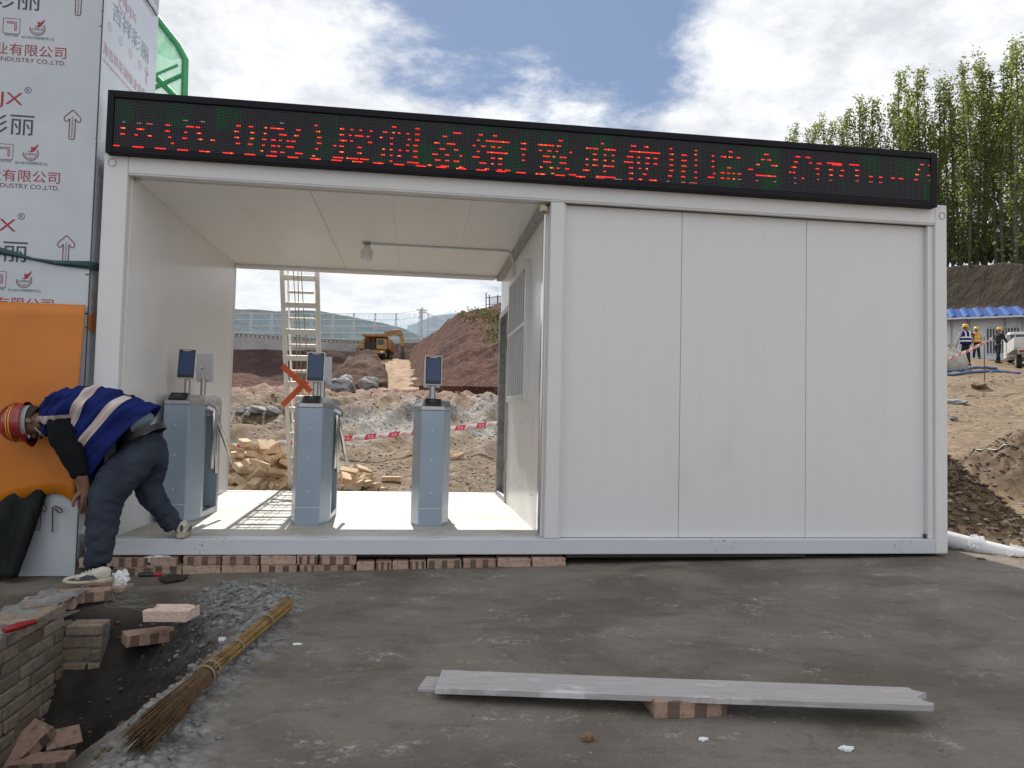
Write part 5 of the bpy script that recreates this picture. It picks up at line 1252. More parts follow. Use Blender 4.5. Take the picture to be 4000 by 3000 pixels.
# jeans
jn = [(Vt(306, 930, -.13), (.158, .150)), (Vt(321, 958, -.13), (.168, .158)), (Vt(302, 988, -.20), .138), (Vt(262, 1022, -.245), .132), (Vt(229, 1070, -.275), .112), (Vt(222, 1110, -.285), .098), (Vt(218, 1160, -.285), .088), (Vt(213, 1205, -.285), .078), (Vt(212, 1224, -.285), .080),
      (Vt(334, 985, -.05), .125), (Vt(322, 1020, -.02), .112), (Vt(314, 1050, -.005), .100), (Vt(336, 1082, .0), .084), (Vt(355, 1108, .015), .068), (Vt(374, 1134, .03), .062), (Vt(379, 1143, .035), .064)]
je = [(0, 1), (1, 2), (2, 3), (3, 4), (4, 5), (5, 6), (6, 7), (7, 8), (1, 9), (9, 10), (10, 11), (11, 12), (12, 13), (13, 14), (14, 15)]
jo = skin_mesh('jeans', jn, je, 'jeans', wk, 3, 1)
def creases(o, sc, depth, st, typ='CLOUDS', basis='IMPROVED_PERLIN'):
    tx = bpy.data.textures.new('creases', typ); tx.noise_scale = sc
    if typ == 'CLOUDS': tx.noise_depth = depth
    dm = o.modifiers.new('d', 'DISPLACE'); dm.texture = tx; dm.strength = st; dm.texture_coords = 'LOCAL'; dm.mid_level = .5
creases(jo, .075, 2, .040); creases(jo, .030, 1, .022)
# vest over the bent torso: rings from hem to neck
VR = [((335, 883), (190, 1052), -.15, .175), ((284, 853), (181, 990), -.165, .195), ((217, 839), (175, 942), -.175, .20), ((150, 843), (118, 940), -.185, .185), ((104, 862), (98, 925), -.19, .10)]
def vest_ring(t):
    t = max(0, min(3.999, t)); i = int(t); f = t-i
    def g(k): return VR[max(0, min(4, k))]
    def cr(a, b, c, d): return .5*((2*b)+(-a+c)*f+(2*a-5*b+4*c-d)*f*f+(-a+3*b-3*c+d)*f**3)
    A = [g(i-1), g(i), g(i+1), g(i+2)]
    if i == 0: A[0] = tuple([(2*A[1][k][0]-A[2][k][0], 2*A[1][k][1]-A[2][k][1]) for k in (0, 1)]+[2*A[1][2]-A[2][2], 2*A[1][3]-A[2][3]])
    tp = [cr(*[a[0][k] for a in A]) for k in (0, 1)]; bt_ = [cr(*[a[1][k] for a in A]) for k in (0, 1)]
    yc = cr(*[a[2] for a in A]); hw = cr(*[a[3] for a in A])
    return Vt(tp[0], tp[1], yc-.07), Vt(bt_[0], bt_[1], yc+.03), hw
def vest_pt(t, a, off=0.0):
    T, B_, hw = vest_ring(t); c = (T+B_)/2; r = T-c
    ca, sa_ = math.cos(a), math.sin(a)
    ca = math.copysign(abs(ca)**.85, ca); sa_ = math.copysign(abs(sa_)**.85, sa_)
    k = 1+off/max(.05, r.length)
    wv = .012*math.sin(t*9+2*math.sin(a*2.3))*math.sin(a*2+t*1.7)+.006*math.sin(t*21+a*5)+.010*math.sin(t*5+a*3)+.008*math.sin(a*7+t*2.3)+.012*math.sin(a*4-1.7*t)*(1-t/5)
    k += wv/max(.1, r.length)
    return c + r*ca*k + Vector((0, hw*sa_*k, 0))
NT_, NA = 60, 72
vm = MB(); ringsv = [[vest_pt(4*i/NT_, 2*math.pi*k/NA) for k in range(NA)] for i in range(NT_+1)]
vm.rings(ringsv, 0, True, False)
vo = hold(vm.build('vest', 'vest_blue'), wk); vo.modifiers.new('t', 'SOLIDIFY').thickness = .004
sm_ = MB()
def patch(t0, t1, a0, a1, nt, na):
    V = [vest_pt(t0(a)+(t1(a)-t0(a))*i/nt, a, .0055) for i in range(nt+1) for a in np.linspace(a0, a1, na+1)]
    sm_.add(V, [(i*(na+1)+k, i*(na+1)+k+1, (i+1)*(na+1)+k+1, (i+1)*(na+1)+k) for i in range(nt) for k in range(na)], 0, True)
patch(lambda a: 1.84, lambda a: 2.20, 0, 2*math.pi, 6, 72)
patch(lambda a: .86-.10*math.cos(a), lambda a: 1.20-.10*math.cos(a), 0, 2*math.pi, 6, 72)
patch(lambda a: 2.20, lambda a: 3.9, 4.30, 4.62, 20, 4)
patch(lambda a: 2.20, lambda a: 3.9, 1.66, 1.98, 20, 4)
so2 = sm_.build('reflective_stripes', 'reflective'); so2.parent = vo
# shirt under the vest, belt
skin_mesh('undershirt', [(Vt(309, 928, -.13), (.150, .122)), (Vt(298, 914, -.13), (.148, .116)), (Vt(280, 908, -.14), (.14, .10))], [(0, 1), (1, 2)], 'undershirt', wk, 2)
skin_mesh('black_shirt', [(Vt(303, 915, -.13), (.166, .126)), (Vt(285, 912, -.135), (.172, .130)), (Vt(245, 908, -.15), (.17, .14)), (Vt(190, 900, -.17), .16), (Vt(140, 900, -.18), .13)], [(0, 1), (1, 2), (2, 3), (3, 4)], 'black_cloth', wk, 2)
bT, bB = Vt(353, 918, -.15), Vt(266, 960, -.11); bc = (bT+bB)/2; br_ = bT-bc; bax = br_.cross(Vector((0, 1, 0))).normalized()
bm_ = MB(); bm_.rings([[bc+br_*(math.cos(a)*kk)+Vector((0, .163*math.sin(a)*kk, 0))+bax*h_ for a in np.linspace(0, 2*math.pi, 41)[:-1]] for h_, kk in ((-.019, 1.0), (-.019, 1.035), (.019, 1.035), (.019, 1.0))], 0, False, False)
hold(bm_.build('belt', 'leather'), wk)
# body: head, neck, arms, hands, waist as one skinned surface
bn, be, roots = [], [], []
pel = chain(bn, be, [(Vt(312, 945, -.13), .11), (Vt(250, 905, -.15), .12), (Vt(170, 895, -.18), .12), (Vt(124, 900, -.19), .085), (Vt(108, 905, -.19), .058), (Vt(92, 911, -.19), .066), (Vt(76, 914, -.19), (.088, .078)), (Vt(52, 913, -.19), (.082, .074)), (Vt(36, 912, -.19), .05)])
roots.append(pel)
sh = Vt(128, 912, -.33); el = Vt(164, 1002, -.34); wr_ = Vt(183, 1052, -.31)
i0 = len(bn); bn += [(sh, .058), (lerp(sh, el, .5), .050), (el, .042), (lerp(el, wr_, .4), .043), (wr_, .029), (lerp(wr_, Vt(188, 1086, -.30), .45), (.034, .022)), (lerp(wr_, Vt(188, 1086, -.30), .8), (.036, .018))]
be += [(pel+3, i0)]+[(i0+k, i0+k+1) for k in range(6)]
hand(bn, be, roots, wr_, Vt(188, 1086, -.30), (-.5, -.8, 0), (-.8, .4, .3), 1.0, .6)
sh2 = Vt(132, 905, -.04); el2 = Vt(168, 1000, -.02); wr2 = Vt(178, 1058, -.12)
i1 = len(bn); bn += [(sh2, .058), (lerp(sh2, el2, .5), .050), (el2, .042), (lerp(el2, wr2, .4), .043), (wr2, .029), (lerp(wr2, Vt(180, 1086, -.13), .45), (.034, .022)), (lerp(wr2, Vt(180, 1086, -.13), .8), (.036, .018))]
be += [(pel+3, i1)]+[(i1+k, i1+k+1) for k in range(6)]
hand(bn, be, roots, wr2, Vt(180, 1086, -.13), (-.5, -.8, 0), (.2, -.7, .3), 1.0, .6)
# nose, chin, brows, ear: short stubs grown from the head
hd = Vt(76, 914, -.19)
for p, r_ in (((-.005, -.0, -.094), .013), ((.055, .0, -.080), .022), ((-.035, -.03, -.080), .014), ((-.035, .03, -.080), .014)):
    roots.append(chain(bn, be, [(hd+Vector(p)*.6, r_*1.5), (hd+Vector(p), r_)]))
roots.append(chain(bn, be, [(hd+Vector((.0, -.070, .012)), .016), (hd+Vector((-.008, -.086, .018)), .018), (hd+Vector((.022, -.084, .006)), .012)]))
roots.append(chain(bn, be, [(hd+Vector((.0, .070, .012)), .016), (hd+Vector((-.008, .086, .018)), .018), (hd+Vector((.022, .084, .006)), .012)]))
skin_mesh('body', bn, be, 'skin', wk, 2, roots)
hr = MB().sphere(hd+Vector((-.005, 0, .012)), .094, 22, 12, sc=(1.0, .92, .98), mtx=Matrix.Rotation(R(-68), 3, 'Y'), v0=0, v1=.50)
hold(hr.build('hair', 'hair'), wk)
ey = MB()
for y in (-.03, .03): ey.sphere(hd+Vector((-.018, y, -.083)), .010, 10, 6)
hold(ey.build('eyes', 'lamp_glass'), wk)
lp = MB().tube([hd+Vector((.034, -.024, -.086)), hd+Vector((.032, 0, -.092)), hd+Vector((.034, .024, -.086))], .006, 6); hold(lp.build('lips', 'leather'), wk)
# sleeves of the dark jacket
sv_ = skin_mesh('sleeve', [(Vt(150, 890, -.27), .085), (sh, .098), (lerp(sh, el, .45), .088), (lerp(sh, el, .85), .072), (lerp(el, wr_, .30), .058), (lerp(el, wr_, .62), .046)], [(0, 1), (1, 2), (2, 3), (3, 4), (4, 5)], 'black_cloth', wk, 2)
skin_mesh('sleeve', [(Vt(150, 890, -.10), .085), (sh2, .090), (lerp(sh2, el2, .45), .080), (lerp(sh2, el2, .85), .068), (lerp(el2, wr2, .22), .055)], [(0, 1), (1, 2), (2, 3), (3, 4)], 'black_cloth', wk, 2)
creases(sv_, .05, 2, .028)
# helmet: crown to the left, peak hanging towards the ground
ho = Vt(59, 912, -.19); hc = Vt(3.5, 913, -.19); ax = (hc-ho); hl = ax.length; ax.normalize(); fr_ = (Vector((0, 0, -1))-ax*ax.dot(Vector((0, 0, -1)))).normalized(); sd2 = ax.cross(fr_)
def hring(h, k, flare=0.0): return [ho+ax*h+fr_*(.121*k+flare*max(0, math.cos(a))**2)*math.cos(a)+sd2*(.102*k)*math.sin(a) for a in np.linspace(0, 2*math.pi, 49)[:-1]]
hm = MB(); prof = [(-.004, 1.03, .0), (.0, 1.06, .0), (.006, 1.03, .0)]+[(hl*math.sin(q), math.cos(q)**.72 if q < 1.5 else .05, 0) for q in np.linspace(.06, 1.52, 16)]
hm.rings([hring(*p) for p in prof], 0, True, False); hm.add(hring(hl, .04), [tuple(range(48))])
for yy in (-.026, 0, .026):   # crown ribs
    hm.tube([ho+ax*hl*(math.sin(q)*1.012)+fr_*(-math.cos(q)**.72*.1225*sg if q < 1.56 else 0)+sd2*yy for sg, qs in ((1, np.linspace(.35, 1.5, 10)), (-1, np.linspace(1.5, .35, 10))) for q in qs], .0045, 6)
pk = MB(); n_ = 17
P0 = [ho+ax*.004+fr_*.121*math.cos(a)+sd2*.102*math.sin(a) for a in np.linspace(-1.05, 1.05, n_)]
P1 = [ho+ax*(-.030)+fr_*(.121+.030*math.cos(a*1.45))*math.cos(a)+sd2*(.104)*math.sin(a) for a in np.linspace(-1.05, 1.05, n_)]
pk.add(P0+P1, [(i, i+1, n_+i+1, n_+i) for i in range(n_-1)], 0, True)
he = hold(hm.build('helmet', 'helmet_red'), wk); he.modifiers.new('t', 'SOLIDIFY').thickness = .002
pe = pk.build('peak', 'helmet_red'); pe.parent = he; pe.modifiers.new('t', 'SOLIDIFY').thickness = .003
st_ = MB()
for q0 in (.40, .53):
    st_.rings([[p+(p-(ho+ax*hl*.2)).normalized()*.0022 for p in hring(hl*math.sin(q), math.cos(q)**.72)] for q in (q0, q0+.055)], 0, True, False)
hs_ = st_.build('helmet_lines', 'yellow_line'); hs_.parent = he
iw = MB(); iw.rings([[ho+ax*h+fr_*.104*math.cos(a)+sd2*.092*math.sin(a) for a in np.linspace(0, 2*math.pi, 33)[:-1]] for h in (-.028, .03)], 0, True, False)
iw.tube([ho+fr_*.02+sd2*-.094+ax*-.02, hd+Vector((.04, -.082, -.03)), hd+Vector((.075, -.04, -.075))], .006, 6)
hb_ = iw.build('helmet_band', 'hoodie_grey'); hb_.parent = he
# shoes
fs = at(236, 1268, z=-.080); shoe(wk, (at(236, 1262, z=-.078).x-.01, at(236, 1262, z=-.078).y+.05, -.079), (-1, -.10, 0), .84)
hp = at(386, 1166, z=FZ); shoe(wk, (hp.x, -.005, FZ), (-.22, .97, 0), 1.0, R(0))
sk_ = MB().tube([Vt(212, 1215, -.285), Vt(216, 1240, -.285)], .042, 12).tube([Vt(379, 1138, .03), Vector((hp.x-.01, .05, FZ+.075))], .040, 12); hold(sk_.build('socks', 'black_cloth'), wk)

def figure(label, base, h, face, vest, helmet, top, trou, arms, legs=(.10, -.08), lean=0.0, bend=0.0):
    "standing worker far off; face = heading in radians (0 looks along +x)"
    t_ = thing('person', label, 'person', tuple(base), face, None); k = h/1.75
    def V_(x, y, z):   # x forward, y left
        z2 = z; x2 = x+lean*max(0, z-.85)/.9+bend*max(0, z-.95)
        return Vector((x2, y, z2))*k
    def part(nm, nodes, edges, mt, sub=2, root=0):
        o = skin_mesh(nm, nodes, edges, mt, None, sub, root); o.parent = t_; return o
    hipz = .90
    part('trousers', [(V_(0, 0, .98), .135*k), (V_(0, 0, .88), .145*k), (V_(0, .09, .80), .095*k), (V_(legs[0]*.5, .10, .48), .075*k), (V_(legs[0], .10, .10), .062*k), (V_(0, -.09, .80), .095*k), (V_(legs[1]*.5+.02, -.10, .48), .075*k), (V_(legs[1], -.10, .10), .062*k)], [(0, 1), (1, 2), (2, 3), (3, 4), (1, 5), (5, 6), (6, 7)], trou, 2, 1)
    part('jacket', [(V_(0, 0, .96), (.155*k, .13*k)), (V_(0, 0, 1.2), (.165*k, .13*k)), (V_(0, 0, 1.40), (.15*k, .12*k)), (V_(0, 0, 1.47), .075*k),
         (V_(0, .20, 1.40), .072*k), (V_(*arms[0][0]), .058*k), (V_(*arms[0][1]), .045*k), (V_(0, -.20, 1.40), .072*k), (V_(*arms[1][0]), .058*k), (V_(*arms[1][1]), .045*k)], [(0, 1), (1, 2), (2, 3), (2, 4), (4, 5), (5, 6), (2, 7), (7, 8), (8, 9)], top, 2, 1)
    nd, ed, rt = [], [], []
    rt.append(chain(nd, ed, [(V_(0, 0, 1.42), .06*k), (V_(.005, 0, 1.52), .052*k), (V_(.02, 0, 1.60), (.085*k, .075*k)), (V_(.01, 0, 1.68), (.08*k, .07*k))]))
    rt.append(chain(nd, ed, [(V_(.08, 0, 1.60), .02*k), (V_(.105, 0, 1.595), .013*k)]))
    for a, sg in ((arms[0], 1), (arms[1], -1)):
        e1, w1 = Vector(a[0]), Vector(a[1]); dr = (w1-e1).normalized(); hnodes = []
        rt.append(chain(nd, ed, [(V_(*(w1-dr*.05)), .03*k), (V_(*(w1+dr*.05)), .034*k)]))
        hand(nd, ed, rt, V_(*w1), V_(*(w1+dr*.16)), (1, 0, 0), (0, -sg, 0), k, .4)
    part('body', nd, ed, 'skin', 1, rt)
    hm = MB(); C0 = V_(.01, 0, 1.655)
    hm.rings([[C0+Vector((.145*q*math.cos(a)+(f if abs(a) < 1 or a > 5.3 else 0), .118*q*math.sin(a), z))*k for a in np.linspace(0, 6.283, 25)[:-1]] for q, z, f in ((1.04, -.006, .05), (1.02, .004, .045), (.98, .02, 0), (.93, .06, 0), (.78, .10, 0), (.5, .128, 0), (.1, .138, 0))], 0, True, True)
    o = hm.build('helmet', helmet); o.parent = t_
    if vest:
        vb, vs_ = vest
        mb = MB(); mb.rings([[V_(x_*math.cos(a), y_*math.sin(a), z)*1.0 for a in np.linspace(0, 6.283, 33)[:-1]] for z, x_, y_ in ((.93, .20, .225), (1.05, .195, .22), (1.2, .19, .215), (1.33, .18, .215), (1.42, .145, .19), (1.47, .10, .12))], 0, True, False)
        v_ = mb.build('vest', vb); v_.parent = t_
        s2 = MB()
        for z in (1.02, 1.17): s2.rings([[V_(.206*math.cos(a), .232*math.sin(a), z+dz) for a in np.linspace(0, 6.283, 33)[:-1]] for dz in (0, .055)], 0, True, False)
        for yv in (.09, -.09):
            s2.add([V_(-.185, yv-.028, 1.22), V_(-.185, yv+.028, 1.22), V_(-.165, yv+.028, 1.40), V_(-.165, yv-.028, 1.40)], [(0, 1, 2, 3)])
            s2.add([V_(-.165, yv-.028, 1.40), V_(-.165, yv+.028, 1.40), V_(-.09, yv+.028, 1.475), V_(-.09, yv-.028, 1.475)], [(0, 1, 2, 3)])
        s3 = s2.build('reflective_stripes', vs_); s3.parent = v_
    b_ = MB()
    for x, y in ((legs[0], .10), (legs[1], -.10)): b_.rings([[V_(x+px, y+w_*math.cos(a), .05+hh*math.sin(a)) for a in np.linspace(0, 6.283, 13)[:-1]] for px, w_, hh in ((-.09, .04, .045), (-.03, .05, .05), (.06, .05, .04), (.14, .048, .034), (.19, .03, .025))])
    o = b_.build('boots', 'rubber'); o.parent = t_
    return t_
hang = [((.0, .27, 1.12), (.08, .25, .90)), ((.0, -.27, 1.12), (.06, -.25, .90))]
def stand(px, py): return on_ground(px, py, 0, 10)
p = hpt(2086, 791, 37); p.z = gz1(p.x, p.y)
figure('yellow helmeted worker seen from behind in grey hoodie and blue vest', p, 1.78, R(82), ('vest_blue', 'tape_white'), 'helmet_yellow', 'hoodie_grey', 'trouser_black', [((-.02, .30, 1.15), (.02, .36, .90)), ((.02, -.27, 1.12), (.14, -.25, .92))])
p = hpt(2110, 789, 44); p.z = gz1(p.x, p.y)
figure('yellow helmeted worker in orange and lime vest over dark clothes', p, 1.66, R(95), ('vest_orange', 'vest_lime'), 'helmet_yellow', 'trouser_black', 'trouser_black', hang)
p = hpt(2156, 791, 41); p.z = gz1(p.x, p.y)
figure('yellow helmeted worker all in black leaning towards the white truck', p, 1.68, R(10), None, 'helmet_yellow', 'trouser_black', 'trouser_black', [((.16, .25, 1.12), (.38, .22, 1.0)), ((.12, -.27, 1.1), (.34, -.22, .98))], (.22, -.20), .12)
# ---------------------------------------------------------------- things behind the passage
# extension ladder leaning on the rear edge of the roof
ld = thing('ladder', 'white paint spattered extension ladder leaning on the back of the gatehouse roof', 'ladder', (.82, 3.7, -.07))
bl_, br__ = Vector((.665, 3.80, gz1(.67, 3.8))), Vector((1.03, 3.80, gz1(1.03, 3.8)))
tl_, tr_ = Vector((.578, 3.06, 2.82)), Vector((.955, 3.06, 2.82))
fwd_ = (tl_-bl_).normalized(); nrm_ = Vector((1, 0, 0)).cross(fwd_).normalized()
rl = MB()
for a, b_ in ((bl_, tl_), (br__, tr_)): rl.bar(a, b_, .060, .042, 0, (1, 0, 0))
hold(rl.build('rails', 'ladder_paint', None, .003), ld)
ins = MB(); off = -nrm_*.0+Vector((0, .055, 0))
for a, b_, s_ in ((bl_, tl_, 1), (br__, tr_, -1)): ins.bar(a+Vector((s_*.036, .05, .15)), b_+Vector((s_*.036, .05, .25)), .05, .018, 0, (1, 0, 0))
hold(ins.build('rails', 'ladder_paint', None, .003), ld)
NR = 10
for k in range(NR):
    t_ = .05+k*.101
    a, b_ = bl_.lerp(tl_, t_), br__.lerp(tr_, t_)
    hold(MB().bar(a+Vector((.014, 0, 0)), b_-Vector((.014, 0, 0)), .030, .060, 0, tuple(fwd_)).build('rung', 'ladder_paint', None, .003), ld)
    if k < NR-1:
        t2 = t_+.0505; a, b_ = bl_.lerp(tl_, t2), br__.lerp(tr_, t2)
        hold(MB().bar(a+Vector((.045, .05, 0)), b_-Vector((.045, -.05, 0)), .024, .030, 0, tuple(fwd_)).build('rung', 'ladder_paint', None, .003), ld)
for k, fx_ in enumerate((.36, .50, .64)):
    p0, p1 = tl_.lerp(tr_, fx_-.06)+Vector((0, -.03, 0)), bl_.lerp(br__, fx_-.02)+Vector((0, -.02, .30))
    hold(MB().tube([p0.lerp(p1, q)+Vector((.012*math.sin(q*6+k*2), 0, 0)) for q in np.linspace(0, 1, 14)], .0048, 5).build('rope', 'rope'), ld)
cx_ = thing('cross', 'orange plastic cross fixed over the left half of the white ladder', 'marker', tuple(at(640, 835, y=3.4)))
def lt(px, py): return at(px, py, y=3.36)
for a, b_, dy in (((610, 790), (672, 846), 0), ((610, 876), (674, 812), -.008)):
    A_, B_ = lt(*a), lt(*b_); A_.y += dy; B_.y += dy
    hold(MB().bar(A_, B_, .062, .006, 0, (0, 1, 0)).build('arm', 'warn_orange', None, .001), cx_)

# tumbled pile of clay bricks behind the floor edge
rnd = random.Random(21); LGP = 'bricks of the tumbled pile'
def pile(cx, cy, rx, ry, h, n, lab):
    placed = []
    for k in range(n):
        a = rnd.uniform(0, 6.283); r = math.sqrt(rnd.random()); x = cx+rx*r*math.cos(a); y = cy+ry*r*math.sin(a)
        z = gz1(x, y)+.03+h*max(0, 1-r**1.3)*rnd.uniform(.55, 1.0)
        t_ = .75 if z > gz1(x, y)+.06 else .15
        brick(rnd.choice(PM), (x, y, z), (rnd.gauss(0, .45)*t_, rnd.gauss(0, .45)*t_, rnd.uniform(0, 6.28)), lab, LGP, (.86, .92, 1.12))
pile(.10, 4.25, .95, .75, .62, 165, 'sand coloured brick of the big tumbled pile behind the left turnstiles')
pile(.25, 3.75, .5, .35, .40, 45, 'sand coloured brick of the big tumbled pile behind the left turnstiles')
pile(1.35, 4.15, .32, .35, .26, 26, 'sand coloured brick of the small heap right of the middle turnstile')
p = at(845, 1047, z=.0); brick(PM[0], (p.x, p.y, gz1(p.x, p.y)+.04), (0, 0, -.05), 'single sand coloured brick lying apart on the dirt right of the small heap')
p = at(783, 1037, z=.0); brick(PM[1], (p.x, p.y, gz1(p.x, p.y)+.06), (.5, .3, .7), 'sand coloured brick tipped on its edge between the small heap and the single brick')

# red and white warning tape, upside down as it hangs
def warn_tape(name, label, A_, B_, h, sag, flip, period, twist=0.0, n=60):
    t_ = thing(name, label, 'tape', tuple(A_)); A_, B_ = Vector(A_), Vector(B_); d = B_-A_; ln = d.length; u = d.normalized()
    up0 = Vector((0, 0, 1)); nr = u.cross(up0).normalized()
    def P(s_, v):   # s metres along, v -0.5..0.5
        q = s_/ln; tw = twist*math.sin(q*9)
        return A_+d*q+Vector((0, 0, -sag*4*q*(1-q)))+(up0*math.cos(tw)+nr*math.sin(tw))*v*h+nr*.01*math.sin(q*25)
    wm, rm = MB(), MB()
    wm.add([P(ln*i/n, v) for i in range(n+1) for v in (-.5, .5)], [(2*i, 2*i+2, 2*i+3, 2*i+1) for i in range(n)], 0, True)
    w_ = hold(wm.build('tape_strip', 'tape_white'), t_); w_.modifiers.new('t', 'SOLIDIFY').thickness = .001
    s_ = .05; sl = h*.45
    while s_ < ln-period*.5:
        L2 = period*.45
        seg = 6
        V = []
        for i in range(seg+1):
            for v in (-.5, .5): V.append(P(min(ln, s_+L2*i/seg+(sl if (v > 0) else 0)), v)-nr*.003*(-1 if flip == 2 else 1)*-1)
        rm.add(V, [(2*i, 2*i+2, 2*i+3, 2*i+1) for i in range(seg)], 0, True)
        mid = P(s_+L2/2+sl/2, 0)+nr*.006; r2 = -u if flip else u; u2 = -up0 if flip else up0
        letter(wm2, '安全', h*.62, mid-u2*h*.30, r2, u2, 0, 'c')
        mid = P(min(ln, s_+period*.72), 0)+nr*.006; letter(rm, '注意', h*.5, mid-u2*h*.25, r2, u2, 0, 'c')
        s_ += period
    r_ = rm.build('red_print', 'tape_red'); hold(r_, t_)
    o = wm2.build('white_print', 'tape_white'); hold(o, t_); wm2.__init__()
    return t_
wm2 = MB()
dA, dB = 12.2, 12.8
def dist_pt(px, py, d): 
    r_ = ray(px, py); return CAM+r_*(d/math.hypot(r_.x, r_.y))
warn_tape('warning_tape', 'red and white warning tape strung across the rutted track behind the turnstiles', dist_pt(440, 966, 12.0), dist_pt(1130, 907, 13.4), .085, .06, True, .40)
for px, py, d_, lb_ in ((440, 966, 12.0, 'thin stake holding the left end of the long warning tape'), (1130, 907, 13.4, 'thin stake holding the right end of the long warning tape')):
    q = dist_pt(px, py, d_); tag(MB().tube([(q.x, q.y, gz1(q.x, q.y)-.1), (q.x, q.y, q.z+.12)], .011, 7).build('stake', 'stake'), lb_, 'stake')

# boulders and rubble on the tracks
def boulder(label, px, py, r, seed, sc=(1, .8, .7), mt='rock', n=None):
    p = on_ground(px, py, 0, 5); rnd_ = random.Random(seed)
    bm = bmesh.new(); bmesh.ops.create_icosphere(bm, subdivisions=3, radius=1)
    for v in bm.verts:
        c = v.co; k = 1+.28*math.sin(c.x*2.6+seed)*math.sin(c.y*3.1+seed*2)+.16*math.sin(c.z*5+c.x*4+seed)+rnd_.uniform(-.05, .05)
        v.co = Vector((round(c.x*k*3.2)/3.2*.35+c.x*k*.65, c.y*k, round(c.z*k*3)/3*.35+c.z*k*.65)); v.co = Vector((v.co.x*sc[0], v.co.y*sc[1], v.co.z*sc[2]))*r
    me = bpy.data.meshes.new('boulder'); bm.to_mesh(me); bm.free(); me.materials.append(M[mt])
    o = bpy.data.objects.new('boulder', me); COL.objects.link(o); o.location = p+Vector((0, 0, r*sc[2]*.45)); o.rotation_euler = (0, 0, rnd_.uniform(0, 6)); return tag(o, label, 'boulder')
boulder('large pale grey boulder just right of the ladder', 742, 842, .62, 1, (1.25, .8, .62))
boulder('grey boulder in the middle of the track edge, right of the large pale one', 778, 838, .55, 2)
boulder('small grey boulder leaning against its neighbour by the track', 797, 838, .50, 3)
boulder('broad white grey boulder left of the ladder', 552, 890, .17, 4, (1.3, .8, .6))
boulder('grey boulder at the left edge of the passage view', 518, 893, .12, 5)
boulder('dark grey boulder touching the ladder from the left', 588, 892, .14, 6, (1.1, .8, .75))
boulder('small light boulder between the two larger ones left of the ladder', 534, 897, .09, 7)
boulder('pale block lying on the dirt right of the third turnstile', 978, 992, .14, 8, (1.4, .8, .7), 'pile_brick')
boulder('flat pale stone on the sunlit path right of the gatehouse', 2068, 872, .17, 9, (1.6, .9, .5))
boulder('square brown stone on the upper part of the right path', 2117, 838, .22, 10, (1.4, .9, .6), 'clod')
boulder('long pale stone beside the gatehouse corner on the right path', 2058, 905, .10, 12, (2.2, .8, .5))

def rubble(name, label, n, rfun, sizes, mt, seed, sub=1):
    rnd_ = random.Random(seed); base = []
    for k in range(6):
        bm = bmesh.new(); bmesh.ops.create_icosphere(bm, subdivisions=sub, radius=1)
        base.append(([v.co*rnd_.uniform(.7, 1.15) for v in bm.verts], [tuple(v.index for v in f.verts) for f in bm.faces])); bm.free()
    X, Y = [], []
    for k in range(n):
        x, y = rfun(rnd_); X.append(x); Y.append(y)
    Z = gz(np.array(X), np.array(Y)); mb = MB()
    for x, y, z in zip(X, Y, Z):
        vs, fs = rnd_.choice(base); s_ = sizes[0]*(sizes[1]/sizes[0])**(rnd_.random()**2.2)*max(1, math.hypot(x-CAM.x, y-CAM.y)/14)
        mt_ = Matrix.Rotation(rnd_.uniform(0, 6.28), 3, 'Z') @ Matrix.Diagonal((s_*rnd_.uniform(.8, 1.5), s_, s_*rnd_.uniform(.4, .8)))
        mb.add([Vector((x, y, z+s_*.15))+mt_ @ v for v in vs], fs)
    o = mb.build(name, mt); return tag(o, label, None, kind='stuff')
def wedge(a0, a1, d0, d1):
    def f(r):
        a = R(r.uniform(a0, a1)); d = d0*(d1/d0)**r.random(); return CAM.x+d*math.sin(a), CAM.y+d*math.cos(a)
    return f
rubble('gravel', 'pale stones scattered over the dirt and tracks behind the gatehouse', 7000, wedge(-17, 8, 8.9, 34), (.005, .034), 'gravel', 31)
rubble('gravel', 'pale stones scattered over the dirt right of the gatehouse', 1800, wedge(38, 44, 7.2, 34), (.004, .032), 'gravel', 32)
rubble('soil_clods', 'brown clods of dug earth beside the gatehouse and over the tracks', 3000, wedge(-17, 8, 8.9, 30), (.006, .040), 'clod', 33)
def md(r):
    if r.random() < .62: return max(6.14, r.gauss(6.9, .42)), r.gauss(1.05, .42)
    return r.gauss(10.6, 1.2), r.gauss(4.0, 1.1)
rubble('soil_clods', 'clods of wet dug earth heaped right of the gatehouse', 6500, md, (.006, .036), 'dark_clod', 34)
def yd(r): return r.uniform(.9, 6), r.uniform(-3.2, -.1)
rubble('grit', 'fine grit and crumbs lying on the concrete yard', 900, yd, (.0018, .007), 'mortar', 35)
def lp_(r):
    y = r.uniform(-3.1, -.45)
    if r.random() < .35: return r.gauss(1.08, .13), r.gauss(-.66, .18)
    return r.gauss(1.27, .09), y
rubble('mortar_rubble', 'grey mortar crumbs along the broken edge of the pit', 1500, lp_, (.004, .026), 'mortar', 36)
rubble('pit_rubble', 'dark crumbs and small stones on the slope of the pit', 500, lambda r: (r.uniform(.4, 1.15), r.uniform(-3.0, -.6)), (.004, .020), 'dark_clod', 37)

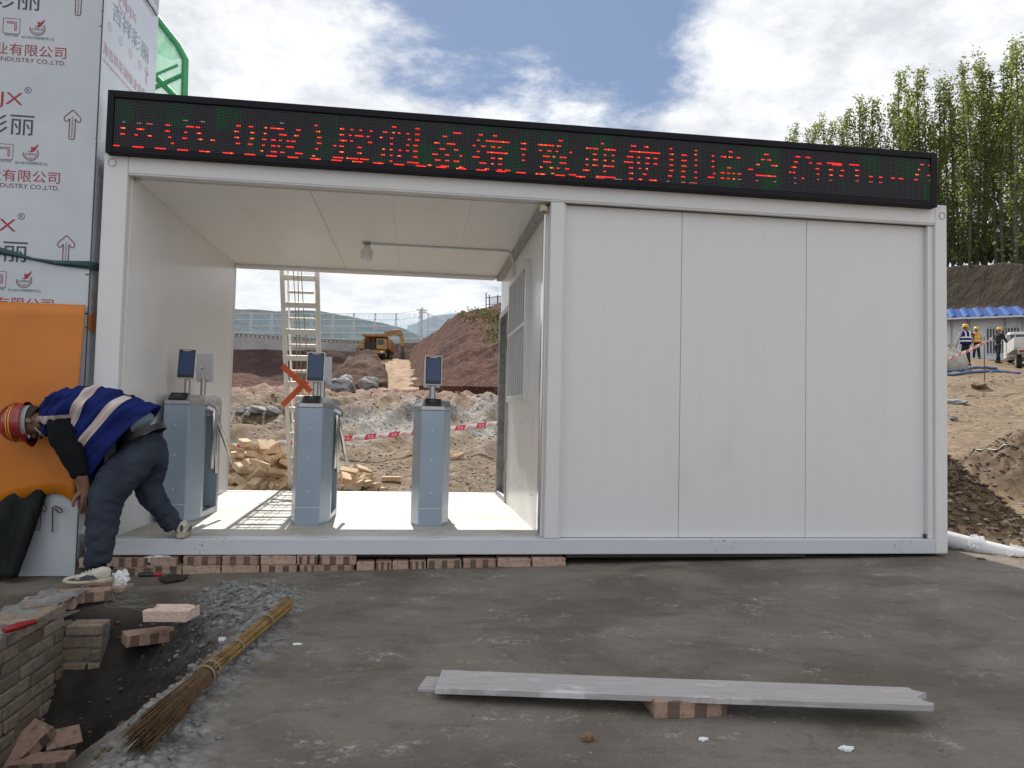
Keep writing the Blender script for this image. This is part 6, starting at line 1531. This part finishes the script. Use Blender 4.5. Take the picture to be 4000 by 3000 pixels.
# dump truck and excavator on the haul road
TP = hpt(812, 775, 104); tk = thing('dump_truck', 'orange mining dump truck facing down the pale haul road', 'dump truck', tuple(TP), R(-10)); tk.scale = (.86, .86, .86)
def tkp(mb, nm, mt, bev=.0, par=None): o = mb.build(nm, mt, None, bev); o.parent = par or tk; return o
dbm = MB(); dbm.add([(-1.75, .6, 1.9), (1.75, .6, 1.9), (1.75, 6.2, 1.4), (-1.75, 6.2, 1.4), (-1.9, -.4, 3.6), (1.9, -.4, 3.6), (1.9, 6.4, 3.0), (-1.9, 6.4, 3.0)], [(0, 3, 2, 1), (0, 1, 5, 4), (1, 2, 6, 5), (2, 3, 7, 6), (3, 0, 4, 7)])
dbm.box(-1.9, 1.9, -1.7, -.3, 3.60, 3.78).box(-1.95, 1.95, -1.75, -1.62, 3.45, 3.80)
for x in (-1.2, -.4, .4, 1.2): dbm.box(x-.06, x+.06, -.45, -.3, 2.2, 3.6)
tkp(dbm, 'dump_body', 'machine_orange')
tkp(MB().box(-2.35, -1.95, .3, 5.6, 1.5, 3.3), 'side_board', 'machine_yellow', .05)
tkp(MB().box(.35, 1.70, -1.5, .3, 1.45, 3.2), 'cab', 'machine_yellow', .06)
tkp(MB().box(.50, 1.55, -1.53, -1.505, 2.15, 3.0), 'windshield', 'glass_dark')
tkp(MB().box(1.72, 1.735, -1.3, -.2, 2.2, 3.0), 'side_window', 'glass_dark')
tkp(MB().box(1.75, 2.0, -1.45, -1.35, 2.2, 2.8), 'mirror', 'machine_yellow')
tkp(MB().box(-1.65, .3, -1.35, .3, 1.3, 2.6), 'engine_housing', 'machine_dark', .05)
gr_ = MB()
for k in range(6): gr_.box(-1.5, .15, -1.40, -1.36, 1.45+k*.18, 1.53+k*.18)
tkp(gr_, 'grille', 'machine_dark')
tkp(MB().box(-1.7, 1.75, -1.65, -1.3, .75, 1.28), 'bumper', 'machine_yellow', .04)
for x in (-1.3, 1.3): tkp(MB().box(x-.2, x+.2, -1.68, -1.655, .90, 1.12), 'headlight', 'lamp_glass')
for x, y in ((-1.45, -.4), (1.45, -.4), (-1.45, 3.2), (1.45, 3.2), (-1.45, 4.8), (1.45, 4.8)):
    wh = tkp(MB().tube([(x-.28, y, .68), (x+.28, y, .68)], .68, 20), 'wheel', 'rubber'); tkp(MB().tube([(x-.30, y, .68), (x+.30, y, .68)], .32, 14), 'rim', 'machine_yellow', 0, wh)
EP = hpt(798, 712, 112); EP.z -= 3.95-2.2; ex = thing('excavator', 'yellow excavator reaching its folded arm over the dump truck', 'excavator', (EP.x, EP.y, EP.z-2.2), R(6)); ex.scale = (.74, .74, .74)
def exp_(mb, nm, mt, bev=.0, par=None): o = mb.build(nm, mt, None, bev); o.parent = par or ex; return o
exp_(MB().box(-2.2, 1.6, -1.4, 1.4, 1.15, 2.2), 'counterweight', 'machine_yellow', .15)
exp_(MB().box(-.6, 1.7, -1.35, .2, 2.21, 3.15), 'engine_cover', 'machine_dark', .08)
exp_(MB().box(.6, 1.7, .25, 1.35, 2.21, 3.9), 'cab', 'machine_dark', .08)
exp_(MB().tube([(-.7, -.6, 2.21), (-.7, -.6, 3.7)], .08, 8), 'exhaust', 'machine_dark')
for y in (-1.2, 1.2): exp_(MB().box(-2.0, 2.0, y-.3, y+.3, .0, .85), 'track', 'rubber', .3)
exp_(MB().tube([(0, 0, .86), (0, 0, 1.14)], .8, 20), 'slew_ring', 'machine_dark')
bo = MB(); bpts = [Vector(p) for p in ((1.6, .0, 2.0), (2.4, 0, 3.6), (3.5, 0, 4.65), (5.0, 0, 4.95), (6.4, 0, 4.85))]
for a, b_ in zip(bpts[:-1], bpts[1:]): bo.bar(a, b_+(b_-a).normalized()*.12, 1.05, .6, 0, (0, 1, 0))
bo_ = exp_(bo, 'boom', 'machine_yellow', .04)
am = MB().bar((6.2, 0, 5.25), (6.75, 0, 3.4), .80, .5, 0, (0, 1, 0)).bar((6.75, 0, 3.5), (6.7, 0, 1.7), .62, .42, 0, (0, 1, 0)); exp_(am, 'stick', 'machine_yellow', .04)
exp_(MB().tube([(4.2, 0, 5.4), (6.3, 0, 5.55)], .12, 8).tube([(1.9, -.4, 2.0), (3.0, -.4, 4.0)], .12, 8), 'hydraulic_ram', 'machine_dark')
bk = MB(); bk.rings([[(6.2+.9*q*math.cos(a), y, 1.3+.7*q*math.sin(a)) for a in np.linspace(2.4, 5.9, 12)] for y, q in ((-.6, 1), (.6, 1))], 0, False, True); exp_(bk, 'bucket', 'machine_dark')
lt_ = MB(); letter(lt_, 'KOMATSU', .34, (3.5, -.312, 4.62), Vector((1, 0, .10)).normalized(), UZ, 0, 'l', 1.9); exp_(lt_, 'lettering', 'machine_dark', 0, bo_)
letter(lt_, 'KOMATSU', .2, (3.9, -.262, 4.68), RX, UZ) if False else None

# retaining wall, brick parapet, wind fences
rw0, rw1 = hpt(-60, 757, 112), hpt(792, 757, 112)
u_ = (rw1-rw0); u_.z = 0; ln = u_.length; ang = math.atan2(u_.y, u_.x)
z0 = rw0.z; z1 = hpt(600, 736, 113.5).z; z2 = hpt(600, 729, 114).z
mtx = Matrix.Translation((rw0.x, rw0.y, 0)) @ Matrix.Rotation(ang, 4, 'Z')
tag(MB().box(0, ln, 1.0, 1.6, z0-.6, z1, 0, mtx).build('retaining_wall', 'concrete_wall'), 'long grey concrete retaining wall above the dark earth bank', 'wall')
pw_ = thing('brick_parapet', 'low brick wall with openings on top of the concrete retaining wall', 'wall', tuple(rw0))
bb = MB().box(0, ln, 1.7, 1.9, z1-.3, z1+.12, 0, mtx).box(0, ln, 1.7, 1.9, z2-.10, z2, 0, mtx)
k = 0.0
while k < ln: bb.box(k, k+.32, 1.7, 1.9, z1+.12, z2-.10, 0, mtx); k += .62
hold(bb.build('brickwork', 'far_brick'), pw_)
wf = thing('wind_fence', 'tall blue mesh fence on steel trestles below the distant hill', 'fence', tuple(rw0), 0)
D_F = 118
posts = [10, 55, 100, 144, 188, 232, 277, 321, 366, 410, 455, 500, 544, 588, 632, 675, 721, 766, 812, 857, 909]
def fp(px, py, d=D_F): return hpt(px, py, d)
tops = {p: (676 if p < 860 else 669) for p in posts}
for p in posts:
    a = fp(p, 733); t_ = fp(p, tops[p]); pm = MB()
    for s_ in (-.55, .0): pm.tube([a+Vector((s_, .3 if s_ else 0, -.5)), t_+Vector((s_*.25, 0, 0))], .06, 6)
    for q in range(6):
        f0, f1 = q/6, (q+1)/6; A_, B_ = a.lerp(t_, f0), a.lerp(t_, f1)
        pm.tube([A_+Vector((-.55*(1-f0)-.14*f0, 0, 0)), B_], .05, 5)
    hold(pm.build('trestle', 'far_steel'), wf)
rm_ = MB()
for f in (.02, .25, .5, .75, .98):
    rm_.tube([fp(p, 733).lerp(fp(p, tops[p]), f) for p in posts], .032, 5)
hold(rm_.build('rails', 'far_steel'), wf)
nb = MB()
for a, b_ in zip(posts[:-1], posts[1:]): nb.quad(fp(a, 733, D_F+.3), fp(b_, 733, D_F+.3), fp(b_, max(tops[a], tops[b_]), D_F+.3), fp(a, max(tops[a], tops[b_]), D_F+.3))
hold(nb.build('mesh', 'blue_net'), wf)
f2 = thing('wind_fence', 'second blue mesh fence running away behind the red hillside', 'fence', tuple(fp(909, 733)))
n2_ = MB(); r2_ = MB(); far = [(909, 667, 734, 118), (925, 677, 730, 128), (940, 684, 726, 139), (955, 690, 722, 152), (970, 695, 719, 168)]
for a, b_ in zip(far[:-1], far[1:]): n2_.quad(hpt(a[0], a[2], a[3]), hpt(b_[0], b_[2], b_[3]), hpt(b_[0], b_[1], b_[3]), hpt(a[0], a[1], a[3]))
hold(n2_.build('mesh', 'blue_net'), f2)
for f in (0, .33, .66, 1): r2_.tube([hpt(a[0], a[2]+(a[1]-a[2])*f, a[3]) for a in far], .06, 5)
hold(r2_.build('rails', 'far_steel'), f2)
for a in far: hold(MB().tube([hpt(a[0], a[2]+3, a[3]), hpt(a[0], a[1], a[3])], .09, 6).build('post', 'far_steel'), f2)
pyl = thing('power_pole', 'slim pole with a crosshead rising at the fence corner', 'pole', tuple(fp(912, 733)))
pt_ = fp(912, 664, 119); pb_ = fp(911, 735, 119)
hold(MB().tube([pb_, pt_], .14, 8).build('mast', 'far_steel'), pyl); hold(MB().box(pt_.x-.9, pt_.x+.9, pt_.y-.08, pt_.y+.08, pt_.z-.5, pt_.z-.35).box(pt_.x-.6, pt_.x+.6, pt_.y-.08, pt_.y+.08, pt_.z-.9, pt_.z-.78).build('crossarm', 'far_steel'), pyl)
# railing on top of the red hillside
rl_ = thing('railing', 'dark picket railing with a blue rail on top of the red hillside', 'railing', tuple(hpt(1060, 660, 60)))
pk_, pr_ = MB(), MB()
for i in range(26):
    px = 1056+i*1.6; pk_.tube([hpt(px, 662-i*.1, 60), hpt(px, 642-i*.15, 60)], .012, 4)
for px in (1050, 1057, 1075, 1095): q0, q1 = hpt(px, 668, 60), hpt(px, 633 if px < 1052 else 637, 60); hold(MB().tube([q0, q1], .05, 6).build('post', 'fence_dark'), rl_)
hold(pk_.build('pickets', 'fence_dark'), rl_); hold(MB().tube([hpt(1050, 643, 60), hpt(1098, 638, 60)], .04, 5).tube([hpt(1050, 658, 60), hpt(1098, 655, 60)], .03, 5).build('rails', 'fence_blue'), rl_)

# ---------------------------------------------------------------- right of the gatehouse
PBL = at(2046, 735, y=34.5); PBR = at(2212, 735, y=32.3)
def facade_pt(u): return PBL.lerp(PBR, u)
d_ = (PBR-PBL); d_.z = 0; d_.normalize(); bang = math.atan2(d_.y, d_.x)
gz0 = gz1(PBL.x, PBL.y)
eave = at(2046, 688, y=34.5).z; ridge = eave+1.0
pf = thing('site_hut', 'long white prefabricated hut with a blue corrugated roof below the cliff', 'building', (PBL.x, PBL.y, gz0-.1), bang)
H_ = eave-gz0+.1; X0_, X1_ = -7.0, 9.5
def pfp(mb, nm, mt, par=None, bev=0.0): o = mb.build(nm, mt, None, bev); o.parent = par or pf; return o
sc_l = (PBR-PBL).length/166
def fx(px): return (px-2046)*sc_l
WX0, WX1 = fx(2132), fx(2203); wz0, wz1 = H_*.30, H_*.80
wl_ = MB(); pxs = [(X0_, WX0, 0, H_), (WX0, WX1, 0, wz0), (WX0, WX1, wz1, H_), (WX1, X1_, 0, H_)]
for a, b_, c, e in pxs: wl_.box(a, b_, 0, .08, c, e)
wl_.box(X0_, X1_, 5.9, 6, 0, H_).box(X0_, X0_+.08, .08, 5.9, 0, H_).box(X1_-.08, X1_, .08, 5.9, 0, H_)
pfp(wl_, 'wall', 'prefab_white')
rf = MB()
nrf = 150; prof = []
for i in range(nrf+1):
    x = X0_-.3+(X1_-X0_+.6)*i/nrf; prof.append((x, .05 if i % 6 in (0, 1) else 0.0))
for y0, z0_, y1, z1_ in ((-.75, -.05, 3.0, .95), (3.0, .95, 6.7, -.05)):
    rf.add([(x, y, H_+z+h) for x, h in prof for y, z in ((y0, z0_), (y1, z1_))], [(2*i, 2*i+2, 2*i+3, 2*i+1) for i in range(nrf)])
r_ = pfp(rf, 'roof', 'roof_blue'); r_.modifiers.new('t', 'SOLIDIFY').thickness = .02
rs_ = MB()
for i in range(0, nrf, 6): x = prof[i][0]; rs_.bar((x+.1, -.76, H_+.02), (x+.1, 3.0, H_+1.02), .10, .06)
pfp(rs_, 'roof_ribs', 'roof_blue', r_)
pfp(MB().box(X0_-.3, X1_+.3, -.78, -.70, H_-.16, H_-.06), 'gutter', 'prefab_white', r_)
wi = pfp(MB().box(WX0, WX1, .05, .07, wz0, wz1), 'window', 'glass_dark')
wb = MB()
for i in range(12): x = WX0+(WX1-WX0)*i/11; wb.box(x-.022, x+.022, -.03, -.005, wz0, wz1)
for z in (wz0, (wz0+wz1)/2, wz1-.05): wb.box(WX0-.04, WX1+.04, -.034, -.031+.03, z-.025, z+.025)
pfp(wb, 'window_bars', 'prefab_white', wi)
dr_ = pfp(MB().box(fx(2028), fx(2052), -.02, -.002, 0, 2.05), 'door', 'prefab_white')
for px in (2056, 2092, 2172, 2208):
    x = fx(px); pfp(MB().bar((x, -.02, H_-.55), (x, -.68, H_-.13), .05, .05).box(x-.04, x+.04, -.06, -.001, 0, H_-.1), 'bracket', 'concrete_wall')
brm = MB()
for a, b_ in ((2095, 2120), (2200, 2180)): brm.bar((fx(a), -.035, H_*.95), (fx(b_), -.035, H_*.05), .03, .02, 0, (0, 1, 0))
pfp(brm, 'brace', 'concrete_wall')
# flatbed truck tail
tq = hpt(2216, 790, 38); tr = thing('truck', 'white light truck seen from behind with blue lettering on its tailgate', 'truck', tuple(tq), R(-36)); tr.scale = (.92, .92, .92)
tr.location.z = gz1(tr.location.x, tr.location.y)
def trp(mb, nm, mt, par=None, bev=0.0): o = mb.build(nm, mt, None, bev); o.parent = par or tr; return o
tbx = -0.45
tg_ = trp(MB().box(tbx, tbx+1.9, 0, .06, 1.0, 1.48), 'tailgate', 'truck_white', None, .01)
lt2 = MB(); letter(lt2, '东风汽车', .26, (tbx+.36, -.004, 1.13), RX, UZ, 0, 'l', 1.05); trp(lt2, 'lettering', 'truck_print', tg_)
trp(MB().box(tbx, tbx+.06, .07, 3.2, 1.0, 1.48).box(tbx+1.84, tbx+1.9, .07, 3.2, 1.0, 1.48).box(tbx, tbx+1.9, .07, 3.2, .92, .99), 'load_bed', 'truck_white')
trp(MB().tube([(tbx, .03, 1.68), (tbx+1.9, .03, 1.68)], .025, 6).tube([(tbx+.05, .03, 1.48), (tbx+.05, .03, 1.68)], .02, 6).tube([(tbx+1.0, .03, 1.48), (tbx+1.0, .03, 1.68)], .02, 6).tube([(tbx+1.85, .03, 1.48), (tbx+1.85, .03, 1.68)], .02, 6), 'rail', 'truck_white')
trp(MB().box(tbx+.15, tbx+1.75, .02, .12, .72, .92), 'rear_beam', 'truck_white')
trp(MB().box(tbx+.75, tbx+1.2, -.01, .015, .70, .86), 'number_plate', 'lamp_glass')
trp(MB().box(tbx+.2, tbx+.45, -.005, .018, .76, .88), 'tail_light', 'trowel_red'); trp(MB().box(tbx+1.45, tbx+1.7, -.005, .018, .76, .88), 'tail_light', 'trowel_red')
trp(MB().box(tbx+.05, tbx+1.85, 3.3, 4.9, .7, 2.1), 'cab', 'truck_white', None, .12); trp(MB().box(tbx+.2, tbx+1.7, 3.28, 3.299, 1.5, 1.95), 'rear_window', 'glass_dark')
for x in (tbx+.25, tbx+1.65):
    for y in (.75, 4.1):
        w_ = trp(MB().tube([(x-.11, y, .36), (x+.11, y, .36)], .36, 18), 'wheel', 'rubber'); trp(MB().tube([(x-.118, y, .36), (x+.118, y, .36)], .17, 12), 'rim', 'galv', w_)
# sack beside the workers
sq = hpt(2054, 800, 34); sq.z = gz1(sq.x, sq.y); sb_ = MB()
sb_.rings([[(sq.x+.62*q*math.cos(a)*(1+.1*math.sin(3*a+z*5)), sq.y+.55*q*math.sin(a), sq.z+z+.05*math.sin(4*a)) for a in np.linspace(0, 6.283, 25)[:-1]] for z, q in ((-.05, .85), (.15, 1.05), (.4, 1.0), (.6, .85), (.75, .55), (.85, .25), (.95, .12), (1.02, .2))], 0, True, True)
tag(sb_.build('sack', 'sack'), 'big tied woven sack on the ground beside the hooded worker', 'sack')
# stake and its tape
kq = on_ground(2127, 824, 0, 8); kt = at(2127, 727, y=kq.y)
tag(MB().tube([(kq.x, kq.y, kq.z-.1), (kq.x-.01, kq.y, kt.z)], .016, 7).build('stake', 'stake'), 'thin rusty stake carrying the slanting warning tape right of the gatehouse', 'stake')
q0 = at(2144, 731, y=kq.y-.05); q1 = at(2020, 786, y=kq.y-1.2)
warn_tape('warning_tape', 'slanting red and white warning tape tied to the rusty stake', q1, q0, .105, .05, True, .42, .25)
# hoses
def gpath(pts, off): return [Vector((p.x, p.y, gz1(p.x, p.y)+off)) for p in [on_ground(x, y, 0, 6) for x, y in pts]]
def hose(label, pts, r, mt='hose_blue'):
    p = gpath(pts, r); q = []
    for a, b_ in zip(p[:-1], p[1:]):
        for k in range(6): v = a.lerp(b_, k/6); q.append(Vector((v.x, v.y, gz1(v.x, v.y)+r)))
    tag(MB().tube(q, r, 7).build('hose', mt), label, 'hose')
hose('blue water hose crossing the path nearest the gatehouse corner', [(2030, 811), (2070, 811), (2105, 806), (2150, 804), (2214, 806)], .05)
hose('blue water hose lying closest to the workers\' feet', [(2030, 808), (2080, 802), (2102, 796), (2125, 796), (2160, 799)], .05)
hose('thin black cable lying over the dirt right of the gatehouse', [(2040, 992), (2085, 984), (2110, 974), (2150, 975), (2212, 972)], .012, 'black_plastic')
# white drain pipe with wrapping
pi = thing('drain_pipe', 'white plastic drain pipe partly wrapped in film by the gatehouse corner', 'pipe', (6.5, 0, 0))
r_p = .066; PA = at(2020, 1158, y=.62); PA = Vector((6.13, .53, 0)); PB_ = Vector((7.05, -.62, 0))
PA.z = .035; PB_.z = at(2212, 1203, x=6.6).z
qa = at(2050, 1166, x=6.30); qb = at(2212, 1207, x=6.62)
dp = (qb-qa); PA = qa-dp*.55; PB_ = qb+dp*1.6
if PA.x < 6.14: PA = qa-dp*((qa.x-6.14)/max(.01, dp.x))
hold(MB().tube([PA, PB_], r_p, 28).build('pipe', 'pvc'), pi)
jn_ = MB()
hold(MB().tube([qa.lerp(qb, .40), qa.lerp(qb, .47)], r_p*1.05, 24).build('collar', 'pvc'), pi)
rnd = random.Random(9)
def wrapm(t0, t1, seed):
    mb = MB(); R_ = []
    ax_ = dp.normalized(); s1 = ax_.cross(UZ).normalized(); s2 = s1.cross(ax_)
    for i in range(12):
        f = t0+(t1-t0)*i/11; c = qa.lerp(qb, f)
        R_.append([c+(s1*math.cos(a)+s2*math.sin(a))*(r_p*1.07+.012*abs(math.sin(a*5+i*1.3+seed))+.02*(rnd.random()**3)) for a in np.linspace(0, 6.283, 31)[:-1]])
    mb.rings(R_, 0, False, False)
    fl = qa.lerp(qb, t0)+Vector((0, 0, -r_p)); mb.add([fl, fl+dp*.22+Vector((.03, -.07, -.02)), fl+dp*.30+Vector((.02, -.03, .0)), fl+dp*.1+Vector((0, .0, .04))], [(0, 1, 2, 3)])
    return mb
for i, (a, b_) in enumerate(((.28, .46), (.80, 1.06))): hold(wrapm(a, b_, i*3).build('film_wrap', 'clear_wrap'), pi)
pp = MB(); ax_ = dp.normalized(); s1 = ax_.cross(UZ).normalized(); s2 = s1.cross(ax_)
for f0 in (.22, .86):
    for i in range(5):
        for j in range(7):
            if rnd.random() < .75:
                a = 1.0+j*.32+.1*(i % 2); c = qa.lerp(qb, f0+i*.028); n_ = -s1*math.cos(a)+s2*math.sin(a); n_ = (s1*math.cos(a+1.2)+s2*math.sin(a+1.2)); tn = ax_.cross(n_)
                c = c+n_*(r_p+.0012); pp.add([c-tn*.008-ax_*.006, c+tn*.008-ax_*.006, c+tn*.008+ax_*.006, c-tn*.008+ax_*.006], [(0, 1, 2, 3)])
hold(pp.build('print_marks', 'pvc_print'), pi)

# ---------------------------------------------------------------- poplars on the cliff
def poplar_variant(seed, H, leafy, start):
    rnd = random.Random(seed); tr_ = MB(); cr = MB()
    lean = (rnd.uniform(-.02, .02), rnd.uniform(-.02, .02))
    def tp_(z): return Vector((lean[0]*z+.12*math.sin(z*.35+seed), lean[1]*z+.1*math.cos(z*.3+seed), z))
    zs = np.linspace(-1, H*.97, 16); tr_.tube([tp_(z) for z in zs], [max(.012, .15*(1-z/H)**.8+.012) if z > 0 else .17 for z in zs], 7)
    nb_ = int(46*leafy)
    def leafc(p, n_, spread):
        for _ in range(n_):
            c = p+Vector((rnd.gauss(0, spread), rnd.gauss(0, spread), rnd.gauss(0, spread*1.25))); s_ = rnd.uniform(.045, .10)
            q = Euler((rnd.uniform(-1.3, 1.3), rnd.uniform(-1.3, 1.3), rnd.uniform(0, 6.28))).to_matrix()
            cr.add([c+q @ Vector(v)*s_ for v in ((-.75, -.9, 0), (.75, -.9, .15), (.95, .1, -.1), (0, 1.15, .1), (-.95, .1, .15))], [(0, 1, 2, 3, 4)])
    for k in range(nb_):
        f = start+(1-start)*((k+rnd.random())/nb_); z = H*f; a = rnd.uniform(0, 6.283)
        wid = (math.sin(min(1, (f-start)/(1-start)*1.15+.12)*math.pi*.93)**.7)*1.55*rnd.uniform(.35, 1.25)+.12
        L = wid*1.5; b0 = tp_(z*.985); e = b0+Vector((math.cos(a)*wid, math.sin(a)*wid, L*rnd.uniform(.8, 1.4)))
        m_ = b0.lerp(e, .5)+Vector((math.cos(a)*wid*.16, math.sin(a)*wid*.16, -L*.08))
        tr_.tube([b0, m_, e], [.030*(1-f*.6), .020*(1-f*.6), .006], 5)
        ncl = 3+int(wid*4.5)
        for j in range(ncl):
            if rnd.random() < .33: continue
            u = .25+.75*(j+.5)/ncl; p = b0.lerp(m_, u*2) if u < .5 else m_.lerp(e, u*2-1)
            leafc(p, rnd.randint(6, 11), .21)
    for k in range(12): leafc(tp_(H*(.86+.14*k/11)), rnd.randint(5, 9), .13)
    for k in range(int(10*leafy)):
        z = H*rnd.uniform(.06, start+.08); a = rnd.uniform(0, 6.283); b0 = tp_(z); e = b0+Vector((math.cos(a)*.7, math.sin(a)*.7, .6)); tr_.tube([b0, e], [.014, .004], 4); leafc(e, 8, .24)
    t_ = thing('poplar', 'slender poplar with a sparse yellow green crown on the cliff edge', 'tree', (0, 0, 0), 0, 'poplars along the cliff')
    t1 = tr_.build('trunk', 'bark'); t1.parent = t_; c1_ = cr.build('crown', 'poplar_leaf'); c1_.parent = t_
    return t_, H
VARS = [poplar_variant(40+i, *a) for i, a in enumerate(((18, 1.05, .22), (19, .9, .30), (17, 1.2, .14), (18, 1.0, .20), (16, 1.25, .12)))]
used = set()
def plant(px, py_top, dd, var, rz):
    base = hpt(px, 575, dd); zt = hpt(px, py_top, dd).z
    cz = 12.4 if px > 1990 else 12.2
    base.z = np.interp(px, [1650, 2050, 2212, 2400], [hpt(1700, 606, crest_d(1700)).z, hpt(2050, 572, crest_d(2050)).z, hpt(2212, 570, crest_d(2212)).z, hpt(2400, 568, crest_d(2400)).z])-.15
    src, H = VARS[var]; o = src if var not in used else copy_tree(src); used.add(var)
    s_ = (zt-base.z)/H; o.location = base; o.rotation_euler = (0, 0, rz); o.scale = (s_*.92+.06, s_*.92+.06, s_)
rnd = random.Random(77)
front_row = [(1706, 282), (1722, 298), (1742, 288), (1760, 275), (1779, 262), (1797, 270), (1816, 262), (1836, 240), (1853, 216), (1868, 232), (1886, 225), (1905, 255), (1925, 230), (1946, 164), (1964, 200), (1985, 160), (2004, 210), (2027, 183), (2046, 205), (2062, 175),
             (2079, 143), (2098, 185), (2114, 160), (2133, 128), (2150, 150), (2166, 138), (2183, 92), (2200, 112), (2214, 84), (2236, 110), (2260, 85)]
for px, pt in front_row:
    plant(px, pt, crest_d(px)+rnd.uniform(1.0, 4.0), rnd.randrange(5), rnd.uniform(0, 6.28))
for i in range(10):
    px = 1950+i*30+rnd.uniform(-5, 5); pt = np.interp(px, [1900, 2050, 2212, 2300], [290, 250, 190, 170])+rnd.uniform(-30, 50)
    plant(px, pt, crest_d(px)+rnd.uniform(5, 13), (2, 4, 3, 4, 2)[rnd.randrange(5)], rnd.uniform(0, 6.28))
# shrubs under the poplars and weeds on the slopes: countless, each one mass
def weeds(name, label, spots, seed, s0, s1, per):
    rnd = random.Random(seed); mb = MB()
    for p, r_ in spots:
        for _ in range(per):
            c = p+Vector((rnd.gauss(0, r_), rnd.gauss(0, r_), abs(rnd.gauss(0, r_*.6)))); s_ = rnd.uniform(s0, s1); q = Euler((rnd.uniform(-1.3, 1.3), rnd.uniform(-1.3, 1.3), rnd.uniform(0, 6.28))).to_matrix()
            mb.add([c+q @ Vector(v)*s_ for v in ((-.7, -.9, 0), (.7, -.9, .1), (.8, .2, -.1), (0, 1.2, .1), (-.8, .2, .1))], [(0, 1, 2, 3, 4)])
    return tag(mb.build(name, 'bush_leaf'), label, None, kind='stuff')
rnd = random.Random(5)
weeds('undergrowth', 'dark shrubby undergrowth between the poplar trunks', [(hpt(u, 566-rnd.random()**1.6*75, crest_d(u)+rnd.uniform(1, 14)), .9) for u in np.linspace(1990, 2290, 120)], 6, .08, .17, 55)
hs_ = [o for o in COL.objects if o.name == 'hillside'][0]
from mathutils.bvhtree import BVHTree
def surf_hits(o, uv):
    bm = bmesh.new(); bm.from_mesh(o.data); tr_ = BVHTree.FromBMesh(bm); out = []
    for px, py in uv:
        h = tr_.ray_cast(CAM, ray(px, py).normalized(), 500)
        if h[0] is not None: out.append(h[0])
    bm.free(); return out
uv = [(rnd.gauss(1066, 13), rnd.gauss(728, 15)) for _ in range(9)]+[(rnd.uniform(1000, 1085), 668+rnd.uniform(-6, 20)+(1085-1040)*.1) for _ in range(16)]+[(1085-abs(rnd.gauss(0, 16)), rnd.uniform(680, 745)) for _ in range(8)]+[(rnd.gauss(1035, 14), rnd.gauss(688, 9)) for _ in range(8)]
weeds('weeds', 'green weeds scattered over the crest of the red hillside', [(p, .30) for p in surf_hits(hs_, uv)], 8, .04, .09, 20)
